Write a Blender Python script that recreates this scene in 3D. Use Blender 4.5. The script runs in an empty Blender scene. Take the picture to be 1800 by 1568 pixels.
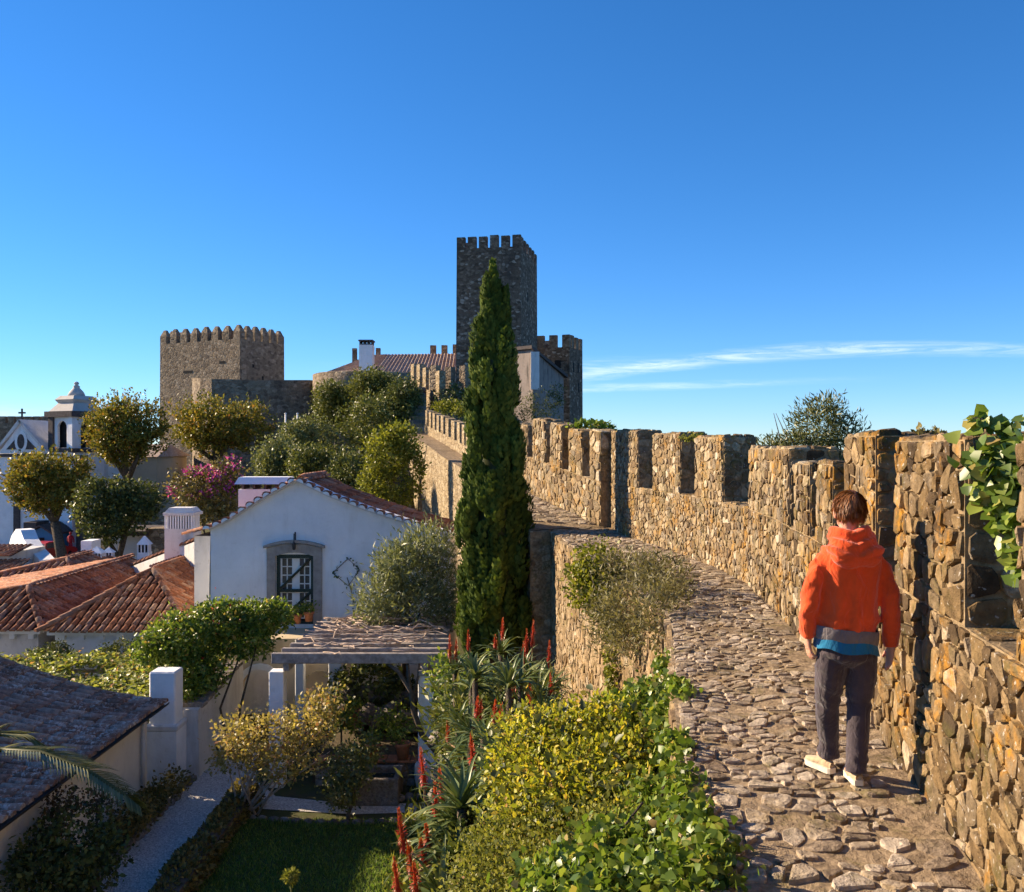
import bpy, bmesh, math, random
import numpy as np
from mathutils import Vector, Matrix, Euler, noise as mnoise

SC = bpy.context.scene
COL = SC.collection
rad = math.radians

# ---------------------------------------------------------------- camera
cam_d = bpy.data.cameras.new('camera')
cam = bpy.data.objects.new('camera', cam_d)
COL.objects.link(cam)
cam.location = (0, 0, 0)
cam.rotation_euler = (rad(90), 0, 0)
cam_d.sensor_width = 36
cam_d.lens = 32.0
cam_d.clip_start = 0.05
cam_d.clip_end = 6000
SC.camera = cam

# ---------------------------------------------------------------- sun direction
SUN_EL = 24.0
SUN_H = Vector((-0.944, 0.33, 0)).normalized()          # horizontal direction towards the sun
SUN_AZ = math.degrees(math.atan2(SUN_H.x, SUN_H.y))      # clockwise from +Y

# ---------------------------------------------------------------- world
W = bpy.data.worlds.new('World'); SC.world = W
W.use_nodes = True
wn, wl = W.node_tree.nodes, W.node_tree.links
wn.clear()
wo = wn.new('ShaderNodeOutputWorld'); bg = wn.new('ShaderNodeBackground')
sky = wn.new('ShaderNodeTexSky'); sky.sky_type = 'NISHITA'; sky.sun_disc = False
sky.sun_elevation = rad(SUN_EL); sky.sun_rotation = rad(SUN_AZ)
sky.altitude = 80; sky.air_density = 0.65; sky.dust_density = 0.0; sky.ozone_density = 5.0
hs = wn.new('ShaderNodeHueSaturation'); hs.inputs['Saturation'].default_value = 1.17
hs.inputs['Value'].default_value = 1.0
wl.new(sky.outputs[0], hs.inputs['Color'])
def wmath(op, a, b=None, c=None, clamp=False):
    n = wn.new('ShaderNodeMath'); n.operation = op; n.use_clamp = clamp
    for i, v in enumerate((a, b, c)):
        if v is None: continue
        if isinstance(v, (int, float)): n.inputs[i].default_value = v
        else: wl.new(v, n.inputs[i])
    return n.outputs[0]
def wrange(x, a, b, c=0.0, d=1.0):
    n = wn.new('ShaderNodeMapRange'); n.interpolation_type = 'SMOOTHSTEP'
    wl.new(x, n.inputs[0])
    for i, v in enumerate((a, b, c, d)): n.inputs[1 + i].default_value = v
    return n.outputs[0]
tc = wn.new('ShaderNodeTexCoord'); sx = wn.new('ShaderNodeSeparateXYZ')
wl.new(tc.outputs['Generated'], sx.inputs[0])
az = wmath('ARCTAN2', sx.outputs[0], sx.outputs[1])      # azimuth, radians, + to the right of +Y
el = wmath('ARCSINE', sx.outputs[2])
cmb = wn.new('ShaderNodeCombineXYZ')
wl.new(wmath('MULTIPLY', az, 5.0), cmb.inputs[0]); wl.new(wmath('MULTIPLY', el, 60.0), cmb.inputs[1])
nz = wn.new('ShaderNodeTexNoise'); nz.inputs['Scale'].default_value = 1.0
nz.inputs['Detail'].default_value = 8; nz.inputs['Roughness'].default_value = 0.62; nz.inputs['Distortion'].default_value = 0.5
wl.new(cmb.outputs[0], nz.inputs['Vector'])
nz2 = wn.new('ShaderNodeTexNoise'); nz2.inputs['Scale'].default_value = 2.3; nz2.inputs['Detail'].default_value = 9; nz2.inputs['Roughness'].default_value = 0.7; nz2.inputs['Distortion'].default_value = 1.2
wl.new(cmb.outputs[0], nz2.inputs['Vector'])
# soft shoulder so that the band over the horizon keeps its blue
bw = wn.new('ShaderNodeRGBToBW'); wl.new(hs.outputs[0], bw.inputs[0])
den = wmath('DIVIDE', 0.85, wmath('ADD', 1.0, wmath('MULTIPLY', bw.outputs[0], 0.10)))
sc_ = wn.new('ShaderNodeVectorMath'); sc_.operation = 'SCALE'
wl.new(hs.outputs[0], sc_.inputs[0]); wl.new(den, sc_.inputs['Scale'])
def streak(a0, a1, e0, slope, curve, width, gain):
    # one long thin cirrus: elevation e0 + slope*(az-a0) - curve*(az-a0)^2, faded at both ends
    t = wmath('SUBTRACT', az, a0)
    c = wmath('ADD', wmath('MULTIPLY', t, slope), wmath('MULTIPLY', wmath('MULTIPLY', t, t), -curve))
    d = wmath('ABSOLUTE', wmath('SUBTRACT', el, wmath('ADD', c, e0)))
    nd = wmath('ADD', d, wmath('MULTIPLY', wmath('SUBTRACT', nz.outputs[0], 0.5), width * 1.6))
    m = wrange(nd, 0.0, width, 1.0, 0.0)
    m = wmath('MULTIPLY', m, wrange(az, a0 - 0.35, a0 + 0.02)) if a0 > -0.2 else wmath('MULTIPLY', m, wrange(az, a0 - 0.05, a0 + 0.05))
    m = wmath('MULTIPLY', m, wrange(az, a1 - 0.30, a1, 1.0, 0.0))
    m = wmath('MULTIPLY', m, wrange(nz2.outputs[0], 0.34, 0.66, 0.15, 1.0))
    return wmath('MULTIPLY', m, gain)
s1 = streak(0.08, 0.66, 0.0775, 0.150, 0.27, 0.010, 0.45)
s2 = streak(0.08, 0.42, 0.063, 0.02, 0.0, 0.006, 0.32)
s4 = streak(0.08, 0.30, 0.090, 0.02, 0.0, 0.012, 0.2)
s3 = streak(-1.2, -0.38, 0.028, 0.0, 0.0, 0.017, 0.6)
tot = wmath('ADD', wmath('ADD', wmath('ADD', s1, s2), s3), s4, clamp=True)
mx = wn.new('ShaderNodeMix'); mx.data_type = 'RGBA'
wl.new(tot, mx.inputs[0]); wl.new(sc_.outputs[0], mx.inputs[6]); mx.inputs[7].default_value = (4.6, 4.9, 5.6, 1)
wl.new(mx.outputs[2], bg.inputs['Color'])
bg.inputs['Strength'].default_value = 0.112
wl.new(bg.outputs[0], wo.inputs[0])

# ---------------------------------------------------------------- sun lamp
sun_d = bpy.data.lights.new('sun', 'SUN'); sun = bpy.data.objects.new('sun', sun_d); COL.objects.link(sun)
sun_d.energy = 4.4; sun_d.angle = rad(0.5); sun_d.color = (1.0, 0.80, 0.55)
sv = Vector((SUN_H.x * math.cos(rad(SUN_EL)), SUN_H.y * math.cos(rad(SUN_EL)), math.sin(rad(SUN_EL))))
sun.rotation_euler = sv.to_track_quat('Z', 'Y').to_euler()
sun.location = sv * 60

SC.view_settings.view_transform = 'Standard'; SC.view_settings.look = 'None'
SC.view_settings.gamma = 1.0; SC.view_settings.exposure = 1.42
SC.view_settings.use_curve_mapping = False
SC.render.engine = 'CYCLES'
SC.cycles.max_bounces = 6; SC.cycles.transparent_max_bounces = 6
SC.cycles.use_denoising = True; SC.cycles.use_adaptive_sampling = True; SC.cycles.adaptive_threshold = 0.03

# ================================================================ helpers
RS = random.Random(11)
NR = np.random.default_rng(11)
LOC = {}                                   # world offset of every parent

def P(px, py, D):
    """point at distance D (metres along the view axis) for a photo pixel"""
    return Vector(((px - 900) / 1600 * D, D, (784 - py) / 1600 * D))

def lin(x, xs, ys): return float(np.interp(x, xs, ys))

def par(o, p):
    if p is None: return
    o.parent = p
    L = LOC.get(p.name)
    if L is not None: o.matrix_parent_inverse = Matrix.Translation(-Vector(L))

def tag(o, label=None, cat=None, group=None, kind=None):
    if label: o['label'] = label
    if cat: o['category'] = cat
    if group: o['group'] = group
    if kind: o['kind'] = kind
    return o

def thing(name, label, cat, loc=(0, 0, 0), group=None):
    o = bpy.data.objects.new(name, None); COL.objects.link(o)
    o.empty_display_size = 0.2
    o.location = loc; LOC[o.name] = Vector(loc)
    return tag(o, label, cat, group)

def link(name, me, parent=None, mat=None):
    o = bpy.data.objects.new(name, me); COL.objects.link(o)
    if mat is not None and not me.materials: me.materials.append(mat)
    par(o, parent)
    return o

def setrnd(me, rnd):
    a = me.attributes.new('rnd', 'FLOAT', 'FACE')
    a.data.foreach_set('value', np.ascontiguousarray(rnd, dtype=np.float32))

def mesh_uniform(name, V, F, rnd=None, smooth=False):
    """fast mesh from arrays; all faces have the same number of corners"""
    V = np.asarray(V, dtype=np.float32); F = np.asarray(F, dtype=np.int32)
    n, k = F.shape
    me = bpy.data.meshes.new(name)
    me.vertices.add(len(V)); me.vertices.foreach_set('co', V.ravel())
    me.loops.add(n * k); me.loops.foreach_set('vertex_index', F.ravel())
    me.polygons.add(n); me.polygons.foreach_set('loop_start', np.arange(0, n * k, k, dtype=np.int32))
    if smooth: me.polygons.foreach_set('use_smooth', np.ones(n, dtype=bool))
    me.update(calc_edges=True)
    if rnd is not None: setrnd(me, rnd)
    return me

def mesh_any(name, V, F, rnd=None, smooth=False):
    me = bpy.data.meshes.new(name); me.from_pydata([tuple(v) for v in V], [], F)
    if smooth: me.polygons.foreach_set('use_smooth', [True] * len(me.polygons))
    if rnd is not None: setrnd(me, [rnd] * len(me.polygons) if isinstance(rnd, float) else rnd)
    me.update()
    return me

class MB:
    """collects shapes of ONE part"""
    def __init__(s): s.v = []; s.f = []; s.r = []; s.sm = []
    def add(s, V, F, r=0.0, smooth=False):
        b = len(s.v); s.v += [tuple(x) for x in V]
        for f in F:
            s.f.append(tuple(i + b for i in f)); s.r.append(r); s.sm.append(smooth)
        return s
    def box(s, a, b, r=0.0, M=None, bev=0.0):
        x0, y0, z0 = a; x1, y1, z1 = b
        V = [(x0,y0,z0),(x1,y0,z0),(x1,y1,z0),(x0,y1,z0),(x0,y0,z1),(x1,y0,z1),(x1,y1,z1),(x0,y1,z1)]
        F = [(3,2,1,0),(4,5,6,7),(0,1,5,4),(1,2,6,5),(2,3,7,6),(3,0,4,7)]
        if bev > 0:
            bm = bmesh.new(); vs = [bm.verts.new(v) for v in V]
            for f in F: bm.faces.new([vs[i] for i in f])
            bmesh.ops.bevel(bm, geom=bm.edges[:], offset=bev, segments=1, affect='EDGES', profile=0.5)
            bm.verts.index_update(); V = [v.co.copy() for v in bm.verts]; F = [[v.index for v in f.verts] for f in bm.faces]; bm.free()
        if M is not None: V = [M @ Vector(v) for v in V]
        return s.add(V, F, r)
    def prism(s, base, top, r=0.0):
        """loft of two equal-length loops, capped"""
        n = len(base); V = list(base) + list(top)
        F = [tuple(reversed(range(n))), tuple(range(n, 2 * n))] + [(i, (i + 1) % n, n + (i + 1) % n, n + i) for i in range(n)]
        return s.add(V, F, r)
    def tube(s, pts, radii, n=6, r=0.0, cap=True, smooth=True):
        pts = [Vector(p) for p in pts]; m = len(pts)
        if not hasattr(radii, '__len__'): radii = [radii] * m
        V = []; up = Vector((0.13, 0.21, 1)).normalized()
        prev = None
        for i, p in enumerate(pts):
            t = (pts[min(i + 1, m - 1)] - pts[max(i - 1, 0)]).normalized()
            if prev is None:
                a = t.cross(up)
                if a.length < 0.05: a = t.cross(Vector((1, 0, 0)))
            else: a = prev - t * prev.dot(t)
            a.normalize(); prev = a; b = t.cross(a)
            for k in range(n):
                th = 2 * math.pi * k / n
                V.append(p + (a * math.cos(th) + b * math.sin(th)) * radii[i])
        F = [(i*n + k, i*n + (k+1) % n, (i+1)*n + (k+1) % n, (i+1)*n + k) for i in range(m - 1) for k in range(n)]
        if cap: F += [tuple(reversed(range(n))), tuple((m-1)*n + k for k in range(n))]
        return s.add(V, F, r, smooth)
    def lathe(s, prof, c=(0, 0, 0), n=16, r=0.0, smooth=True):
        V = []; c = Vector(c)
        for (q, z) in prof:
            for k in range(n):
                th = 2 * math.pi * k / n
                V.append(c + Vector((q * math.cos(th), q * math.sin(th), z)))
        m = len(prof)
        F = [(i*n + k, i*n + (k+1) % n, (i+1)*n + (k+1) % n, (i+1)*n + k) for i in range(m - 1) for k in range(n)]
        F += [tuple(reversed(range(n))), tuple((m-1)*n + k for k in range(n))]
        return s.add(V, F, r, smooth)
    def mesh(s, name):
        me = bpy.data.meshes.new(name); me.from_pydata(s.v, [], s.f)
        me.polygons.foreach_set('use_smooth', s.sm)
        setrnd(me, s.r); me.update()
        return me
    def build(s, name, mat, parent=None): return link(name, s.mesh(name), parent, mat)

# ================================================================ materials
def nodes_of(m):
    m.use_nodes = True; nt = m.node_tree; nt.nodes.clear()
    return nt.nodes, nt.links
class NT:
    def __init__(s, name):
        s.m = bpy.data.materials.new(name); s.n, s.l = nodes_of(s.m)
        s.out = s.n.new('ShaderNodeOutputMaterial')
        s.geo = None
    def set(s, sock, v):
        if isinstance(v, bpy.types.NodeSocket): s.l.new(v, sock)
        else:
            if isinstance(v, tuple) and len(v) == 3 and sock.type == 'RGBA': v = (*v, 1)
            sock.default_value = v
    def pos(s, scale=(1, 1, 1)):
        if s.geo is None: s.geo = s.n.new('ShaderNodeTexCoord')
        if scale == (1, 1, 1): return s.geo.outputs['Object']
        mp = s.n.new('ShaderNodeMapping'); s.l.new(s.geo.outputs['Object'], mp.inputs[0]); mp.inputs['Scale'].default_value = scale
        return mp.outputs[0]
    def noise(s, scale, detail=5, rough=0.55, vec=None, dist=0.0):
        t = s.n.new('ShaderNodeTexNoise'); s.l.new(vec if vec is not None else s.pos(), t.inputs['Vector'])
        t.inputs['Scale'].default_value = scale; t.inputs['Detail'].default_value = detail
        t.inputs['Roughness'].default_value = rough; t.inputs['Distortion'].default_value = dist
        return t.outputs[0]
    def voro(s, scale, feature='F1', out='Distance', vec=None, rnd=1.0):
        t = s.n.new('ShaderNodeTexVoronoi'); t.feature = feature
        s.l.new(vec if vec is not None else s.pos(), t.inputs['Vector']); t.inputs['Scale'].default_value = scale
        t.inputs['Randomness'].default_value = rnd
        return t.outputs[out]
    def rnd(s, obj=False):
        a = s.n.new('ShaderNodeAttribute'); a.attribute_name = 'rnd'
        if not obj: return a.outputs['Fac']
        oi = s.n.new('ShaderNodeObjectInfo')
        return s.math('FRACT', s.math('ADD', a.outputs['Fac'], oi.outputs['Random']))
    def math(s, op, a, b=0.0, clamp=False):
        n = s.n.new('ShaderNodeMath'); n.operation = op; n.use_clamp = clamp
        s.set(n.inputs[0], a); s.set(n.inputs[1], b); return n.outputs[0]
    def rng(s, x, a, b, c=0.0, d=1.0):
        n = s.n.new('ShaderNodeMapRange'); s.set(n.inputs[0], x)
        for i, v in enumerate((a, b, c, d)): n.inputs[1 + i].default_value = v
        return n.outputs[0]
    def ramp(s, x, stops):
        n = s.n.new('ShaderNodeValToRGB'); s.set(n.inputs[0], x); e = n.color_ramp.elements
        e[0].position, e[0].color = stops[0][0], (*stops[0][1], 1)
        e[1].position, e[1].color = stops[-1][0], (*stops[-1][1], 1)
        for p, c in stops[1:-1]:
            q = e.new(p); q.color = (*c, 1)
        return n.outputs[0]
    def mix(s, f, a, b, mode='MIX'):
        n = s.n.new('ShaderNodeMix'); n.data_type = 'RGBA'; n.blend_type = mode
        s.set(n.inputs[0], f); s.set(n.inputs[6], a); s.set(n.inputs[7], b); return n.outputs[2]
    def bump(s, h, dist, strength=1.0, base=None):
        n = s.n.new('ShaderNodeBump'); s.set(n.inputs['Height'], h); n.inputs['Distance'].default_value = dist
        n.inputs['Strength'].default_value = strength
        if base is not None: s.l.new(base, n.inputs['Normal'])
        return n.outputs[0]
    def principled(s, col, rough=0.85, normal=None, spec=0.25, metal=0.0, **kw):
        b = s.n.new('ShaderNodeBsdfPrincipled'); s.set(b.inputs['Base Color'], col); s.set(b.inputs['Roughness'], rough)
        b.inputs['Specular IOR Level'].default_value = spec; b.inputs['Metallic'].default_value = metal
        for k, v in kw.items(): s.set(b.inputs[k.replace('_', ' ')], v)
        if normal is not None: s.l.new(normal, b.inputs['Normal'])
        s.l.new(b.outputs[0], s.out.inputs[0]); return s.m

def m_plain(name, col, rough=0.7, spec=0.3, var=0.15, scale=3.0, bump=0.0, metal=0.0):
    t = NT(name); n = t.noise(scale, 6)
    c = t.mix(t.rng(n, 0.3, 0.7), tuple(x * (1 - var) for x in col), tuple(min(1, x * (1 + var)) for x in col))
    nb = t.bump(t.noise(scale * 8, 4), bump) if bump else None
    return t.principled(c, rough, nb, spec, metal)

def m_stone(name, stops, lichen=(0.40, 0.22, 0.05), lich_amt=0.35, moss=(0.10, 0.085, 0.02), white=0.0, bscale=1.0):
    """loose stone: tone per piece, grain, lichen patches, fine relief"""
    t = NT(name); r = t.rnd()
    base = t.ramp(r, stops)
    g = t.noise(14 * bscale, 5, 0.65)
    base = t.mix(t.rng(g, 0.30, 0.72), t.mix(1.0, base, (0.45, 0.43, 0.42), 'MULTIPLY'), t.mix(1.0, base, (1.28, 1.25, 1.2), 'MULTIPLY'))
    l = t.math('MULTIPLY', t.rng(t.noise(2.3, 5, 0.6), 0.52, 0.66), t.rng(t.noise(17, 3, 0.6), 0.40, 0.60))
    base = t.mix(t.math('MULTIPLY', l, lich_amt, True), base, lichen)
    l2 = t.math('MULTIPLY', t.rng(t.noise(3.1, 5, 0.6, t.pos((1.0, 1.1, 0.9))), 0.50, 0.62), t.rng(t.noise(23, 3), 0.42, 0.58))
    base = t.mix(t.math('MULTIPLY', l2, 0.55), base, moss)
    sn = t.math('MULTIPLY', t.rng(t.noise(0.9, 5, 0.7), 0.50, 0.72), 0.6)
    base = t.mix(sn, base, t.mix(1.0, base, (0.34, 0.31, 0.30), 'MULTIPLY'))
    if white:
        wv = t.rng(t.noise(31, 2), 0.66, 0.70); base = t.mix(t.math('MULTIPLY', wv, white), base, (0.62, 0.58, 0.52))
    h = t.math('ADD', t.math('MULTIPLY', t.noise(26 * bscale, 4, 0.75), 1.0), t.math('MULTIPLY', t.noise(7 * bscale, 2), 1.3))
    return t.principled(base, 0.92, t.bump(h, 0.022 / bscale, 0.9), 0.15)

def m_masonry(name, stops, scale=3.0, mortar=(0.25, 0.2, 0.14), stain=0.6, streak=(0.05, 0.045, 0.045), zs=1.5, bump=0.06, edge=0.06):
    """rubble masonry too far away to tell the pieces apart"""
    t = NT(name); v = t.pos((1, 1, zs))
    dn = t.n.new('ShaderNodeTexNoise'); t.l.new(v, dn.inputs['Vector']); dn.inputs['Scale'].default_value = scale * 0.8
    dv = t.n.new('ShaderNodeVectorMath'); dv.operation = 'SCALE'; t.l.new(dn.outputs['Color'], dv.inputs[0]); dv.inputs['Scale'].default_value = 0.5 / scale
    av = t.n.new('ShaderNodeVectorMath'); av.operation = 'ADD'; t.l.new(v, av.inputs[0]); t.l.new(dv.outputs[0], av.inputs[1])
    vec = av.outputs[0]
    cell = t.voro(scale, 'F1', 'Color', vec); sp = t.n.new('ShaderNodeSeparateColor'); t.l.new(cell, sp.inputs[0])
    e = t.voro(scale, 'DISTANCE_TO_EDGE', 'Distance', vec)
    base = t.ramp(sp.outputs[0], stops)
    base = t.mix(t.rng(t.noise(scale * 5, 5, 0.65), 0.3, 0.7), t.mix(1.0, base, (0.55, 0.54, 0.53), 'MULTIPLY'), t.mix(1.0, base, (1.2, 1.18, 1.15), 'MULTIPLY'))
    base = t.mix(t.rng(e, 0.0, edge, 1.0, 0.0), base, mortar)
    st = t.rng(t.noise(0.35, 6, 0.65, t.pos((1, 1, 0.22))), 0.48, 0.72)
    base = t.mix(t.math('MULTIPLY', st, stain), base, streak)
    h = t.math('ADD', t.rng(e, 0.0, edge * 2.2), t.math('MULTIPLY', t.noise(scale * 4, 5), 0.6))
    return t.principled(base, 0.93, t.bump(h, bump, 0.9), 0.12)

def m_leaf(name, stops, trans=0.35, gloss=0.35, rough=0.45, obj=False):
    t = NT(name); r = t.rnd(obj)
    c = t.ramp(r, stops)
    c = t.mix(t.rng(t.noise(1.7, 3), 0.35, 0.65), t.mix(1.0, c, (0.72, 0.74, 0.7), 'MULTIPLY'), c)
    p = t.n.new('ShaderNodeBsdfPrincipled'); t.l.new(c, p.inputs['Base Color']); p.inputs['Roughness'].default_value = rough
    p.inputs['Specular IOR Level'].default_value = gloss
    tr = t.n.new('ShaderNodeBsdfTranslucent'); t.l.new(t.mix(1.0, c, (1.35, 1.35, 0.75), 'MULTIPLY'), tr.inputs['Color'])
    mx = t.n.new('ShaderNodeMixShader'); mx.inputs[0].default_value = trans
    t.l.new(p.outputs[0], mx.inputs[1]); t.l.new(tr.outputs[0], mx.inputs[2]); t.l.new(mx.outputs[0], t.out.inputs[0])
    return t.m

def m_plaster(name, col, dirt=(0.32, 0.27, 0.22), amt=0.35, streaks=0.5):
    t = NT(name)
    c = t.mix(t.rng(t.noise(1.3, 7, 0.65), 0.35, 0.75), col, tuple(x * 0.86 for x in col))
    s = t.math('MULTIPLY', t.rng(t.noise(2.2, 7, 0.7, t.pos((1, 1, 0.18))), 0.52, 0.78), streaks)
    c = t.mix(s, c, dirt)
    q = t.math('MULTIPLY', t.rng(t.noise(5.0, 8, 0.75), 0.56, 0.72), amt)
    c = t.mix(q, c, dirt)
    h = t.math('ADD', t.noise(6, 5), t.math('MULTIPLY', t.noise(40, 4), 0.35))
    return t.principled(c, 0.9, t.bump(h, 0.02, 0.6), 0.15)

def m_tile(name, stops, lich=0.5, lcol=(0.36, 0.33, 0.31)):
    t = NT(name); r = t.rnd(True)
    c = t.ramp(r, stops)
    gp = t.n.new('ShaderNodeNewGeometry')
    def wn_(scale, d=5, ro=0.6):
        q = t.n.new('ShaderNodeTexNoise'); t.l.new(gp.outputs['Position'], q.inputs['Vector']); q.inputs['Scale'].default_value = scale
        q.inputs['Detail'].default_value = d; q.inputs['Roughness'].default_value = ro; return q.outputs[0]
    c = t.mix(t.rng(wn_(9), 0.3, 0.7), t.mix(1.0, c, (0.5, 0.5, 0.52), 'MULTIPLY'), c)
    l = t.math('MULTIPLY', t.rng(wn_(1.1), 0.36, 0.6), t.rng(wn_(13, 6, 0.7), 0.50, 0.60))
    c = t.mix(t.math('MULTIPLY', l, lich), c, lcol)
    k = t.rng(wn_(5, 6, 0.7), 0.55, 0.70)
    c = t.mix(t.math('MULTIPLY', k, 0.6), c, (0.055, 0.045, 0.04))
    return t.principled(c, 0.9, t.bump(wn_(60, 5), 0.006, 0.8), 0.15)

M = {}
ST_GOLD = [(0.0, (0.11, 0.08, 0.055)), (0.18, (0.22, 0.155, 0.09)), (0.4, (0.32, 0.235, 0.135)), (0.6, (0.25, 0.205, 0.15)), (0.8, (0.38, 0.29, 0.175)), (0.93, (0.46, 0.38, 0.26)), (1.0, (0.58, 0.51, 0.40))]
ST_PATH = [(0.0, (0.23, 0.175, 0.125)), (0.3, (0.35, 0.28, 0.205)), (0.7, (0.44, 0.365, 0.28)), (1.0, (0.54, 0.46, 0.37))]
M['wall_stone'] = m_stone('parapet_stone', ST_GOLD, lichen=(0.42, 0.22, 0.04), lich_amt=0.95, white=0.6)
M['wall_stone_near'] = m_stone('dark_orange_parapet_stone', [(0.0, (0.07, 0.05, 0.032)), (0.25, (0.15, 0.10, 0.052)), (0.5, (0.24, 0.165, 0.08)), (0.7, (0.17, 0.13, 0.085)), (0.9, (0.31, 0.215, 0.11)), (1.0, (0.44, 0.36, 0.26))], lichen=(0.40, 0.19, 0.025), lich_amt=1.0, moss=(0.085, 0.075, 0.018), white=0.4)  # darker, more orange stone tones for the near end of the parapet
M['curtain_stone'] = m_stone('curtain_stone', [(0.0, (0.22, 0.15, 0.085)), (0.4, (0.35, 0.255, 0.15)), (0.8, (0.41, 0.31, 0.195)), (1.0, (0.49, 0.40, 0.28))], lich_amt=0.5)
M['path_stone'] = m_stone('path_stone', ST_PATH, lichen=(0.36, 0.24, 0.09), lich_amt=0.5)
M['rock'] = m_stone('garden_rock', [(0.0, (0.16, 0.14, 0.13)), (0.5, (0.26, 0.23, 0.21)), (1.0, (0.36, 0.33, 0.30))], lich_amt=0.2)
M['mortar'] = m_stone('mortar', [(0.0, (0.32, 0.24, 0.145)), (1.0, (0.32, 0.24, 0.145))], lich_amt=0.6)
M['path_earth'] = m_stone('path_earth', [(0.0, (0.33, 0.25, 0.165)), (1.0, (0.33, 0.25, 0.165))], lichen=(0.30, 0.21, 0.10), lich_amt=0.4)
FARS = [(0.0, (0.17, 0.13, 0.095)), (0.4, (0.27, 0.21, 0.15)), (0.8, (0.33, 0.265, 0.19)), (1.0, (0.44, 0.36, 0.27))]
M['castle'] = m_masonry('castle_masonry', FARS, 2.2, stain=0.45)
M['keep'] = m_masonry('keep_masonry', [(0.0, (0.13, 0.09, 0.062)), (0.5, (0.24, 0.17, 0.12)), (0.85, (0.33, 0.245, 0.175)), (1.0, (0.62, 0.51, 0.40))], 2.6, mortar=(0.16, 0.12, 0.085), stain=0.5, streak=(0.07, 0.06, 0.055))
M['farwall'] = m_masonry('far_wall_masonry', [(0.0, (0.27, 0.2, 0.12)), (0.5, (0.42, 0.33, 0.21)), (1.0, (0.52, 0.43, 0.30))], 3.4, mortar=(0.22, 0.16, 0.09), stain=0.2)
M['white'] = m_plaster('white_plaster', (0.90, 0.90, 0.90), amt=0.22, streaks=0.28)
M['white_old'] = m_plaster('weathered_white_plaster', (0.72, 0.69, 0.66), amt=0.6, streaks=0.7)
M['cream'] = m_plaster('cream_plaster', (0.62, 0.50, 0.34), amt=0.2, streaks=0.2)
M['blue_wall'] = m_plaster('blue_plaster', (0.07, 0.22, 0.40), amt=0.1, streaks=0.1)
TILE_ST = [(0.0, (0.23, 0.09, 0.05)), (0.3, (0.37, 0.14, 0.07)), (0.6, (0.48, 0.20, 0.10)), (0.85, (0.39, 0.21, 0.14)), (1.0, (0.55, 0.32, 0.19))]
M['tile'] = m_tile('clay_tile', TILE_ST)
M['tile_old'] = m_tile('old_grey_clay_tile', [(0.0, (0.27, 0.16, 0.11)), (0.4, (0.42, 0.25, 0.18)), (0.75, (0.46, 0.35, 0.28)), (1.0, (0.56, 0.37, 0.26))], 0.95, (0.62, 0.56, 0.50))
M['tile_bed'] = m_plain('tile_channel', (0.09, 0.04, 0.028), 0.95, 0.1, 0.4, 8)
M['gstone'] = m_plain('grey_door_stone', (0.33, 0.30, 0.27), 0.85, 0.2, 0.2, 7, 0.01)
M['green_paint'] = m_plain('dark_green_paint', (0.018, 0.035, 0.028), 0.45, 0.4, 0.2, 8)
M['white_paint'] = m_plain('white_paint', (0.78, 0.78, 0.76), 0.5, 0.3, 0.06, 8)
M['glass'] = m_plain('window_glass', (0.10, 0.09, 0.09), 0.12, 0.6, 0.4, 4)
M['dark'] = m_plain('dark_interior', (0.03, 0.028, 0.027), 0.9, 0.1, 0.2, 4)
M['iron'] = m_plain('dark_iron', (0.03, 0.03, 0.032), 0.5, 0.5, 0.2, 20)
M['wood_grey'] = m_plain('weathered_beam', (0.33, 0.29, 0.265), 0.85, 0.2, 0.35, 9, 0.01)
M['bark'] = m_plain('bark', (0.12, 0.095, 0.072), 0.95, 0.1, 0.4, 9, 0.02)
M['bark_pale'] = m_plain('pale_vine_bark', (0.50, 0.38, 0.30), 0.9, 0.15, 0.35, 14, 0.01)
M['terracotta'] = m_plain('terracotta', (0.40, 0.17, 0.09), 0.8, 0.2, 0.25, 12, 0.004)
M['gutter'] = m_plain('black_gutter', (0.04, 0.037, 0.036), 0.5, 0.4, 0.2, 6)
M['blackstone'] = m_plain('dark_stone_trim', (0.10, 0.085, 0.08), 0.9, 0.1, 0.3, 5)
def ground_mat(name, stops, scale, bump, rough=0.95):
    t = NT(name); n = t.noise(scale, 9, 0.68); n2 = t.noise(scale * 0.13, 5)
    c = t.ramp(t.math('ADD', t.math('MULTIPLY', n, 0.75), t.math('MULTIPLY', n2, 0.25)), stops)
    return t.principled(c, rough, t.bump(n, bump, 0.9), 0.1)
M['earth'] = ground_mat('garden_earth', [(0.3, (0.055, 0.042, 0.03)), (0.5, (0.10, 0.078, 0.05)), (0.7, (0.15, 0.12, 0.075))], 6, 0.03)
M['lawn'] = ground_mat('lawn_soil', [(0.3, (0.05, 0.07, 0.022)), (0.5, (0.07, 0.09, 0.03)), (0.7, (0.10, 0.11, 0.04))], 20, 0.02)
def gravel_mat():
    t = NT('pale_gravel'); c = t.voro(38, 'F1', 'Color'); s = t.n.new('ShaderNodeSeparateColor'); t.l.new(c, s.inputs[0])
    col = t.ramp(s.outputs[0], [(0.0, (0.38, 0.34, 0.32)), (0.5, (0.56, 0.52, 0.49)), (1.0, (0.74, 0.70, 0.66))])
    return t.principled(col, 0.95, t.bump(t.voro(38, 'F1'), 0.02, 0.9), 0.1)
M['gravel'] = gravel_mat()
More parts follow.
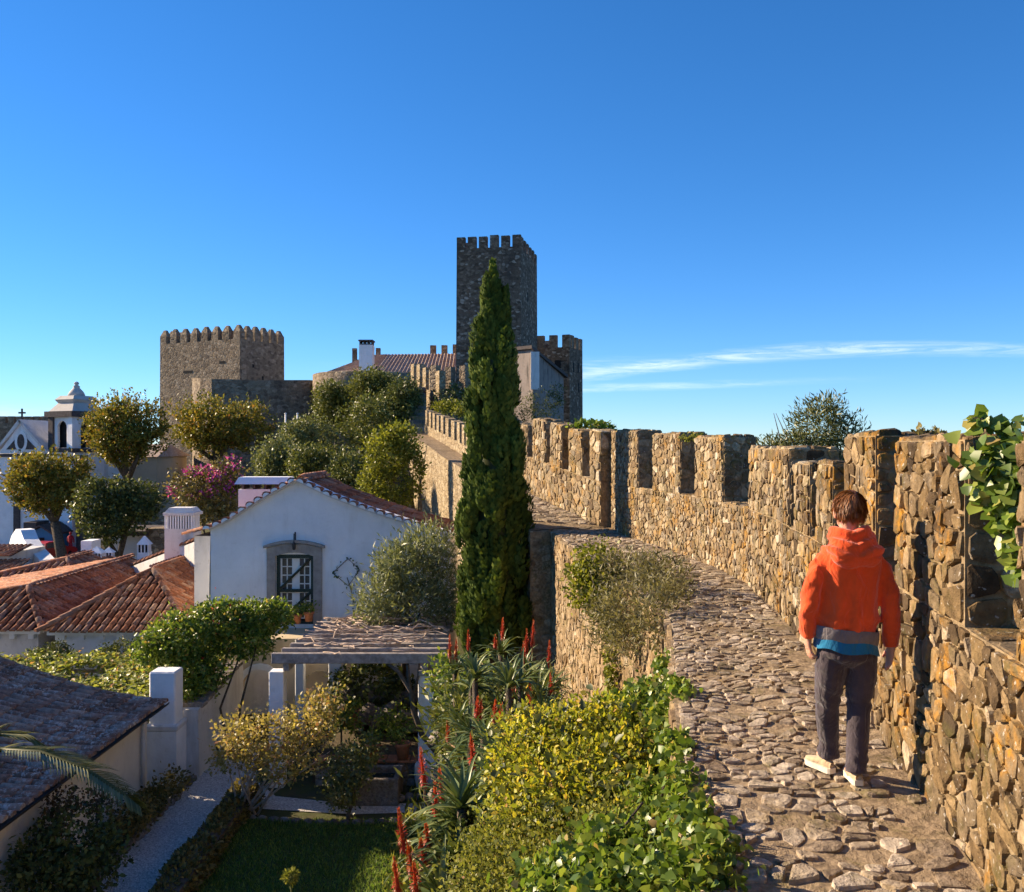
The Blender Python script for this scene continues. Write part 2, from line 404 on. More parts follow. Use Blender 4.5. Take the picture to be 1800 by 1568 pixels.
# ================================================================ plan of the town wall
def spline(pts, step=0.25):
    """Catmull-Rom through the points, resampled"""
    p = [np.array(q, float) for q in pts]; p = [2*p[0]-p[1]] + p + [2*p[-1]-p[-2]]
    out = []
    for i in range(1, len(p) - 2):
        n = max(2, int(np.linalg.norm(p[i+1]-p[i]) / step))
        for k in range(n):
            t = k / n
            out.append(0.5*((2*p[i]) + (-p[i-1]+p[i+1])*t + (2*p[i-1]-5*p[i]+4*p[i+1]-p[i+2])*t*t + (-p[i-1]+3*p[i]-3*p[i+1]+p[i+2])*t**3))
    out.append(p[-2]); return np.array(out)
class Line:
    def __init__(s, pts, step=0.25, smooth=True):
        s.p = spline(pts, step) if smooth else np.array(pts, float)
        d = np.linalg.norm(np.diff(s.p[:, :2], axis=0), axis=1); s.s = np.concatenate([[0], np.cumsum(d)]); s.L = s.s[-1]
    def at(s, t):
        return np.array([np.interp(t, s.s, s.p[:, i]) for i in range(s.p.shape[1])])
    def nrm(s, t):
        a = s.at(max(0, t - 0.3)); b = s.at(min(s.L, t + 0.3)); d = (b - a)[:2]; d /= np.linalg.norm(d)
        return np.array([-d[1], d[0]])                      # points to the walk (left of travel)
    def y2s(s, y): return float(np.interp(y, s.p[:, 1], s.s))
    def px2s(s, px):
        """arc length where the sight line through photo column px meets the line"""
        k = (px - 900) / 1600; f = s.p[:, 0] - k * s.p[:, 1]
        best = None
        for i in range(len(f) - 1):
            if s.p[i, 1] > 1.5 and f[i] * f[i+1] <= 0:
                t = f[i] / (f[i] - f[i+1] + 1e-12); best = s.s[i] + t * (s.s[i+1] - s.s[i])
        return best
ZW = -1.86
PA = Line([(1.22, -1.2), (2.01, 3.84), (2.2, 4.8), (2.42, 6.0), (2.81, 9.0), (3.13, 11.6), (3.17, 13.6), (2.86, 16.2), (2.38, 18.8), (2.30, 20.9)])
EA = Line([(0.02, -1.2), (0.76, 3.84), (1.16, 6.5), (1.62, 9.4), (1.66, 10.2), (1.40, 13.6), (1.08, 16.8), (0.86, 19.9)])
PB = Line([(2.05, 20.9, -1.84), (0.75, 25, -1.42), (-0.6, 33, -1.0), (-2.44, 46, -0.5), (-4.0, 53, 0.15), (-6.0, 62, 0.9)], 0.5)
EB = Line([(0.42, 19.9, -1.84), (-0.45, 25, -1.42), (-1.5, 33, -1.0), (-3.45, 45, -0.5), (-4.9, 52, 0.1), (-7.3, 61.5, 0.9)], 0.5)

# ================================================================ masonry
def clip(poly, m, n):
    out = []
    for i in range(len(poly)):
        a, b = poly[i], poly[(i + 1) % len(poly)]
        da = (a[0]-m[0])*n[0] + (a[1]-m[1])*n[1]; db = (b[0]-m[0])*n[0] + (b[1]-m[1])*n[1]
        if da <= 0: out.append(a)
        if (da < 0 < db) or (db < 0 < da):
            t = da / (da - db); out.append((a[0]+(b[0]-a[0])*t, a[1]+(b[1]-a[1])*t))
    return out
def cells(u0, u1, v0, v1, cw, ch, rs, jit=0.9, var=0.62):
    """irregular coursed stones: polygons in (u, v)"""
    pts = []; v = v0
    while v < v1 - 0.25 * ch:
        h = ch * rs.uniform(1 - var * 0.5, 1 + var * 0.6)
        if v + h > v1 - 0.4 * ch: h = v1 - v
        u = u0 + rs.uniform(-0.5, 0) * cw
        while u < u1:
            w = cw * rs.uniform(1 - var, 1 + var)
            if rs.random() < 0.14: w *= 1.7
            elif rs.random() < 0.2: w *= 0.55
            c = u + w / 2
            if u0 < c < u1:
                if rs.random() < 0.16 and h > 0.8 * ch:
                    pts.append((c + rs.uniform(-.1,.1)*cw, v + h*0.27)); pts.append((c + rs.uniform(-.1,.1)*cw, v + h*0.75))
                else: pts.append((c, v + h * (0.5 + rs.uniform(-1, 1) * 0.28 * jit)))
            u += w
        v += h
    wt = [rs.uniform(-1, 1) for _ in pts]; g = {}; S = 1.3 * max(cw, ch)
    for i, p in enumerate(pts): g.setdefault((int(p[0]//S), int(p[1]//S)), []).append(i)
    out = []; k = cw / ch
    for i, p in enumerate(pts):
        poly = [(u0, v0), (u1, v0), (u1, v1), (u0, v1)]
        gi, gj = int(p[0]//S), int(p[1]//S); nb = []
        for a in (-2, -1, 0, 1, 2):
            for b in (-2, -1, 0, 1, 2): nb += g.get((gi+a, gj+b), [])
        nb = sorted((j for j in nb if j != i), key=lambda j: (pts[j][0]-p[0])**2 + (pts[j][1]-p[1])**2)[:14]
        for j in nb:
            q = pts[j]; k_ = 0.5 + 0.15 * (wt[i] - wt[j]); m = (p[0]+(q[0]-p[0])*k_, p[1]+(q[1]-p[1])*k_)
            poly = clip(poly, m, (q[0]-p[0], (q[1]-p[1]) * 1.35))
            if len(poly) < 3: break
        if len(poly) >= 3: out.append(poly)
    return out
def stone(poly, fn, gap, proud, rs, fine=False):
    """one rounded stone; fn(u, v, h) -> point"""
    n = len(poly); c = np.mean(poly, axis=0)
    q = []
    for i in range(n):                                   # cut the corners
        a, b = np.array(poly[i]), np.array(poly[(i+1) % n])
        L = np.linalg.norm(b - a)
        if L < 1e-4: continue
        k = rs.uniform(0.08, 0.24)
        q += [a + (b-a)*k, b + (a-b)*k] if L > gap * 2.5 else [(a+b)/2]
    r = np.mean([np.linalg.norm(x - c) for x in q])
    if r < gap * 1.6 or len(q) < 4: return None
    sh = 1 - gap / r; q = [c + (x - c) * sh * rs.uniform(0.94, 1.03) for x in q]; n = len(q)
    tu, tv = rs.uniform(-1, 1) * proud * 0.45 / r, rs.uniform(-1, 1) * proud * 0.45 / r
    def ring(k, h, j):
        return [fn(*(c + (x-c)*k), h + (tu*(x-c)[0] + tv*(x-c)[1]) * (1 if h > 0 else 0) + rs.uniform(-j, j)) for x in q]
    if fine:
        V = ring(1.0, -0.02, 0) + ring(0.93, proud*0.78, proud*0.14) + ring(0.70, proud*1.0, proud*0.16) + [fn(*c, proud*rs.uniform(0.85, 1.1))]
        L = 3
    else:
        V = ring(1.0, -0.02, 0) + ring(0.88, proud*0.85, proud*0.18) + [fn(*c, proud*rs.uniform(0.9, 1.25))]
        L = 2
    F = []
    for l in range(L - 1): F += [(l*n+i, l*n+(i+1) % n, (l+1)*n+(i+1) % n, (l+1)*n+i) for i in range(n)]
    F += [((L-1)*n+i, (L-1)*n+(i+1) % n, L*n) for i in range(n)]
    return V, F
class Stones:
    """gathers stones of a thing; the ones that show largest become objects, the rest one part"""
    def __init__(s): s.items = []
    def lay(s, fn, u0, u1, v0, v1, cw, ch, gap, proud, rs, host, keep=None, fine=None, rmap=None):
        if u1 - u0 < 0.04 or v1 - v0 < 0.04: return
        for poly in cells(u0, u1, v0, v1, cw, ch, rs):
            c = np.mean(poly, axis=0)
            if keep and not keep(c[0], c[1]): continue
            p = fn(c[0], c[1], 0.0); d = max(1.5, math.sqrt(p[0]**2 + p[1]**2 + p[2]**2))
            g = stone(poly, fn, gap, proud * rs.uniform(0.55, 1.3), rs, fine is not None and d < fine)
            if g is None: continue
            A = abs(sum(poly[i][0]*poly[(i+1) % len(poly)][1] - poly[(i+1) % len(poly)][0]*poly[i][1] for i in range(len(poly)))) / 2
            vis = 1.0 if (p[1] > 1 and abs(p[0]/p[1]) < 0.62 and abs(p[2]/p[1]) < 0.54) else 0.01
            s.items.append((A / d**2 * vis, g, rs.random(), host))
    def build(s, name, mat, root, limit=290, near=None):
        s.items.sort(key=lambda t: -t[0])
        for (a, (V, F), r, host) in s.items[:limit]:
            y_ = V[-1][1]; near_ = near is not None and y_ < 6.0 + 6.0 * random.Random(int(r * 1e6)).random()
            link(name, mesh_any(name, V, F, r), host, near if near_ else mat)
        rest = s.items[limit:]
        if rest:
            V = []; F = []; rr = []
            for (a, (v, f), r, h) in rest:
                b = len(V); V += v; F += [tuple(i + b for i in x) for x in f]; rr += [r] * len(f)
            me = mesh_any(name, V, F, rr); o = link(name + 's_beyond', me, root, mat); o['kind'] = 'stuff'
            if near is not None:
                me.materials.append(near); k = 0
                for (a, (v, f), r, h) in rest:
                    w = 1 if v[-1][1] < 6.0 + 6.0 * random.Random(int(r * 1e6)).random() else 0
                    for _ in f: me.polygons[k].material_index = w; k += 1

# ================================================================ terrain
CP = [(-4,15,-7.42),(-9,15,-7.4),(-20,15,-7.8),(-4,22,-7.3),(-8,28,-7.4),(-14,26,-8.2),(-25,30,-8.6),(-14,45,-8.8),(-30,50,-9.2),(-28,58,-9.6),(-34,64,-9.9),(-37,70,-9.95),(-31,66,-9.6),(-24,56,-9.2),(-38,74,-9.9),(-44,74,-9.9),(-22,47,-9.2),(-40,80,-9.6),(-60,80,-9.8),
      (-4,34,-6.6),(-9,40,-6.8),(-7,48,-4.2),(-14,56,-4.2),(-10,62,-1.6),(-20,62,-5.2),(-26,70,-6.4),(-30,92,-6.0),(-40,100,-6),(-55,110,-8),(-14,75,-0.5),(-8,72,1.6),(-22,85,-3),
      (-5,100,1.0),(4,105,0.0),(-15,105,2),(8,118,-2),(12,100,-6),(14,60,-9),(12,30,-9),(10,15,-9),(9,0,-9),(-3,4,-7.0),(-15,2,-7.6),(-40,20,-8.5),(0,-10,-7.5),
      (-60,160,-9),(-100,80,-12),(60,80,-16),(0,170,-8),(-100,300,-20),(100,300,-24),(0,400,-26),(300,100,-26),(-300,100,-26),(0,-100,-20),(-1200,1200,-40),(1200,1200,-40),(1200,-400,-40),(-1200,-400,-40)]
_cp = np.array(CP, float)
def terrain_z(x, y):
    d2 = (_cp[:, 0]-x)**2 + (_cp[:, 1]-y)**2 + 2.0
    w = 1 / d2**1.6; z = float((w * _cp[:, 2]).sum() / w.sum())
    sm = lambda t: max(0.0, min(1.0, t))**2 * (3 - 2*max(0.0, min(1.0, t)))
    g = sm((x + 10.5) / 0.8) * sm((-1.2 - x) / 0.8) * sm((y - 9) / 1.5) * sm((24.6 - y) / 0.8)
    z = z * (1-g) + -7.42 * g
    if -3 < y < 23:                                        # planted bank against the town wall
        ex = float(np.interp(y, EA.p[:, 1], EA.p[:, 0])); d = ex - x
        if d < 4: 
            b = sm(1 - max(d, 0) / 2.7) * sm((23 - y) / 3)
            top = lin(y, [3, 10, 14, 20], [-4.4, -4.6, -5.2, -5.6])
            z = z * (1-b) + max(top, z) * b
    return z
def grid_axis(parts):
    out = []
    for a, b, st in parts: out += list(np.arange(a, b, st))
    return np.array(out + [parts[-1][1]])
gx = grid_axis([(-2600,-400,200),(-400,-100,25),(-100,-34,4),(-34,-12,1.2),(-12,5,0.45),(5,20,1.5),(20,100,6),(100,400,25),(400,2600.1,200)])
gy = grid_axis([(-600,-60,60),(-60,-4,6),(-4,26,0.5),(26,70,1.6),(70,130,3),(130,420,15),(420,3000.1,150)])
V = np.array([(x, y, terrain_z(x, y)) for y in gy for x in gx]); nx, ny = len(gx), len(gy)
for i in range(len(V)):
    if -60 < V[i][0] < 30 and -5 < V[i][1] < 130 and not (-10 < V[i][0] < -1.5 and 10 < V[i][1] < 24): V[i][2] += mnoise.noise(Vector((V[i][0]*0.7, V[i][1]*0.7, 0))) * 0.12
ii = np.arange(nx - 1); F = np.concatenate([np.stack([j*nx+ii, j*nx+ii+1, (j+1)*nx+ii+1, (j+1)*nx+ii], 1) for j in range(ny - 1)])
gmat = ground_mat('ground_cover', [(0.3, (0.05, 0.042, 0.026)), (0.45, (0.085, 0.075, 0.04)), (0.6, (0.07, 0.08, 0.03)), (0.75, (0.16, 0.13, 0.08))], 2.2, 0.05)
tag(link('ground', mesh_uniform('ground', V, F, smooth=True), None, gmat), kind='structure')

def sheet(name, pts, z, mat, sub=0):
    me = bpy.data.meshes.new(name); me.from_pydata([(p[0], p[1], z) for p in pts], [], [tuple(range(len(pts)))]); me.update()
    return tag(link(name, me, None, mat), kind='structure')
lawn_poly = [(-5.35, 9.5), (-1.35, 9.5), (-1.25, 14), (-1.2, 18.05), (-3.2, 17.75), (-5.35, 18.1)]
sheet('lawn', lawn_poly, -7.400, M['lawn'])
# gravel path: one curved strip along the house and one in front of the terrace
sheet('gravel_path', [(-7.1,9.5),(-5.85,9.5),(-5.9,16.4),(-6.0,19.0),(-5.3,18.6),(-3.2,18.3),(-1.3,18.45),(-1.3,19.0),(-3.0,18.75),(-5.0,19.25),(-5.7,20.2),(-6.2,22.6),(-7.3,23.2),(-7.35,20.6),(-7.15,17)], -7.403, M['gravel'])

# ================================================================ the wall walk (paving on top of the curtain wall)
rs = random.Random(3)
WALK = tag(thing('wall_walk', None, None, (1.5, 4, ZW)), kind='structure')
def strip(E, Pp, n, z0=None, z1=None, lift=0.0, ez=None):
    """surface between two lines of equal parameter"""
    V = []; F = []
    m = 7
    for i in range(n + 1):
        a = E.at(E.L * i / n); b = Pp.at(Pp.L * i / n)
        for k in range(m + 1):
            t = k / m; x, y = a[0]*(1-t)+b[0]*t, a[1]*(1-t)+b[1]*t
            z = ZW if len(a) < 3 else a[2]*(1-t)+b[2]*t
            V.append((x, y, z + lift + mnoise.noise(Vector((x*2.2, y*2.2, 3))) * 0.035))
    for i in range(n):
        for k in range(m): F.append((i*(m+1)+k, i*(m+1)+k+1, (i+1)*(m+1)+k+1, (i+1)*(m+1)+k))
    return V, F
V, F = strip(EA, PA, 150, lift=-0.005)
link('bedding', mesh_any('bedding', V, F, 0.5, True), WALK, M['path_earth'])
V, F = strip(EB, PB, 90, lift=0.0)
link('bedding', mesh_any('bedding', V, F, 0.5, True), WALK, M['path_earth'])
def walkfn(E, Pp):
    def f(u, v, h):                                         # u along (metres), v 0..1.5 across
        t = v / 1.5; a = E.at(E.y2s(u)); b = Pp.at(Pp.y2s(u))
        x, y = a[0]*(1-t)+b[0]*t, a[1]*(1-t)+b[1]*t; z = ZW if len(a) < 3 else a[2]*(1-t)+b[2]*t
        return (x, y, z + h + mnoise.noise(Vector((x*2.2, y*2.2, 3))) * 0.035)
    return f
wf = walkfn(EA, PA); S = Stones()
kp = lambda u, v: not (u > 1.2 and rs.random() < 0.55) and rs.random() > 0.16
S.lay(lambda u, v, h: wf(v, u, h), 0.02, 1.46, 1.6, 4.9, 0.16, 0.095, 0.012, 0.012, rs, WALK, kp, 8.0)
S.lay(lambda u, v, h: wf(v, u, h), 0.02, 1.46, 4.9, 9.8, 0.145, 0.085, 0.011, 0.011, rs, WALK, kp, 8.0)
S.lay(lambda u, v, h: wf(v, u, h), 0.02, 1.46, 9.8, 20.2, 0.19, 0.15, 0.012, 0.016, rs, WALK, lambda u, v: rs.random() > 0.08)
wf2 = walkfn(EB, PB)
S.lay(lambda u, v, h: wf2(v, u, h), 0.02, 1.46, 21, 30, 0.22, 0.26, 0.015, 0.03, rs, WALK)
S.build('paving_stone', M['path_stone'], WALK)

# ================================================================ parapets
def parapet(root, Ln, zf, merlons, s0, s1, sill, thick, rs, cw, ch, proud, S, fine, gap=0.011):
    """inner face with separate stones over a mortar core; merlons = [(s0, s1, top)] heights above the walk"""
    def fnI(u, v, h):
        p = Ln.at(u); n = Ln.nrm(u); w = 0.012 * math.sin(u*3.1) + 0.02 * math.sin(u*0.9+1)
        return (p[0] + n[0]*(h+w), p[1] + n[1]*(h+w), zf(u) + v)
    # core below the sills
    def core(a, b, va, vb, name, host):
        m = MB(); n = max(1, int((b - a) / 0.5)); V = []; F = []
        for i in range(n + 1):
            u = a + (b-a)*i/n; p0 = fnI(u, va, -0.004); p1 = fnI(u, vb, -0.004); nn = Ln.nrm(u)
            q0 = (p0[0]-nn[0]*thick, p0[1]-nn[1]*thick, p0[2]); q1 = (p1[0]-nn[0]*thick, p1[1]-nn[1]*thick, p1[2])
            V += [p0, p1, q1, q0]
        for i in range(n):
            for k in range(4): F.append((i*4+k, (i+1)*4+k, (i+1)*4+(k+1) % 4, i*4+(k+1) % 4))
        F += [(0, 1, 2, 3), (n*4+3, n*4+2, n*4+1, n*4)]
        return link(name, mesh_any(name, V, F, 0.5), host, M['mortar'])
    base = core(s0, s1, -0.15, sill, 'wall_base', root)
    S.lay(fnI, s0, s1, -0.04, sill, cw, ch, gap, proud, rs, base, fine=fine)
    # sill stones in the embrasures
    edges = [s0] + [x for m in merlons for x in m[:2]] + [s1]
    for a, b in zip(edges[0::2], edges[1::2]):
        if b - a > 0.15:
            S.lay(lambda u, v, h: tuple(np.array(fnI(u, sill, -v)) + np.array((0, 0, h))), a + 0.02, b - 0.02, 0.0, thick, cw*1.1, thick*0.5, gap, proud*0.8, rs, base, fine=fine)
    for (a, b, top) in merlons:
        c = core(a, b, sill - 0.01, top, 'merlon', root)
        S.lay(fnI, a, b, sill, top, cw, ch, gap, proud, rs, c, fine=fine)
        for (u, sg) in ((a, -1), (b, 1)):                    # the two cheeks of the merlon
            p = np.array(fnI(u, 0, -0.004)); nn = Ln.nrm(u); t = np.array([nn[1], -nn[0]]) * sg
            if sg < 0 and fine is None: pass
            S.lay(lambda q, v, h, p=p, nn=nn, t=t: (p[0]-nn[0]*q + t[0]*h, p[1]-nn[1]*q + t[1]*h, p[2] + v), 0.0, thick, sill, top, cw*1.15, ch*1.1, gap, proud, rs, c, fine=fine)
        S.lay(lambda u, v, h, top=top: tuple(np.array(fnI(u, top, -v)) + np.array((0, 0, h))), a, b, 0.0, thick, cw*1.25, thick*0.45, gap*0.6, proud*1.3, rs, c, fine=fine)
rs = random.Random(21)
ROOT_A = thing('parapet_wall', 'golden rubble stone parapet with tall merlons right of the wall walk, beside the walker', 'wall', (2.4, 6, ZW))
SA = Stones()
mer = []
for (pl, pr, z) in [(1104,1120,.30),(1147,1193,.22),(1223,1274,.14),(1318,1385,-.03),(1396,1419,-.17),(1434,1468,-.15),(1491,1541,.07),(1584,1687,.03)]:
    # columns run far end -> near end; along the line the near end comes first
    mer.append((PA.px2s(pr), PA.px2s(pl), z - ZW))
mer.append((PA.y2s(2.6), PA.y2s(3.52), 0.02 - ZW)); mer.append((PA.y2s(0.6), PA.y2s(2.1), 0.0 - ZW))
mer.append((PA.y2s(18.75), PA.y2s(20.9), 0.32 - ZW))
mer.sort()
parapet(ROOT_A, PA, lambda u: ZW, mer, 0.0, PA.L, 1.02, 0.5, rs, 0.15, 0.125, 0.020, SA, 9.0, 0.007)
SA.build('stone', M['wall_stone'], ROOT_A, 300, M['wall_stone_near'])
ROOT_B = thing('parapet_wall', 'stepped far length of stone parapet climbing past the tall cypress', 'wall', (0, 30, -1.3))
SB = Stones(); mer = []
zB = lambda u: PB.at(u)[2]
for (pl, pr, z) in [(1039,1058,.30),(1000,1024,.42),(966,988,.46),(936,957,.52)]:
    a, b = (PB.px2s(pr) or 0.02), PB.px2s(pl); mer.append((max(a, 0.02), b, 2.02 + .04*len(mer) if len(mer) else 2.16))
s = mer[-1][1] + 0.75; sB = PB.y2s(33)
while s < sB - 1.2: mer.append((s, s + 0.9, 1.9)); s += 1.65
mer.sort()
parapet(ROOT_B, PB, zB, mer, 0.0, sB, 1.0, 0.5, rs, 0.26, 0.21, 0.024, SB, None, 0.011)
SB.build('stone', M['wall_stone'], ROOT_B, 200)

# ================================================================ curtain wall below the walk
rs = random.Random(33)
CW = thing('curtain_wall', 'tall stone retaining wall dropping from the wall walk to the garden', 'wall', (0.8, 10, -7.4))
def curtain_core(E, Pp, n, zb, thick, host, name, mat, ztop=None, drop=0.03):
    V = []; F = []
    for i in range(n + 1):
        a = E.at(E.L*i/n); b = Pp.at(Pp.L*i/n); nn = Pp.nrm(Pp.L*i/n)
        z = (ZW if len(a) < 3 else a[2]) - drop; z2 = (ZW if len(b) < 3 else b[2]) - drop
        V += [(a[0], a[1], zb), (a[0], a[1], z), (b[0]-nn[0]*thick, b[1]-nn[1]*thick, z2), (b[0]-nn[0]*(thick+.3), b[1]-nn[1]*(thick+.3), zb)]
    for i in range(n):
        for k in range(4): F.append((i*4+k, (i+1)*4+k, (i+1)*4+(k+1) % 4, i*4+(k+1) % 4))
    F += [(0, 1, 2, 3), (n*4+3, n*4+2, n*4+1, n*4)]
    return link(name, mesh_any(name, V, F, 0.5), host, mat)
core_a = curtain_core(EA, PA, 60, -9.5, 0.5, CW, 'wall_core', M['mortar'])
core_b = curtain_core(EB, PB, 60, -9.5, 0.5, CW, 'wall_core', M['farwall'], drop=0.02)
SC_ = Stones()
def fnC(u, v, h):
    p = EA.at(u); n = EA.nrm(u); return (p[0]+n[0]*h, p[1]+n[1]*h, ZW + 0.01 - v)
a = EA.y2s(9.6)
SC_.lay(fnC, a, EA.L, 0.0, 0.55, 0.27, 0.2, 0.014, 0.035, rs, core_a)
SC_.lay(fnC, a, EA.L, 0.55, 4.4, 0.22, 0.15, 0.010, 0.022, rs, core_a)
SC_.lay(fnC, EA.y2s(2.0), a, 0.0, 2.2, 0.22, 0.16, 0.012, 0.03, rs, core_a)
def fnR(u, v, h): return (0.42 + u, 19.9 - h, -1.85 - v)       # the return where the wall steps out
SC_.lay(fnR, 0.0, 0.44, 0.0, 4.2, 0.22, 0.17, 0.012, 0.03, rs, core_b)
def fnE(u, v, h):
    p = EB.at(u); n = EB.nrm(u); return (p[0]+n[0]*h, p[1]+n[1]*h, p[2] - v)
SC_.lay(fnE, 0.0, 5.0, 0.0, 3.6, 0.27, 0.2, 0.014, 0.03, rs, core_b)
SC_.build('stone', M['curtain_stone'], CW, 290)
m = MB(); m.box((0.40, 19.89, -9), (2.5, 20.3, -1.88)); m.build('wall_return', M['mortar'], CW)

# far length with narrow merlons, one mesh each
WC = thing('parapet_wall', 'distant row of narrow merlons climbing the hill left of the cypress', 'wall', (-4, 55, 0))
def slab(Ln, a, b, z0, z1, th, zf, out=0.0):
    V0 = []; V1 = []
    for u in (a, b):
        p = Ln.at(u); n = Ln.nrm(u)
        V0.append((p[0]+n[0]*out, p[1]+n[1]*out, zf(u)+z0)); V1.append((p[0]+n[0]*out, p[1]+n[1]*out, zf(u)+z1))
    q = []
    for u in (b, a):
        p = Ln.at(u); n = Ln.nrm(u); V0.append((p[0]-n[0]*th, p[1]-n[1]*th, zf(u)+z0)); V1.append((p[0]-n[0]*th, p[1]-n[1]*th, zf(u)+z1))
    return V0, V1
sa = sB
while sa < PB.L - 0.1:
    sb = min(sa + 2.0, PB.L); m = MB(); m.prism(*slab(PB, sa, sb, -0.6, 0.55, 0.45, zB)); m.build('wall_base', M['farwall'], WC); sa = sb
sa = PB.y2s(44)
while sa < PB.L - 1.0:
    m = MB(); m.prism(*slab(PB, sa, sa + 1.0, 0.55, 1.55 + RS.uniform(-.06, .06), 0.45, zB)); m.build('merlon', M['farwall'], WC); sa += 1.85
# ================================================================ roofs of barrel tiles
def tile_geo(L=0.46, r0=0.066, r1=0.083, hgt=0.95, n=6):
    V = []
    for (y, r, dz) in ((0, r0, 0.0), (L, r1, 0.022)):
        for k in range(n):
            th = math.pi * k / (n - 1); V.append((r*math.cos(th), y, r*hgt*math.sin(th) + dz))
    F = [(k, k+1, n+k+1, n+k) for k in range(n - 1)] + [tuple(range(n, 2*n))]
    return V, F
TILE_V, TILE_F = tile_geo()
def tile_mesh(mat):
    me = mesh_any('tile', TILE_V, TILE_F, 0.0, True); me.materials.append(mat); me.polygons[-1].use_smooth = False; return me
TM = {k: tile_mesh(M[k]) for k in ('tile', 'tile_old')}
class Tiles:
    def __init__(s): s.items = []
    def face(s, surf, u0, u1, t0, t1, keep, host, pitch=0.225, exp=0.36, rs=RS, scale=1.0):
        """surf(u, t): u across, t metres down the slope"""
        n = max(1, int(round((u1 - u0) / pitch))); pitch = (u1 - u0) / n
        m = max(1, int(math.ceil((t1 - t0) / exp)))
        for i in range(n):
            u = u0 + (i + 0.5) * pitch
            for j in range(m):
                t = t1 - 0.02 - (j + 1) * exp
                if t < t0 - exp * 0.7: continue
                if keep and not keep(u, t + exp * 0.5): continue
                p = Vector(surf(u, t)); d = (Vector(surf(u, t + 0.3)) - p).normalized(); a = (Vector(surf(u + 0.1, t)) - Vector(surf(u - 0.1, t))).normalized()
                nn = a.cross(d)
                if nn.z < 0: nn = -nn
                a = d.cross(nn)
                R3 = Matrix((( a.x, d.x, nn.x), (a.y, d.y, nn.y), (a.z, d.z, nn.z))) @ Euler((rs.gauss(0, .015), rs.gauss(0, .03), rs.gauss(0, .025))).to_matrix()
                q = p + nn * (0.012 + rs.uniform(-.006, .01)) + a * rs.gauss(0, .008)
                Mx = Matrix.Translation(q) @ (R3 * scale).to_4x4()
                dd = q.length; vis = 1 if abs(q.x / max(q.y, 1)) < 0.6 else 0.02
                s.items.append((abs(nn.dot(q.normalized())) * vis / dd**2, Mx, host))
    def ridge(s, a, b, host, step=0.36, scale=1.25):
        a, b = Vector(a), Vector(b); n = max(1, int((b - a).length / step)); d = (b - a).normalized()
        nn = (Vector((0, 0, 1)) - d * d.z).normalized(); x = d.cross(nn)
        for i in range(n):
            q = a + (b - a) * (i / n) + nn * 0.04
            Mx = Matrix.Translation(q) @ (Matrix(((x.x, d.x, nn.x), (x.y, d.y, nn.y), (x.z, d.z, nn.z))) * scale).to_4x4()
            s.items.append((9, Mx, host))
    def build(s, key, root, limit=280):
        s.items.sort(key=lambda t: -t[0])
        for (a, Mx, host) in s.items[:limit]:
            o = bpy.data.objects.new('tile', TM[key]); COL.objects.link(o); par(o, host); o.matrix_basis = Mx
        rest = s.items[limit:]
        if rest:
            tv = np.array(TILE_V); V = []; F = []; rr = []
            for (a, Mx, h) in rest:
                b = len(V); A = np.array(Mx); V += (tv @ A[:3, :3].T + A[:3, 3]).tolist(); F += [tuple(i + b for i in f) for f in TILE_F]; rr += [RS.random()] * len(TILE_F)
            o = link('tiles_beyond', mesh_any('tile', V, F, rr, True), root, M[key]); o['kind'] = 'stuff'
def bed(surf, u0, u1, t0, t1, name, parent, nu=12, nt=8, lift=0.0, keep=None, mat='tile_bed'):
    V = [tuple(Vector(surf(u0 + (u1-u0)*i/nu, t0 + (t1-t0)*j/nt)) + Vector((0, 0, lift))) for j in range(nt+1) for i in range(nu+1)]
    F = [(j*(nu+1)+i, j*(nu+1)+i+1, (j+1)*(nu+1)+i+1, (j+1)*(nu+1)+i) for j in range(nt) for i in range(nu)]
    if keep: F = [f for k, f in enumerate(F) if keep(u0 + (u1-u0)*((k % nu)+.5)/nu, t0 + (t1-t0)*((k // nu)+.5)/nt)]
    return link(name, mesh_any(name, V, F, 0.3), parent, M[mat])
def poly_part(name, pts, mat, parent):
    return link(name, mesh_any(name, pts, [tuple(range(len(pts)))], 0.3), parent, mat)

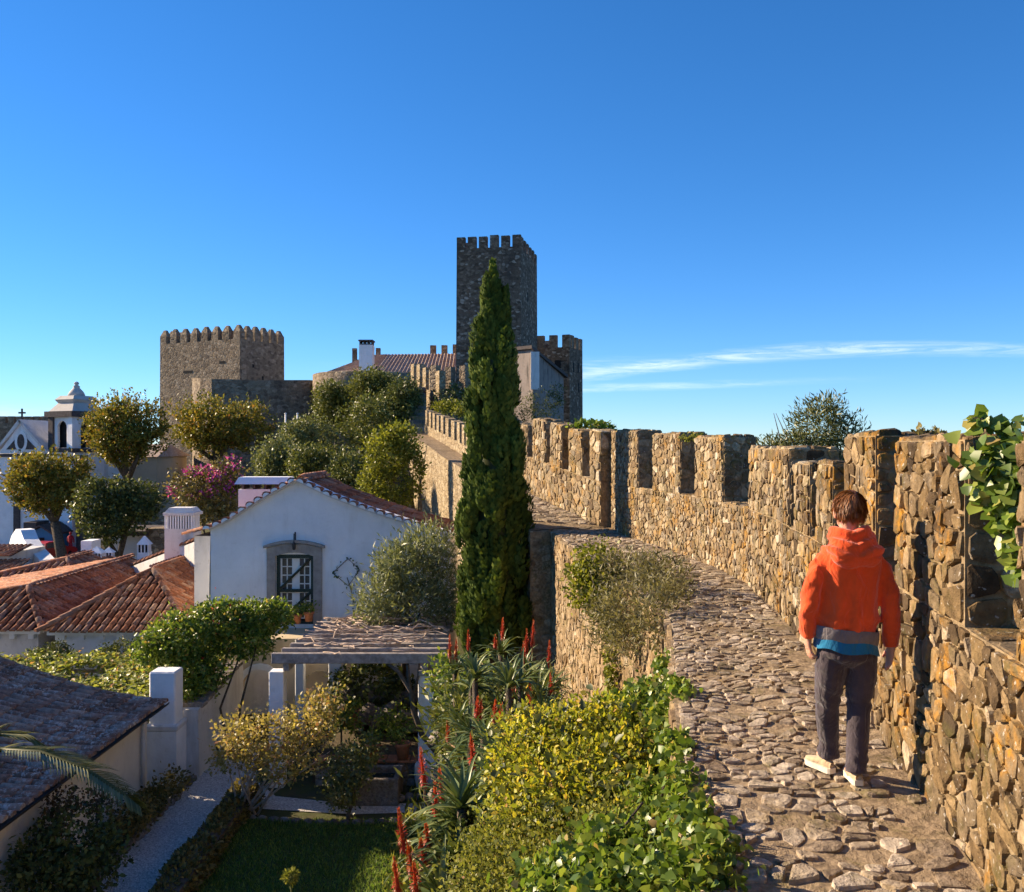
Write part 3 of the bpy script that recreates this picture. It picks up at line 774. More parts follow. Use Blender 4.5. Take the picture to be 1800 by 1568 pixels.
def hip_house(name, label, x0, x1, y0, y1, ze, xr, ya, zr, yb, key, wall_mat, zb=-9.5, limit=280, eave_trim=True, backhip=False):
    """ridge along Y at xr from ya to yb (height zr); front hip down to the eave at y0"""
    root = thing(name, label, 'house', ((x0+x1)/2, (y0+y1)/2, zb))
    m = MB(); m.box((x0+.22, y0+.25, zb), (x1-.22, y1-.1, ze-0.06)); wl_ = m.build('wall', wall_mat, root)
    A, B = Vector((x0, y0, ze)), Vector((x1, y0, ze)); T = Vector((xr, ya, zr)); TB = Vector((xr, yb, zr)); C, D = Vector((x1, y1, ze)), Vector((x0, y1, ze))
    fl = Vector((0, 0, -0.02))
    rf = link('roof', mesh_any('roof', [A+fl, B+fl, T+fl, TB+fl, C+fl, D+fl], [(0,1,2), (1,4,3,2), (0,2,3,5), (5,3,4)], 0.3), root, M['tile_bed'])
    ts = Tiles()
    # front hip
    sl = math.hypot(ya-y0, zr-ze)
    surf = lambda u, t: (u, ya + (y0-ya)*t/sl, zr + (ze-zr)*t/sl)
    def kf(u, t):
        f = t / sl; return xr + (x0-xr)*f + 0.05 < u < xr + (x1-xr)*f - 0.05
    ts.face(surf, x0, x1, 0, sl + 0.08, kf, rf)
    # right slope
    sr = math.hypot(x1-xr, zr-ze); surf2 = lambda u, t: (xr + (x1-xr)*t/sr, u, zr + (ze-zr)*t/sr)
    ts.face(surf2, y0, y1, 0, sr + 0.08, lambda u, t: u > ya + (y0-ya)*min(1, t/sr) + 0.05 and u < yb + (y1-yb)*min(1, t/sr), rf)
    ts.ridge(T, A, rf); ts.ridge(T, B, rf); ts.ridge(T, TB, rf)
    sl_ = math.hypot(xr-x0, zr-ze); surf3 = lambda u, t: (xr + (x0-xr)*t/sl_, u, zr + (ze-zr)*t/sl_)
    ts.face(surf3, y0, y1, 0, sl_ + 0.08, lambda u, t: u > ya + (y0-ya)*min(1, t/sl_) + 0.05 and u < yb + (y1-yb)*min(1, t/sl_), rf)
    for it in range(len(ts.items)):                                        # the slope turned away shows least
        a_, Mx, h = ts.items[it]
        if Mx.translation.x < xr - 0.3 and Mx.translation.y > ya: ts.items[it] = (a_ * 0.05, Mx, h)
    ts.build(key, root, limit)
    if eave_trim:
        m = MB(); m.box((x0+.08, y0+.06, ze-.15), (x1-.08, y0+.247, ze-.04)); m.box((x1-.218, y0+.247, ze-.15), (x1-.06, y1-.1, ze-.04)); m.build('cornice', M['white'], root)
        m = MB(); x = x0 + .4
        while x < x1 - .4:
            m = MB(); m.box((x, y0+.12, ze-.30), (x+.16, y0+.246, ze-.155)); m.build('corbel', M['white'], root); x += 0.55
    return root, ts, rf

# ================================================================ white house with the green door
H = thing('white_house', 'white plastered house with curved tile gable and green garden door', 'house', (-5, 26, -7.4))
GX = [-8.28,-7.81,-7.19,-6.56,-5.89,-5.0,-4.06,-3.125,-2.42,-1.7]; GZ = [-2.28,-2.08,-1.69,-1.31,-.95,-1.375,-1.73,-2.03,-2.25,-2.45]
gz = lambda x: lin(x, GX, GZ)
YF, YB = 25.0, 28.4
xs = sorted(set(GX + list(np.linspace(-8.28, -1.7, 28))))
# wall with the door opening cut out of the front
DX0, DX1, DZ0, DZ1 = -6.48, -5.45, -4.9, -2.98
fr = [(x, YF, gz(x) - .02) for x in xs]; V = []; F = []
n = len(xs)
top = [(x, gz(x) - .02) for x in xs]
def strip_face(lo, hi): pass
cols = sorted(set(xs + [DX0, DX1])); V = []; F = []
for i in range(len(cols) - 1):
    a, b = cols[i], cols[i+1]
    def quad(z0a, z0b, z1a, z1b):
        k = len(V); V.extend([(a, YF, z0a), (b, YF, z0b), (b, YF, z1b), (a, YF, z1a)]); F.append((k, k+1, k+2, k+3))
    if a >= DX0 - 1e-6 and b <= DX1 + 1e-6:
        quad(-8, -8, DZ0, DZ0); quad(DZ1, DZ1, gz(a)-.02, gz(b)-.02)
    else: quad(-8, -8, gz(a)-.02, gz(b)-.02)
k = len(V)
V += [(-8.36,YF-.02,-8),(-8.36,YF-.02,-6.5),(-8.28,YF,-2.3),(-8.28,YB,-2.3),(-8.36,YB,-8)]; F += [(k,k+1,k+2,k+3,k+4)]
k = len(V); V += [(-1.7,YF,-8),(-1.7,YB,-8),(-1.7,YB,-2.47),(-1.7,YF,-2.47)]; F += [(k,k+1,k+2,k+3)]
k = len(V); V += [(x, YB, gz(x)-.02) for x in xs] + [(-1.7,YB,-8),(-8.36,YB,-8)]; F += [tuple(range(k, len(V)))]
k = len(V); V += [(DX0,YF,DZ0),(DX0,YF+.3,DZ0),(DX0,YF+.3,DZ1),(DX0,YF,DZ1),(DX1,YF,DZ0),(DX1,YF+.3,DZ0),(DX1,YF+.3,DZ1),(DX1,YF,DZ1)]
F += [(k,k+1,k+2,k+3),(k+4,k+7,k+6,k+5),(k+3,k+2,k+6,k+7),(k,k+4,k+5,k+1)]
wall = link('wall', mesh_any('wall', V, F, 0.3), H, M['white'])
# roof: tiled, with a white mortar band next to the verge
def s_right(u, t):
    x = -5.89 + t * 0.93; return (x, u, gz(x))
def s_left(u, t):
    x = -5.89 - t * 0.87; return (x, u, gz(x))
rf = bed(s_right, YF+.02, YB, 0, 4.5, 'roof', H, 2, 14, -0.0)
rf2 = bed(s_left, YF+.02, YB, 0, 2.75, 'roof', H, 2, 12, -0.0)
ts = Tiles()
ts.face(s_right, YF+.62, YB, 0, 4.5, None, rf); ts.face(s_left, YF+.1, YB, 0, 2.8, None, rf2)
ts.ridge((-5.89, YF+.3, gz(-5.89)+.02), (-5.89, YB, gz(-5.89)+.02), rf)
ts.build('tile', H, 280)
m = MB()
for j in range(14):
    t0, t1 = j*4.5/14, (j+1)*4.5/14
    a, b = Vector(s_right(YF+.05, t0)), Vector(s_right(YF+.05, t1)); c, d = Vector(s_right(YF+.62, t1)), Vector(s_right(YF+.62, t0))
    e = Vector((0, 0, .07)); m.prism([a, d, c, b][::-1], [p + e for p in (a, d, c, b)][::-1])
m.build('mortar_band', M['white'], H)
# verge tiles with mortared ends along the gable
x = -8.30; vt = []
while x < -1.75:
    z = gz(x); sl = math.atan2(gz(x+.05) - gz(x-.05), .1)
    R3 = Matrix.Rotation(-sl, 4, 'Y') @ Matrix.Rotation(math.pi, 4, 'Z')
    o = bpy.data.objects.new('verge_tile', TM['tile']); COL.objects.link(o); par(o, H)
    o.matrix_basis = Matrix.Translation((x, YF + .28, z + .03)) @ R3 @ Matrix.Scale(1.25, 4)
    m = MB(); pts = [(math.cos(a)*.098, 0, math.sin(a)*.085) for a in np.linspace(0, math.pi, 7)]
    T4 = Matrix.Translation((x, YF - .305, z + .03)) @ Matrix.Rotation(-sl, 4, 'Y')
    m.add([T4 @ Vector(p) for p in pts] + [T4 @ Vector((p[0]*.9, .09, p[2]*.9)) for p in pts], [tuple(range(7))] + [(i, i+1, 7+i+1, 7+i) for i in range(6)])
    k = m.build('tile_mortar', M['white'], H)
    x += 0.262 * math.cos(sl)
m = MB()
for i in range(len(xs) - 1):
    a, b = xs[i], xs[i+1]
    m.prism([(a,YF-.16,gz(a)-.02),(b,YF-.16,gz(b)-.02),(b,YF-.002,gz(b)-.02),(a,YF-.002,gz(a)-.02)], [(a,YF-.16,gz(a)+.035),(b,YF-.16,gz(b)+.035),(b,YF-.002,gz(b)+.035),(a,YF-.002,gz(a)+.035)])
m.build('verge_moulding', M['white_old'], H)
# stone door surround with a shallow arched head
def arc(x0, x1, zb, rise, n=12): return [(x0 + (x1-x0)*i/n, zb + rise * (1 - (2*i/n - 1)**2)) for i in range(n + 1)]
m = MB()
m.box((-6.72, YF-.07, -4.95), (DX0-.005, YF+.06, -3.02)); m.box((DX1+.005, YF-.07, -4.95), (-5.21, YF+.06, -3.02))
lo = arc(DX0-.26, DX1+.26, -3.02, 0.0); hi = arc(-6.72, -5.21, -2.80, 0.13)
inner = arc(DX0-.005, DX1+.005, -3.02, 0.10)
for i in range(12):
    a, b, c, d = (hi[i], hi[i+1], (lerp := lambda p, q: None), None)[:2] + (None, None)
    xa, xb = hi[i][0], hi[i+1][0]
    zi = lambda x: -3.018 + (0.10 * max(0, 1 - ((x + 5.965) / 0.52)**2) if abs(x + 5.965) < .52 else 0)
    m.prism([(xa,YF-.08,zi(xa)),(xb,YF-.08,zi(xb)),(xb,YF+.06,zi(xb)),(xa,YF+.06,zi(xa))], [(xa,YF-.08,hi[i][1]),(xb,YF-.08,hi[i+1][1]),(xb,YF+.06,hi[i+1][1]),(xa,YF+.06,hi[i][1])])
ds = m.build('door_surround', M['gstone'], H)
m = MB(); cor = arc(-6.80, -5.13, -2.80, 0.15)
for i in range(12):
    a, b = cor[i], cor[i+1]
    m.prism([(a[0],YF-.15,a[1]+.003),(b[0],YF-.15,b[1]+.003),(b[0],YF-.003,b[1]+.003),(a[0],YF-.003,a[1]+.003)], [(a[0],YF-.15,a[1]+.075),(b[0],YF-.15,b[1]+.075),(b[0],YF-.003,b[1]+.075),(a[0],YF-.003,a[1]+.075)])
link('cornice', m.mesh('cornice'), ds, M['gstone'])
# glazed double door behind a green frame
dr = MB(); dr.box((DX0, YF+.16, DZ0), (DX1, YF+.20, DZ1+.08)); door = dr.build('door', M['dark'], H)
m = MB(); F0 = YF + .05
m.box((DX0, F0, DZ0), (DX0+.085, F0+.07, DZ1)); m.box((DX1-.085, F0, DZ0), (DX1, F0+.07, DZ1)); m.box((DX0+.087, F0, DZ1-.11), (DX1-.087, F0+.07, DZ1))
m.box((DX0+.087, F0, -4.02), (DX1-.087, F0+.06, -3.94)); m.box((DX0+.087, F0, -4.90), (DX1-.087, F0+.06, -4.82))
for (za, zb_) in ((-3.93, -3.10), (-4.80, -4.03)):
    m.tube([(DX0+.09, F0+.02, za), (DX1-.09, F0+.02, zb_)], .035, 4, smooth=False)
m.build('green_frame', M['green_paint'], door)
for (xa, xb) in ((DX0+.09, -6.02), (-5.91, DX1-.09)):
    m = MB(); Yw = YF + .12
    m.box((xa, Yw, -4.75), (xa+.05, Yw+.03, -3.09)); m.box((xb-.05, Yw, -4.75), (xb, Yw+.03, -3.09))
    xm = (xa+xb)/2; m.box((xm-.014, Yw, -4.75), (xm+.014, Yw+.028, -3.09))
    z = -4.75
    for k in range(8): m.box((xa+.052, Yw, z-.014), (xb-.052, Yw+.027, z+.014)); z += (4.75-3.09)/7
    m.build('glazing_bars', M['white_paint'], door)
    for k in range(7):
        za = -4.75 + k*(1.66/7) + .016
        for (p, q) in ((xa+.052, xm-.016), (xm+.016, xb-.052)):
            m = MB(); m.box((p, Yw+.012, za), (q, Yw+.018, za+.205)); m.build('pane', M['glass'], door)
m = MB(); m.box((-6.02, YF+.125, -4.75), (-5.91, YF+.158, -3.09)); m.build('meeting_stile', M['white_paint'], door)
# hanging lantern
ln = thing('wall_lantern', 'small iron lantern hanging over the green door', 'lantern', (-5.95, YF-.1, -2.7))
m = MB(); m.tube([(-5.95,YF+.02,-2.42),(-5.95,YF-.16,-2.40),(-5.95,YF-.17,-2.62)], .012, 5); m.tube([(-5.95,YF-.02,-2.36),(-5.95,YF-.02,-2.62)], .02, 6); m.build('bracket', M['iron'], ln)
m = MB(); m.lathe([(.02,.12),(.06,.06),(.045,-.08),(.02,-.1)], (-5.95,YF-.17,-2.74), 6, smooth=False); m.build('lantern_body', M['iron'], ln)
# side wing and its roof, behind the left corner
m = MB(); m.box((-9.25, 26.5, -8), (-8.30, 29.5, -2.62)); m.build('side_wing', M['white_old'], H)
surfw = lambda u, t: (-8.0 - t*.96, u, -2.12 - t*.30)
b_ = bed(surfw, 26.2, 29.6, 0, 1.45, 'wing_roof', H, 2, 3)
t2 = Tiles(); t2.face(surfw, 26.2, 29.6, 0, 1.5, None, b_); t2.build('tile', H, 100)
# broad chimney behind the roof
ch = thing('chimney', 'broad white chimney with a flat blue-grey slab behind the gable', 'chimney', (-7.75, 29, -2.5))
m = MB(); m.box((-8.6, 28.6, -4.5), (-7.05, 29.4, -1.36)); m.build('stack', M['white'], ch)
m = MB()
for k in range(5): m.box((-8.52+k*.35, 28.65, -1.358), (-8.44+k*.35, 29.35, -1.2))
m.build('support', M['blackstone'], ch)
m = MB(); m.prism([(-8.7,28.5,-1.198),(-6.95,28.5,-1.198),(-6.95,29.5,-1.198),(-8.7,29.5,-1.198)], [(-8.6,28.65,-.98),(-7.05,28.65,-.98),(-7.05,29.35,-.98),(-8.6,29.35,-.98)]); m.build('slab', M['white'], ch)

# door terrace with the arched lower wall
TE = thing('door_terrace', 'cream terrace wall with a white arch below the green door', 'terrace', (-5.7, 24, -7.4))
m = MB(); m.box((-7.4, 23.62, -5.2), (-4.15, YF-.003, -5.0)); m.build('slab', M['cream'], TE)
pts = [(-7.4,-7.6),(-7.4,-5.2),(-4.15,-5.2),(-4.15,-7.6),(-4.55,-7.6),(-4.55,-6.3)] + [(-5.0+.45*math.cos(a), -6.3+.45*math.sin(a)) for a in np.linspace(0.3, math.pi-.3, 6)] + [(-5.45,-6.3),(-5.45,-7.6),(-6.05,-7.6),(-6.05,-6.35)] + [(-6.55+.5*math.cos(a), -6.35+.55*math.sin(a)) for a in np.linspace(0.3, math.pi-.3, 6)] + [(-7.05,-6.35),(-7.05,-7.6)]
m = MB(); m.prism([(p[0], 23.7, p[1]) for p in pts][::-1], [(p[0], 23.95, p[1]) for p in pts][::-1]); m.build('arcade', M['cream'], TE)
arcp = [(-6.05,-7.5),(-6.05,-6.35)] + [(-6.55+.5*math.cos(a), -6.35+.55*math.sin(a)) for a in np.linspace(0.2, math.pi-.2, 9)] + [(-7.05,-6.35),(-7.05,-7.5)]
m = MB()
for (a, b) in zip(arcp[:-1], arcp[1:]):
    ca = Vector((-6.55, 0, -6.6)); f = lambda p, k: (-6.55+(p[0]+6.55)*k, p[1] if p[1] < -6.4 else -6.4+(p[1]+6.4)*k)
    a2, b2 = f(a, 1.25), f(b, 1.25)
    m.prism([(a[0],23.6,a[1]),(b[0],23.6,b[1]),(b2[0],23.6,b2[1]),(a2[0],23.6,a2[1])], [(a[0],23.697,a[1]),(b[0],23.697,b[1]),(b2[0],23.697,b2[1]),(a2[0],23.697,a2[1])])
m.build('arch_trim', M['white'], TE)

# ================================================================ three hipped roofs in the middle
hip_house('tiled_house', 'low white house with a red hipped tile roof next to the gabled house', -13.4, -9.2, 26, 34, -5.27, -11.45, 29, -3.97, 34, 'tile', M['white'])
hip_house('tiled_house', 'tile roofed house cut off by the picture edge, left of the low white house', -20.5, -13.6, 26.3, 36, -5.30, -15.1, 28.4, -4.42, 36, 'tile', M['white_old'], limit=200)
hip_house('tiled_house', 'rearmost of the three hipped roofs, below the red car', -22.5, -15.9, 34, 41, -5.6, -17.85, 36.5, -4.55, 38.6, 'tile', M['white_old'], limit=200, eave_trim=False)

# ================================================================ nearest house, grey roof sweeping down to a gutter
NH = thing('grey_roof_house', 'nearest house with lichen grey curved tile roof and dark gutter', 'house', (-10, 15, -7.4))
XE = -7.42
def s_near(u, t):                                            # t from the ridge down to the eave
    f = t / 5.2; return (XE - 5.0 + 5.0*f, u, -5.42 + 1.6 * (1-f)**1.55)
b_ = bed(s_near, 8.0, 19.35, 0, 5.2, 'roof', NH, 4, 14)
ts = Tiles(); ts.face(s_near, 8.0, 19.35, 0, 5.25, None, b_, 0.235, 0.37); ts.build('tile_old', NH, 290)
xw = -7.72; pr = [(s_near(0, t)[0], s_near(0, t)[2]-.03) for t in np.linspace(0, 5.2, 12)]
gpr = [p for p in pr if p[0] < xw - .02]
m = MB(); lp = [(xw, -7.6), (xw, -5.56)] + [(p[0], p[1]) for p in gpr[::-1]] + [(-12.42, -7.6)]
m.prism([(p[0], 8.05, p[1]) for p in lp], [(p[0], 19.25, p[1]) for p in lp]); m.build('wall', m_plaster('cream_white_plaster', (0.82, 0.76, 0.66), amt=0.3, streaks=0.4), NH)
lm = MB(); lm.prism([(XE-5,8,-3.84),(XE-10,8,-5.6),(XE-10,8,-7.6),(XE-5,8,-7.6)], [(XE-5,19.35,-3.84),(XE-10,19.35,-5.6),(XE-10,19.35,-7.6),(XE-5,19.35,-7.6)]); lm.build('back_wing', M['white_old'], NH)
m = MB(); V = []; n = 7
for (y) in (8.0, 19.3):
    for k in range(n):
        th = math.pi + math.pi*k/(n-1); V.append((XE+.085+.075*math.cos(th), y, -5.43+.075*math.sin(th)))
    for k in range(n):
        th = 2*math.pi - math.pi*k/(n-1); V.append((XE+.085+.062*math.cos(th), y, -5.43+.062*math.sin(th)))
N2 = 2*n
m.add(V, [(k, (k+1) % N2, N2+(k+1) % N2, N2+k) for k in range(N2)] + [tuple(range(N2)), tuple(range(N2, 2*N2))]); m.box((XE-.27, 8.0, -5.57), (XE-.005, 19.28, -5.48)); m.build('gutter', M['gutter'], NH)
m = MB(); m.tube([(xw+.06, 18.9, -5.55), (xw+.06, 18.9, -7.4)], .04, 7); m.build('downpipe', M['white_old'], NH)

# pier and garden wall beyond the nearest house
PI = thing('gate_pier', 'tall white plastered pier at the end of the garden wall', 'pier', (-7.6, 20, -7.4))
m = MB(); m.box((-7.95, 19.75, -7.6), (-7.28, 20.35, -6.1)); m.box((-7.9, 19.8, -6.098), (-7.33, 20.3, -4.92), bev=.03); m.build('shaft', M['white'], PI)
m = MB(); m.box((-7.98, 19.72, -6.2), (-7.25, 20.38, -6.06), bev=.03); m.build('ledge', M['white_old'], PI)
GW = thing('garden_wall', 'stained low garden wall running from the white pier to the arch', 'wall', (-7, 21.5, -7.4))
m = MB(); m.prism([(-7.45,20.36,-7.6),(-7.0,20.36,-7.6),(-6.95,23.6,-7.6),(-7.4,23.6,-7.6)], [(-7.45,20.36,-5.9),(-7.02,20.36,-5.9),(-6.97,23.6,-5.6),(-7.4,23.6,-5.6)]); m.build('wall_body', M['white_old'], GW)
rs = random.Random(5)
for k in range(9):
    y = 20.5 + k*.34; m = MB(); m.box((-7.5, y, -5.9+.031*k*1.0), (-6.95, y+.32, -5.82+.031*k*1.0+rs.uniform(0,.05)), bev=.02); m.r = [rs.random()]*len(m.f); m.build('coping_stone', M['rock'], GW)

# unseen house added beyond the left edge to shade lawn, path and grey roof
SH = thing('added_shade_house', 'unseen white house added off the left side to shade the garden', 'house', (-20, 17, -8))
m = MB(); m.box((-25, 11.0, -9), (-17.2, 22.6, -0.6)); m.build('wall', M['white'], SH)
m = MB(); m.add([(-25.4,10.6,-.6),(-16.9,10.6,-.6),(-16.9,23.0,-.6),(-25.4,23.0,-.6),(-21,12.5,1.0),(-21,21.2,1.0)], [(0,1,4),(1,2,5,4),(2,3,5),(3,0,4,5),(3,2,1,0)]); m.build('roof', M['tile_old'], SH)
# ================================================================ castle
def v2(a): return Vector((a[0], a[1], 0))
def edge_merlons(root, a, b, z, n, w, h, th, mat, pointed=0.0, ends=True, name='merlon', slope=0.0, inward=None):
    a, b = v2(a), v2(b); L = (b - a).length; d = (b - a) / L; nn = Vector((-d.y, d.x, 0))
    if inward is not None and nn.dot(inward) < 0: nn = -nn
    for i in range(n):
        c = (w/2 + (L - w) * i / (n - 1)) if n > 1 else L/2
        p = a + d * (c - w/2); q = a + d * (c + w/2)
        zz = z + slope * c; hh = h * RS.uniform(.94, 1.06)
        lo = [p, q, q + nn*th, p + nn*th]; B = [Vector((x.x, x.y, zz - .02)) for x in lo]; T = [Vector((x.x, x.y, zz + hh)) for x in lo]
        m = MB(); m.prism(B, T) if not pointed else m.prism(B, T)
        if pointed:
            ins = [(p+q+nn*th)/2] * 1; cc = (lo[0]+lo[1]+lo[2]+lo[3]) / 4
            T2 = [Vector((x.x*.35+cc.x*.65, x.y*.35+cc.y*.65, zz + hh + pointed)) for x in lo]
            m.prism([t + Vector((0, 0, .0015)) for t in T], T2)
        m.build(name, mat, root)
def tower(name, label, A, AB, AC, zb, zt, mat, nf, ns, mw, mh, th=0.7, pointed=0.0, batter=0.0, cat='tower', merl_mat=None, lo_sides=True):
    A, AB, AC = Vector((*A, 0)), Vector((*AB, 0)), Vector((*AC, 0)); root = thing(name, label, cat, (A.x + (AB.x+AC.x)/2, A.y + (AB.y+AC.y)/2, zb))
    Bc, C, D = A + AB, A + AC, A + AB + AC; cen = (A + D) / 2
    top = [A, C, D, Bc]; bot = [cen + (p - cen) * (1 + batter) for p in top]
    up = lambda p, z: Vector((p.x, p.y, z))
    m = MB(); m.prism([up(p, zb) for p in bot], [up(p, zt) for p in top]); body = m.build('wall', mat, root)
    mm = merl_mat or mat
    edge_merlons(root, A, Bc, zt, nf, mw, mh, th, mm, pointed, inward=cen-A)
    edge_merlons(root, A + AC.normalized()*(mw*.75+.3), C, zt, ns, mw, mh, th, mm, pointed, inward=cen-A)
    edge_merlons(root, Bc + AC.normalized()*(mw*.75+.3), D, zt, ns, mw, mh, th, mm, pointed, inward=cen-Bc)
    edge_merlons(root, C + AB.normalized()*(mw*.75+.3), D - AB.normalized()*(mw*.75+.3), zt, max(2, nf-2), mw, mh, th, mm, pointed, inward=cen-C)
    return root, A, Bc, C, D
def patch(root, name, p, d, w, h, mat, depth=0.03):
    """small flat opening on a wall: p = lower left corner, d = direction along the wall"""
    d = Vector((d[0], d[1], 0)).normalized(); nn = Vector((d.y, -d.x, 0)); p = Vector(p)
    m = MB(); a = p + nn*depth; m.prism([a, a + d*w, a + d*w - nn*.3, a - nn*.3], [q + Vector((0, 0, h)) for q in (a, a + d*w, a + d*w - nn*.3, a - nn*.3)]); return m.build(name, mat, root)

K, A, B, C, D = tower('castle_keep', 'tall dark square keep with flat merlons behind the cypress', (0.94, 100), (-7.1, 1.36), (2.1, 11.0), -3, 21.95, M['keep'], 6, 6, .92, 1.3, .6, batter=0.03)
fd = Vector((-7.1, 1.36, 0)).normalized(); sd = Vector((2.1, 11, 0)).normalized()
patch(K, 'window', A + sd*4.2 + Vector((0,0,16.5)), sd, .6, 1.1, M['dark'])
L_, A, B, C, D = tower('castle_tower', 'broad brown tower with pointed merlons above the left castle wall', (-31.4, 105), (-11.5, 5.95), (3.45, 6.65), -8, 12.4, M['castle'], 8, 5, 1.05, 0.95, .8, pointed=0.75, batter=0.012)
fd = Vector((-11.5, 5.95, 0)).normalized(); sd = Vector((3.45, 6.65, 0)).normalized()
for (t, z, w, h) in ((2.0, 9.2, .3, .4), (3.2, 4.6, .35, .9), (3.1, 3.7, .45, .6), (1.0, 7.0, .3, .6), (3.6, 7.7, .3, .6), (4.6, 6.4, .3, .5)):
    patch(L_, 'loophole', A + sd*t + Vector((0, 0, z)), sd, w, h, M['dark'])
for (t, z, w, h) in ((3.2, 9.6, .9, .3), (9.0, 8.7, 1.5, .3)):
    patch(L_, 'loophole', A + fd*t + Vector((0, 0, z)), -fd, w, h, M['dark'])
m = MB(); bx = C + Vector((0.0, 0, 0)); m.prism([(C.x-.5,C.y,-5),(C.x+3.2,C.y+.5,-5),(C.x+3.2,C.y+3,-5),(C.x-.5,C.y+3,-5)], [(C.x-.5,C.y,6.5),(C.x-.3,C.y+.5,6.5),(C.x-.3,C.y+3,6.5),(C.x-.5,C.y+3,6.5)]); m.build('buttress', M['castle'], L_)
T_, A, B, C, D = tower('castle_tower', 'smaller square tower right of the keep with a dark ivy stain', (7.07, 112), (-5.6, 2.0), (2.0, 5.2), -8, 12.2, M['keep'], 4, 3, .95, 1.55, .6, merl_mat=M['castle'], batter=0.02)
sd = Vector((2.0, 5.2, 0)).normalized(); fd = Vector((-5.6, 2.0, 0)).normalized()
patch(T_, 'window', A + fd*1.9 + Vector((0, 0, 9.6)), -fd, .8, 1.0, M['dark'])
for (t, z) in ((1.4, 9.2), (3.4, 9.3), (3.6, 6.8)): patch(T_, 'window', A + sd*t + Vector((0, 0, z)), sd, .5, 1.2, M['dark'])

# stained white building between keep and right tower
WB = thing('stained_building', 'streaked white building with a sloping roof between the keep and the right tower', 'building', (4.3, 100, 0))
a0, a1 = P(943, 620, 97), P(990, 660, 104)
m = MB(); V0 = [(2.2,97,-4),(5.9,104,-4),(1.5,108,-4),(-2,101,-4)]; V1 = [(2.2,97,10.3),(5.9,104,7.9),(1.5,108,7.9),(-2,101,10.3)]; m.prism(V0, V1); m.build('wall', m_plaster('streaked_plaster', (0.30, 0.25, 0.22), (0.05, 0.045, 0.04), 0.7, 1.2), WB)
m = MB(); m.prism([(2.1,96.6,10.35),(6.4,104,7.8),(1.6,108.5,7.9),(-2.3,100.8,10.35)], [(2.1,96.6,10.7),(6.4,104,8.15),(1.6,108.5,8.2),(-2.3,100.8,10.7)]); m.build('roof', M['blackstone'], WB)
m = MB(); m.box((2.0, 96.5, 6.0), (2.9, 96.93, 10.0)); m.build('pier', M['white_old'], WB)

# low castle wall in front of the brown tower with a rounded corner, and the bastion
CWL = thing('castle_wall', 'long low castle wall with a rounded corner below the brown tower', 'wall', (-27, 92, -6))
pl = [P(338, 700, 96), P(342, 700, 93), P(352, 700, 91), P(372, 700, 90), P(450, 700, 92), P(545, 690, 95)]
tops = [665, 664, 665, 666, 668, 668]
for i in range(len(pl) - 1):
    a, b = pl[i], pl[i+1]; za, zb2 = (784-tops[i])/1600*a.y, (784-tops[i+1])/1600*b.y; m = MB()
    bk = Vector((0.8, 2.0, 0)); m.prism([(a.x,a.y,-9),(b.x,b.y,-9),(b.x+bk.x,b.y+bk.y,-9),(a.x+bk.x,a.y+bk.y,-9)], [(a.x,a.y,za),(b.x,b.y,zb2),(b.x+bk.x,b.y+bk.y,zb2),(a.x+bk.x,a.y+bk.y,za)]); m.build('wall', M['castle'], CWL)
a, b = pl[4], pl[5]; dv = (b - a); t = (528-450)/(545-450); q = a + dv*t
patch(CWL, 'window', Vector((q.x-.3, q.y-.05, (784-724)/1600*q.y)), (dv.x, dv.y), .55, .95, M['dark'])
BS = thing('round_bastion', 'round stone bastion with a projecting rim at the castle wall end', 'bastion', (-17, 92, 0))
c = P(640, 690, 94); m = MB(); c.z = 0
m.lathe([(4.9,-8),(4.9,4.6),(5.4,5.2),(5.5,5.6),(5.5,7.3),(5.2,7.4)], (c.x+.2, c.y+.5, 0), 32, smooth=True); m.build('drum', M['castle'], BS)
m = MB(); m.box((c.x+4.2, c.y-1.5, -4), (c.x+9.5, c.y+.5, 6.6)); m.build('wing_wall', M['castle'], BS)

# white palace building with tiled roof and chimney
PB_ = thing('palace_building', 'white castle building with a long red roof left of the keep', 'building', (-15, 106, 3))
m = MB(); m.prism([(-20.5,104,2),(-15.3,101.6,2),(-6.2,104,2),(-6.2,112,2),(-20,112,2)], [(-20.5,104,8.35),(-15.3,101.6,8.1),(-6.2,104,8.3),(-6.2,112,8.3),(-20,112,8.3)]); m.build('wall', M['white'], PB_)
m = MB(); pe = [(-21.2,103.8,8.37),(-15.3,101.1,8.12),(-6.1,103.6,8.32)]; rg = [(-16.5,107,10.6),(-14.5,106.5,10.7),(-6.1,107.5,10.9)]
V = []; F = []; n = 44
def lerp3(ps, t):
    t *= len(ps) - 1; i = min(int(t), len(ps) - 2); return Vector(ps[i]).lerp(Vector(ps[i+1]), t - i)
for i in range(n*4 + 1):
    t = i / (n*4); o = .10 * max(0, math.sin(i / 4 * 2*math.pi)); a, b = lerp3(pe, t), lerp3(rg, t); V += [(a.x, a.y, a.z + o), (b.x, b.y, b.z + o)]
F = [(2*i, 2*i+2, 2*i+3, 2*i+1) for i in range(n*4)]
m.add(V, F, 0.35); m.add([(-21.2,103.8,8.37),(-16.5,107,10.6),(-20.5,112,8.3)], [(0,1,2)], 0.4); m.add([(-16.5,107,10.6),(-14.5,106.5,10.7),(-6.1,107.5,10.9),(-6.1,112,8.3),(-20.5,112,8.3)], [(0,1,2,3,4)], 0.4); rf = m.build('roof', M['tile_old'], PB_)
m = MB(); q = P(644, 640, 101); m.box((q.x-.75, 100.6, 6.5), (q.x+.72, 102.2, 11.2)); stk = m.build('chimney', M['white'], PB_)
m = MB(); m.box((q.x-.72, 100.65, 11.2), (q.x+.68, 102.1, 11.35)); 
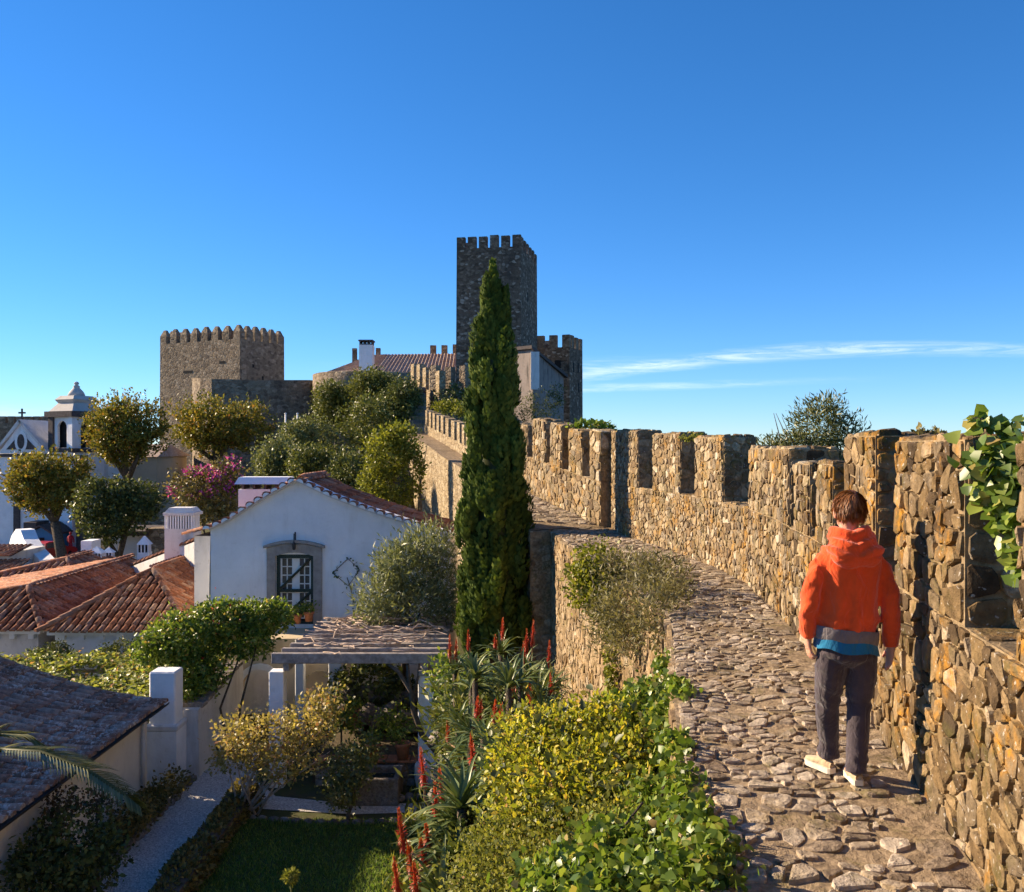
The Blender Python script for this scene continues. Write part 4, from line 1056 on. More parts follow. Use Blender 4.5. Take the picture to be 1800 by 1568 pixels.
for k in range(4): m.box((q.x-.72+k*.44, 100.65, 11.352), (q.x-.62+k*.44, 102.1, 11.6))
m.box((q.x-.82, 100.5, 11.602), (q.x+.78, 102.3, 11.75)); m.build('chimney_cap', M['blackstone'], stk)
# little crenellated pieces beyond the roof
for (nm, lab, x0, x1, zt, D_, n_) in (('battlement', 'small stone battlement behind the white castle chimney', 619, 668, 612, 112, 4), ('battlement', 'small stone battlement beside the keep above the red roof', 756, 806, 606, 113, 3)):
    a, b = P(x0, zt, D_), P(x1, zt, D_); r_ = thing(nm, lab, 'battlement', (a.x, a.y, 4))
    m = MB(); m.box((a.x, D_, 3), (b.x, D_+2, a.z-1.4)); m.build('wall', M['castle'], r_)
    edge_merlons(r_, (a.x, D_), (b.x, D_), a.z-1.4, n_, (b.x-a.x)/n_*.62, 1.4, .6, M['castle'], inward=Vector((0, 1, 0)))

# upper lengths of the town wall next to the castle, with the stair
UW = thing('upper_wall', 'sunlit short wall with narrow merlons at the top of the hillside stair', 'wall', (-7.5, 70, 0))
a, b = P(722, 690, 76), P(772, 700, 68); 
m = MB(); m.prism([(a.x,a.y,-2),(b.x,b.y,-2),(b.x+.6,b.y+.2,-2),(a.x+.6,a.y+.2,-2)], [(a.x,a.y,5.1),(b.x,b.y,3.9),(b.x+.6,b.y+.2,3.9),(a.x+.6,a.y+.2,5.1)]); m.build('wall', M['farwall'], UW)
edge_merlons(UW, (a.x, a.y), (b.x, b.y), 5.1, 5, .95, 1.75, .5, M['farwall'], slope=-1.2/(v2(b)-v2(a)).length, inward=Vector((1, .2, 0)))
DW = thing('upper_wall', 'shaded crenellated wall crossing behind the cypress below the keep', 'wall', (-4, 72, 2))
a, b = P(766, 690, 69), P(850, 690, 74)
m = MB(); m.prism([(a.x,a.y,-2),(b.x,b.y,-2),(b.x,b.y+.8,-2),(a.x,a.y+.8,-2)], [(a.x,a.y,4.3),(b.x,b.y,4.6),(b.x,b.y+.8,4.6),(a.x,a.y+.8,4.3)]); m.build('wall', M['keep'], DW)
edge_merlons(DW, (a.x, a.y), (b.x, b.y), 4.3, 4, .62, 1.75, .6, M['castle'], slope=.08, inward=Vector((0, 1, 0)))
STR = thing('stair', 'narrow stone stair climbing the hillside to the upper wall', 'stair', (-7.6, 66, 0))
n = 16
for k in range(n):
    y = 60.5 + k*.62; z = 0.2 + k*.27; xl = (724-900)/1600*y - .25; xr = (746-900)/1600*y + .1
    m = MB(); m.box((xl, y, z-2.2), (xr, y+.64, z+.27), bev=.03); m.r = [RS.random()]*len(m.f); m.build('step', M['rock'] if k % 2 else M['wall_stone'], STR)

# ================================================================ the church at the left
CH = thing('church', 'white church with dark pediment panels and a belfry', 'church', (-42, 82, -9.6))
D_ = 80.0; f = D_/1600; X = lambda px: (px-900)*f; Z = lambda py: (784-py)*f
m = MB(); m.prism([(X(-60),D_,-10),(X(85),D_,-10),(X(85)+1,D_+14,-10),(X(-60),D_+14,-10)], [(X(-60),D_,Z(801)),(X(85),D_,Z(801)),(X(85)+1,D_+14,Z(801)),(X(-60),D_+14,Z(801))]); m.build('wall', M['white'], CH)
m = MB(); ap = (X(37), Z(743)); l0, r0 = (X(-3), Z(797)), (X(80), Z(797))
m.prism([(l0[0],D_-.02,l0[1]),(r0[0],D_-.02,r0[1]),(ap[0],D_-.02,ap[1])], [(l0[0],D_+1.0,l0[1]),(r0[0],D_+1.0,r0[1]),(ap[0],D_+1.0,ap[1])]); ped = m.build('pediment', M['white'], CH)
for tri in ([(12,790),(33,790),(31,768)], [(43,790),(66,790),(45,768)]):
    m = MB(); m.prism([(X(p[0]),D_-.03,Z(p[1])) for p in tri], [(X(p[0]),D_-.10,Z(p[1])) for p in tri]); m.build('panel', M['blackstone'], ped)
m = MB(); m.prism([(X(38)+.55*math.cos(a),D_-.03,Z(776)+.95*math.sin(a)) for a in np.linspace(0, 2*math.pi, 18)[:-1]], [(X(38)+.55*math.cos(a),D_-.13,Z(776)+.95*math.sin(a)) for a in np.linspace(0, 2*math.pi, 18)[:-1]]); m.build('oculus_frame', M['white'], ped)
m = MB(); m.prism([(X(38)+.32*math.cos(a),D_-.12,Z(776)+.65*math.sin(a)) for a in np.linspace(0, 2*math.pi, 18)[:-1]], [(X(38)+.32*math.cos(a),D_-.15,Z(776)+.65*math.sin(a)) for a in np.linspace(0, 2*math.pi, 18)[:-1]]); m.build('oculus', M['blackstone'], ped)
m = MB(); m.box((X(-40), D_-.2, Z(803)), (X(86), D_-.003, Z(798))); m.build('cornice', M['blackstone'], CH)
m = MB()
m.prism([(ap[0]-.1,D_-.25,ap[1]+.05),(r0[0]+.25,D_-.25,r0[1]-.05),(r0[0]+.25,D_+13,r0[1]-.05),(ap[0]-.1,D_+13,ap[1]+.05)], [(ap[0]-.1,D_-.25,ap[1]+.3),(r0[0]+.25,D_-.25,r0[1]+.2),(r0[0]+.25,D_+13,r0[1]+.2),(ap[0]-.1,D_+13,ap[1]+.3)])
m.prism([(l0[0]-.25,D_-.25,l0[1]-.05),(ap[0]+.1,D_-.25,ap[1]+.05),(ap[0]+.1,D_+13,ap[1]+.05),(l0[0]-.25,D_+13,l0[1]-.05)], [(l0[0]-.25,D_-.25,l0[1]+.2),(ap[0]-.1,D_-.25,ap[1]+.302),(ap[0]-.1,D_+13,ap[1]+.302),(l0[0]-.25,D_+13,l0[1]+.2)]); m.build('roof', M['white_old'], CH)
m = MB(); m.box((ap[0]-.06, D_+.1, ap[1]+.3), (ap[0]+.06, D_+.22, ap[1]+1.25)); m.box((ap[0]-.3, D_+.1, ap[1]+.8), (ap[0]-.062, D_+.22, ap[1]+.95)); m.box((ap[0]+.062, D_+.1, ap[1]+.8), (ap[0]+.3, D_+.22, ap[1]+.95)); m.build('cross', M['blackstone'], CH)
m = MB(); m.box((X(25), D_-.15, -9.6), (X(36), D_-.003, Z(885))); m.build('corner_strip', M['blackstone'], CH)
m = MB(); m.box((X(150), D_-1.7, -10), (X(163), D_-.9, Z(800))); m.build('pilaster', M['blackstone'], CH)
# belfry, turned so that two faces show
bc = Vector((X(123), D_+1.2, 0)); th0 = rad(28)
def rot(px, py): return (bc.x + px*math.cos(th0) + py*math.sin(th0), bc.y - px*math.sin(th0) + py*math.cos(th0))
def ring(r, z): return [(*rot(sx_*r, sy_*r), z) for sx_, sy_ in ((-1,-1),(1,-1),(1,1),(-1,1))]
m = MB(); m.prism(ring(1.62, -10), ring(1.62, Z(795))); tw = m.build('bell_tower', M['white'], CH)
m = MB(); m.prism(ring(1.75, Z(795)), ring(1.75, Z(788))); m.build('string_course', M['blackstone'], tw)
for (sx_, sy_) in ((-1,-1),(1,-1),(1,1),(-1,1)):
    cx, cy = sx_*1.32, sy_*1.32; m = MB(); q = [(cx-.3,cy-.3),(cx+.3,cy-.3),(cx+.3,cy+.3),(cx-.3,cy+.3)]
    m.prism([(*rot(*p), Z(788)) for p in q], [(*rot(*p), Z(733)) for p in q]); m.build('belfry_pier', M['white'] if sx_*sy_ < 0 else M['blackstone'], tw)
for (ax, sg) in (('y', -1), ('x', -1), ('x', 1), ('y', 1)):
    pts = []
    w = 1.02
    outer = [(-w, Z(788)), (-w, Z(733)), (w, Z(733)), (w, Z(788)), (.62, Z(788))] + [(.62*math.cos(a), Z(752)+.62*math.sin(a)) for a in np.linspace(0, math.pi, 9)] + [(-.62, Z(788))]
    q0 = [((p[0], sg*1.42) if ax == 'y' else (sg*1.42, p[0]), p[1]) for p in outer]; q1 = [((p[0], sg*1.2) if ax == 'y' else (sg*1.2, p[0]), p[1]) for p in outer]
    m = MB(); m.prism([(*rot(*p[0]), p[1]) for p in q0], [(*rot(*p[0]), p[1]) for p in q1]); m.build('arch_face', M['white'], tw)
m = MB(); m.prism(ring(.95, Z(787)), ring(.95, Z(734))); m.build('belfry_dark_core', M['dark'], tw)  # dark block standing in for the shade inside the belfry arches
bl = MB(); bl.lathe([(.42,0),(.36,.12),(.3,.5),(.18,.75),(.05,.8)], (bc.x, bc.y, Z(770)), 12); bl.build('bell', M['iron'], tw)
m = MB(); m.prism(ring(1.85, Z(733)), ring(1.85, Z(723))); m.build('belfry_cornice', M['blackstone'], tw)
m = MB(); m.prism(ring(1.6, Z(723)), ring(1.05, Z(708))); m.prism(ring(1.05, Z(707.9)), ring(1.25, Z(702))); m.prism(ring(1.25, Z(701.9)), ring(.95, Z(695))); m.lathe([(.75,Z(694.9)),(.6,Z(688)),(.35,Z(682)),(.25,Z(680)),(.3,Z(678)),(.13,Z(675)),(.22,Z(673)),(.2,Z(671)),(.05,Z(669))], (bc.x, bc.y, 0), 14); m.build('belfry_roof', m_plaster('grey_lime', (0.52, 0.49, 0.45), amt=.6), tw)
# more of the church side
m = MB(); m.box((X(88), D_+2.9, -10), (X(165), D_+14, Z(800))); m.build('nave_wall', M['white'], CH)

# cream building and other fragments of the town
CB = thing('cream_building', 'cream walled building behind the round trees below the brown tower', 'building', (-36, 88, -9))
m = MB(); m.box(((166-900)/1600*86, 86, -10), ((275-900)/1600*86, 94, (784-803)/1600*86)); m.build('wall', M['cream'], CB)
m = MB(); a = (160-900)/1600*86; b = (280-900)/1600*86; z = (784-803)/1600*86; m.add([(a,85.6,z),(b,85.6,z),(b-.5,90,z+1.2),(a,90,z+1.2),(b,94.5,z),(a,94.5,z)], [(0,1,2,3),(1,4,2),(3,2,4,5)], .3); m.build('roof', M['tile_old'], CB)
FW = thing('far_wall', 'distant crenellated wall on the skyline behind the church', 'wall', (-70, 130, -6))
a, b = P(-60, 744, 130), P(98, 744, 130); m = MB(); m.box((a.x, 130, -12), (b.x, 132, a.z)); m.build('wall', M['castle'], FW)
edge_merlons(FW, (a.x, 130), (b.x, 130), a.z, 11, .85, .95, .8, M['castle'], inward=Vector((0, 1, 0)))
BH = thing('blue_house', 'small blue house with a dark door beside the church foot', 'house', (-42.5, 76, -9.5))
f = 76/1600; X = lambda px: (px-900)*f; Z = lambda py: (784-py)*f
m = MB(); m.prism([(X(52),76,-10),(X(92),76,-10),(X(92),76,Z(938)),(X(72),76,Z(927)),(X(52),76,Z(938))], [(X(52),79,-10),(X(92),79,-10),(X(92),79,Z(938)),(X(72),79,Z(927)),(X(52),79,Z(938))]); m.build('wall', M['blue_wall'], BH)
m = MB(); m.box((X(65), 75.94, -10), (X(78), 75.998, Z(945))); m.build('door', M['dark'], BH)
m = MB()
m.prism([(X(46),75.7,Z(941)),(X(72),75.7,Z(925)),(X(72),79.3,Z(925)),(X(46),79.3,Z(941))], [(X(46),75.7,Z(938)),(X(72),75.7,Z(922)),(X(72),79.3,Z(922)),(X(46),79.3,Z(938))])
m.prism([(X(72)+.002,75.7,Z(925)),(X(97),75.7,Z(941)),(X(97),79.3,Z(941)),(X(72)+.002,79.3,Z(925))], [(X(72)+.002,75.7,Z(922)),(X(97),75.7,Z(938)),(X(97),79.3,Z(938)),(X(72)+.002,79.3,Z(922))]); m.build('roof', M['blackstone'], BH)
m = MB(); m.box((X(30), 77, -10), (X(52)-.002, 79.2, Z(920))); m.build('shed_wall', M['blackstone'], BH)
# bright white stepped gable at the left, with two bits of tiled roof
GA = thing('white_gable', 'brilliant sunlit white curved gable wall left of the red car', 'wall', (-24, 48, -8))
D_ = 50; f = D_/1600; X = lambda px: (px-900)*f; Z = lambda py: (784-py)*f
pts = [(20,1012),(75,1012),(70,985),(52,965),(42,948),(36,932),(28,930),(20,942),(15,960)]
dg_ = lambda px: 54 - (px-15)/60*7
gp = [P(p[0], p[1], dg_(p[0])) for p in pts]; gp[0].z = gp[1].z = -10
m = MB(); m.prism(gp, [p + Vector((.5, .6, 0)) for p in gp]); m.build('wall', M['white'], GA)
FR = thing('tiled_house', 'sliver of sunlit red tiled roof at the left picture edge beside the white gable', 'house', (-28, 46, -9))
m = MB(); m.box((-33, 46.4, -10), ((16-900)/1600*46.4, 50, (784-975)/1600*46)); m.box((-33,45.2,-10), ((28-900)/1600*45.2,46.39,(784-1000)/1600*45.2)); m.build('wall', M['white_old'], FR)
ts = Tiles()
for (xr, ye, ze_, yt, zt) in (((19-900)/1600*46, 46.0, (784-978)/1600*46, 48.2, (784-957)/1600*48.2), ((27-900)/1600*45, 44.8, (784-1003)/1600*44.8, 46.4, (784-985)/1600*46.4)):
    L2 = math.hypot(yt-ye, zt-ze_); sf = lambda u, t, ye=ye, ze_=ze_, yt=yt, zt=zt, L2=L2: (u, yt+(ye-yt)*t/L2, zt+(ze_-zt)*t/L2)
    b_ = bed(sf, xr-5, xr, 0, L2, 'roof', FR, 2, 2); ts.face(sf, xr-3.2, xr, 0, L2+.05, None, b_)
ts.build('tile', FR, 80)

# ---------------------------------------------------------------- little chimneys and walls right of the street
def small_chimney(label, px0, px1, pyt, pyb, D_, n_slots, kind):
    f = D_/1600; x0, x1 = (px0-900)*f, (px1-900)*f; zt, zb = (784-pyt)*f, (784-pyb)*f; w = x1-x0; cx = (x0+x1)/2; h = zt-zb; dp = w*.8
    r_ = thing('chimney', label, 'chimney', (cx, D_, zb))
    hs_ = .28*h; zs = zt - (.30*h if kind != 'slot' else .16*h)
    m = MB(); m.box((x0, D_, zb-2.5), (x1, D_+dp, zs-hs_)); m.build('stack', M['white'] if kind != 'slot' else M['white_old'], r_)
    m = MB(); m.box((x0+.07*w, D_+.07*w, zs-hs_-.01), (x1-.07*w, D_+dp-.07*w, zs)); m.build('flue', M['dark'], r_)
    for k in range(n_slots + 1):
        xa = x0 + (w*.9)*k/n_slots; m = MB(); m.box((xa, D_+.0, zs-hs_), (xa+.10*w*(1 if n_slots < 7 else .45), D_+.06*w, zs)); m.build('bar', M['white'], r_)
    for k in range(4):
        ya = D_ + dp*.1 + dp*.8*k/4; m = MB(); m.box((x1-.06*w, ya, zs-hs_), (x1, ya+dp*.08, zs)); m.box((x0, ya, zs-hs_), (x0+.06*w, ya+dp*.08, zs)); m.build('bar', M['white'], r_)
    m = MB()
    if kind == 'cone': m.prism([(x0-.06*w,D_-.06*w,zs),(x1+.06*w,D_-.06*w,zs),(x1+.06*w,D_+dp+.06*w,zs),(x0-.06*w,D_+dp+.06*w,zs)], [(cx-.06*w,D_+dp/2-.05*w,zt),(cx+.06*w,D_+dp/2-.05*w,zt),(cx+.06*w,D_+dp/2+.05*w,zt),(cx-.06*w,D_+dp/2+.05*w,zt)])
    else: m.box((x0-.04*w, D_-.04*w, zs), (x1+.04*w, D_+dp+.04*w, zs+.06*h)); m.prism([(x0,D_,zs+.06*h+.001),(x1,D_,zs+.06*h+.001),(x1,D_+dp,zs+.06*h+.001),(x0,D_+dp,zs+.06*h+.001)], [(x0+.12*w,D_+.1*dp,zt),(x1-.12*w,D_+.1*dp,zt),(x1-.12*w,D_+.9*dp,zt),(x0+.12*w,D_+.9*dp,zt)])
    m.build('cap', M['white'] if kind == 'cone' else M['white_old'], r_)
small_chimney('tall weathered chimney with a row of narrow slots left of the gabled house', 289, 340, 893, 976, 32, 10, 'slot')
small_chimney('slim white chimney with a pointed cap right of the little tree trunk', 241, 261, 943, 992, 38, 3, 'cone')
small_chimney('left of two little house shaped chimneys above the red roofs', 154, 178, 962, 998, 38.5, 4, 'cone')
small_chimney('right of two little house shaped chimneys above the red roofs', 179.5, 197, 963, 992, 40, 3, 'cone')
f = 40.5/1600; m = MB(); PW = thing('white_pillar', 'narrow white wall end left of the little house shaped chimneys', 'wall', ((150-900)*f, 40.5, -7))
m.box(((142-900)*f, 40.5, -8.5), ((161-900)*f, 41.4, (784-951)*f)); m.build('wall', M['white'], PW)
LW = thing('sloping_wall', 'weathered white wall sloping up with a tile coping behind the red hipped roof', 'wall', (-13, 34, -6))
a, b = P(190, 1030, 36.5), P(348, 972, 31); ta, tb = P(190, 1012, 36.5), P(348, 950, 31)
m = MB(); m.prism([(a.x,a.y,-8),(b.x,b.y,-8),(b.x-.05,b.y+.3,-8),(a.x-.05,a.y+.3,-8)], [(a.x,a.y,ta.z),(b.x,b.y,tb.z),(b.x-.05,b.y+.3,tb.z),(a.x-.05,a.y+.3,ta.z)]); m.build('wall_body', M['white_old'], LW)
ts = Tiles(); ts.ridge(Vector((a.x, a.y+.15, ta.z-.03)), Vector((b.x, b.y+.15, tb.z-.03)), LW, .38, 1.5); ts.build('tile', LW, 60)
# shed and ruined walls under the small tree
SD = thing('old_shed', 'old stone shed with a dark sloping roof behind the slim chimney', 'shed', (-20, 52, -8))
f = 52/1600; m = MB(); m.box(((196-900)*f, 52, -10), ((262-900)*f, 55, (784-938)*f)); m.build('wall', M['white_old'], SD)
m = MB(); m.box(((190-900)*f, 51.4, (784-940)*f), ((268-900)*f, 55.4, (784-932)*f)); m.build('roof', M['blackstone'], SD)
m = MB(); m.box(((262-900)*f+.002, 51.5, -10), ((296-900)*f, 53, (784-928)*f)); m.build('side_wall', M['castle'], SD)
TWL = thing('hill_wall', 'low rubble terrace wall below the bougainvillea and castle', 'wall', (-20, 66, -6))
f = 66/1600; m = MB(); m.prism([((262-900)*f,66,-9),((520-900)*f,63,-9),((520-900)*f,64,-9),((262-900)*f,67,-9)], [((262-900)*f,66,(784-850)*f),((520-900)*f,63,(784-842)*f),((520-900)*f,64,(784-842)*f),((262-900)*f,67,(784-850)*f)]); m.build('wall_body', M['castle'], TWL)
m = MB(); m.prism([((150-900)*.034,56,-9.5),((300-900)*.034,54,-9.5),((300-900)*.034,54.6,-9.5),((150-900)*.034,56.6,-9.5)], [((150-900)*.034,56,-4.9),((300-900)*.034,54,-5.1),((300-900)*.034,54.6,-5.1),((150-900)*.034,56.6,-4.9)]); m.build('wall_body', M['farwall'], TWL)
# pale rods on the hillside
for k, (px, pyt, pyb) in enumerate(((502, 728, 758), (523, 728, 748))):
    q = P(px, pyb, 66); r_ = thing('pale_pole', ('left' if k == 0 else 'right') + ' of two pale poles standing among the hillside bushes', 'pole', (q.x, q.y, q.z)); t = P(px, pyt, 66)
    m = MB(); m.tube([(q.x, q.y, q.z-3), t], .06, 6); m.build('shaft', M['white_paint'], r_)
    m = MB(); m.lathe([(.09, 0), (.09, .06), (.03, .1)], t, 8); m.build('cap', M['white_paint'], r_)

# ================================================================ red car seen from behind
def red_car():
    q = P(56, 989, 70); c = thing('parked_car', 'red hatchback parked on the street below the church', 'car', q)
    paint = NT('red_car_paint').principled((0.42, 0.02, 0.025), 0.28, None, 0.5); tyre = m_plain('tyre_rubber', (0.02, 0.02, 0.02), 0.9, 0.1)
    red = NT('tail_lamp').principled((0.35, 0.01, 0.01), 0.2, None, 0.6)
    Rz = Matrix.Translation(q) @ Matrix.Rotation(rad(-14), 4, 'Z')
    prof = [(0,.35),(.02,.75),(.12,.9),(.3,.95),(.62,1.42),(1.0,1.5),(2.0,1.46),(2.75,1.0),(3.6,.88),(3.9,.7),(3.95,.35)]
    V = []; F = []
    for sx_ in (-1, 1):
        for (y, z) in prof: V.append(Rz @ Vector((sx_*(.86 if z < 1.0 else .86-.32*(z-1.0)), y, z)))
    n = len(prof); F = [(i, i+1, n+i+1, n+i) for i in range(n-1)] + [tuple(range(n)), tuple(range(2*n-1, n-1, -1)), (0, n, 2*n-1, n-1)]
    me = mesh_any('body', V, F, .3); link('body', me, c, paint)
    def pb(name, pts, mat, parent=c):
        m = MB(); m.add([Rz @ Vector(p) for p in pts], [tuple(range(len(pts)))]); return m.build(name, mat, parent)
    pb('rear_window', [(-.68,.315,1.0),(.68,.315,1.0),(.60,.58,1.37),(-.60,.58,1.37)], M['glass'])
    for s_ in (-1, 1):
        pb('side_window', [(s_*.862,.55,1.03),(s_*.862,2.5,1.03),(s_*.74,1.9,1.4),(s_*.74,.75,1.4)], M['glass'])
        m = MB(); m.box((s_*.72-.12, -.015, .68), (s_*.72+.12, .05, .92), M=Rz); m.build('tail_lamp', red, c)
        for y in (.7, 3.1):
            m = MB(); m.lathe([(.2,-.1),(.3,-.1),(.31,0),(.3,.1),(.2,.1)], (0,0,0), 14); m.v = [tuple(Rz @ (Vector((s_*.76, y, .31)) + Vector((v[2], v[0], v[1])))) for v in m.v]; w = m.build('wheel', tyre, c)
            m = MB(); m.lathe([(.05,-.11),(.19,-.09),(.19,.09),(.05,.11)], (0,0,0), 10); m.v = [tuple(Rz @ (Vector((s_*.76, y, .31)) + Vector((v[2], v[0], v[1])))) for v in m.v]; m.build('rim', M['iron'], w)
    m = MB(); m.box((-.26, -.03, .55), (.26, -.003, .67), M=Rz); m.build('number_plate', M['white_paint'], c)
    m = MB(); m.box((-.8, -.05, .36), (.8, .02, .5), M=Rz); m.build('bumper', paint, c)
red_car()
ST = [(-52, 66), (-32, 64), (-31, 78), (-34, 79.5), (-52, 79.5)]
zz = (784-989)/1600*70
tag(link('street', mesh_any('street', [(p[0], p[1], zz - .01) for p in ST], [tuple(range(5))], .3), None, ground_mat('asphalt', [(0.3, (.10,.10,.10)), (0.7, (.17,.165,.16))], 8, .01)), kind='structure')
# ================================================================ foliage
def leaf_ramp(a, b, c): return [(0.0, a), (0.55, b), (1.0, c)]
LM = {
 'gold':    m_leaf('plane_leaf', [(0, (0.100,0.103,0.018)), (.4, (0.180,0.172,0.030)), (.75, (0.306,0.250,0.045)), (.93, (0.396,0.259,0.053)), (1, (0.432,0.172,0.045))], .3, .25),
 'ever':    m_leaf('evergreen_leaf', leaf_ramp((0.066,0.083,0.022), (0.140,0.157,0.034), (0.281,0.264,0.075)), .25, .3),
 'evergrey':m_leaf('grey_evergreen_leaf', leaf_ramp((0.101,0.116,0.044), (0.185,0.200,0.069), (0.319,0.316,0.126)), .25, .3),
 'lime':    m_leaf('lime_leaf', leaf_ramp((0.108,0.121,0.016), (0.203,0.216,0.030), (0.324,0.311,0.054)), .4, .25),
 'dark':    m_leaf('dark_leaf', leaf_ramp((0.051,0.061,0.022), (0.114,0.131,0.037), (0.229,0.240,0.069)), .2, .2),
 'cypress': m_leaf('cypress_spray', leaf_ramp((0.048,0.079,0.017), (0.107,0.158,0.030), (0.237,0.277,0.050)), .2, .15, .7),
 'olean':   m_leaf('oleander_leaf', leaf_ramp((0.124,0.145,0.066), (0.235,0.255,0.125), (0.373,0.386,0.211)), .25, .35),
 'ivy':     m_leaf('ivy_leaf', [(0, (0.069,0.116,0.018)), (.5, (0.155,0.231,0.033)), (.9, (0.345,0.396,0.075)), (1, (0.483,0.330,0.120))], .35, .4, .38),
 'yellow':  m_leaf('yellow_green_leaf', [(0, (0.174,0.209,0.022)), (.4, (0.348,0.365,0.036)), (.8, (0.574,0.504,0.051)), (.95, (0.696,0.540,0.072)), (1, (0.522,0.278,0.087))], .4, .3),
 'fine':    m_leaf('fine_olive_leaf', leaf_ramp((0.135,0.150,0.030), (0.240,0.247,0.053), (0.390,0.360,0.090)), .35, .2),
 'pale':    m_leaf('pale_straw_leaf', [(0, (0.221,0.185,0.057)), (.5, (0.414,0.344,0.115)), (.85, (0.580,0.450,0.196)), (1, (0.469,0.225,0.115))], .35, .25),
 'vine':    m_leaf('vine_leaf', [(0, (0.140,0.173,0.028)), (.5, (0.296,0.329,0.068)), (.9, (0.516,0.500,0.152)), (1, (0.531,0.250,0.123))], .35, .4),
 'hedge':   m_leaf('brown_hedge_leaf', leaf_ramp((0.114,0.094,0.033), (0.213,0.174,0.053), (0.370,0.274,0.092)), .2, .15),
 'aloe':    m_leaf('aloe_leaf', leaf_ramp((0.078,0.118,0.040), (0.156,0.203,0.064), (0.296,0.312,0.114)), .15, .4, .4),
 'blade':   m_leaf('yucca_blade', leaf_ramp((0.065,0.111,0.039), (0.130,0.195,0.065), (0.260,0.312,0.117)), .2, .35, .4),
 'magenta': m_leaf('bougainvillea_bract', leaf_ramp((.30,.03,.22), (.45,.06,.33), (.55,.13,.45)), .4, .2),
 'olive':   m_leaf('wild_olive_leaf', leaf_ramp((0.070,0.084,0.028), (0.140,0.154,0.049), (0.266,0.252,0.098)), .25, .4),
 'grass':   m_leaf('grass_blade', leaf_ramp((0.086,0.151,0.031), (0.171,0.258,0.049), (0.323,0.377,0.094)), .3, .2),
 'palm':    m_leaf('palm_leaflet', leaf_ramp((.10,.11,.03), (.17,.17,.05), (.28,.25,.10)), .25, .35),
 'dry':     m_leaf('dry_olive_leaf', leaf_ramp((.10,.085,.045), (.20,.18,.085), (.34,.30,.17)), .3, .2),
 'brown':   m_leaf('dry_brown_leaf', leaf_ramp((.07,.045,.03), (.13,.09,.05), (.22,.15,.09)), .2, .1),
}
TPL = {
 'rhomb': (np.array([(0,0,0),(.32,.5,.06),(0,1,0),(-.32,.5,.06)]), np.array([(0,1,2,3)])),
 'lance': (np.array([(0,0,0),(.11,.45,.03),(0,1,-.06),(-.11,.45,.03)]), np.array([(0,1,2,3)])),
 'oval':  (np.array([(0,0,0),(.27,.25,.06),(.25,.62,.07),(0,1,-.05),(-.25,.62,.07),(-.27,.25,.06)]), np.array([(0,1,2,3),(0,3,4,5)])),
 'ivy':   (np.array([(0,0,0),(0.750,0.099,0.075),(0.517,0.750,0.060),(0,1,-.06),(-.30,.55,.04),(-.46,.06,.05)]), np.array([(0,1,2,3),(0,3,4,5)])),
 'blade': (np.array([(-.03,0,0),(.03,0,0),(0.029,0.700,0.156),(0,1,.05)]), np.array([(0,1,2,3)])),
}
def unit(a): return a / (np.linalg.norm(a, axis=1, keepdims=True) + 1e-9)
def leaf_mesh(name, pos, axis, nrm, size, tpl, rnd=None):
    tv, tf = TPL[tpl]; n = len(pos); k = len(tv)
    axis = unit(axis); side = unit(np.cross(axis, nrm)); nn = np.cross(side, axis)
    V = pos[:, None, :] + size[:, None, None] * (tv[None, :, 0, None]*side[:, None] + tv[None, :, 1, None]*axis[:, None] + tv[None, :, 2, None]*nn[:, None])
    F = (tf[None] + (np.arange(n)*k)[:, None, None]).reshape(-1, tf.shape[1])
    r = NR.random(n) if rnd is None else rnd
    return mesh_uniform(name, V.reshape(-1, 3), F, np.repeat(r, len(tf)))
def blob_points(blobs, n, clump, kc, shell=(.62, 1.04), flat=0.0):
    """leaf positions and outward directions: clumps spread through the crown, gaps between them"""
    bl = [(np.array(c, float), np.array(r if hasattr(r, '__len__') else (r, r, r), float)) for c, r in blobs]
    w = np.array([np.prod(r)**(2/3) for c, r in bl]); w /= w.sum()
    P_, N_ = [], []
    for (c, r), q in zip(bl, w):
        m = int(n*q) + 1; K = max(4, int(kc*q*len(bl)))
        d = unit(NR.normal(size=(K, 3))); rad_ = NR.uniform(shell[0], shell[1], (K, 1))
        cc = c + d * r * rad_; wt = NR.uniform(.4, 1.6, K); wt /= wt.sum()
        i = NR.choice(K, m, p=wt)
        p = cc[i] + NR.normal(size=(m, 3)) * clump * np.minimum(r, r.mean())/r.mean()
        P_.append(p); N_.append(unit((p - c)/r + NR.normal(size=(m, 3))*.45))
    return np.concatenate(P_), np.concatenate(N_)
def foliage(name, mat, blobs, n, size, tpl='rhomb', clump=.15, kc=60, parent=None, up=0.0, shell=(.62, 1.04), axis_out=.8, ground=None):
    p, o = blob_points(blobs, n, clump, kc, shell)
    if ground is not None:
        k = p[:, 2] > ground; p, o = p[k], o[k]
    m = len(p); ax = o*axis_out + NR.normal(size=(m, 3))*.7 + np.array([0, 0, up]); nr = o + NR.normal(size=(m, 3))*.6 + np.array([0, 0, .35])
    s = size * NR.uniform(.6, 1.35, m)
    return link(name, leaf_mesh(name, p, ax, nr, s, tpl), parent, LM[mat] if isinstance(mat, str) else mat)
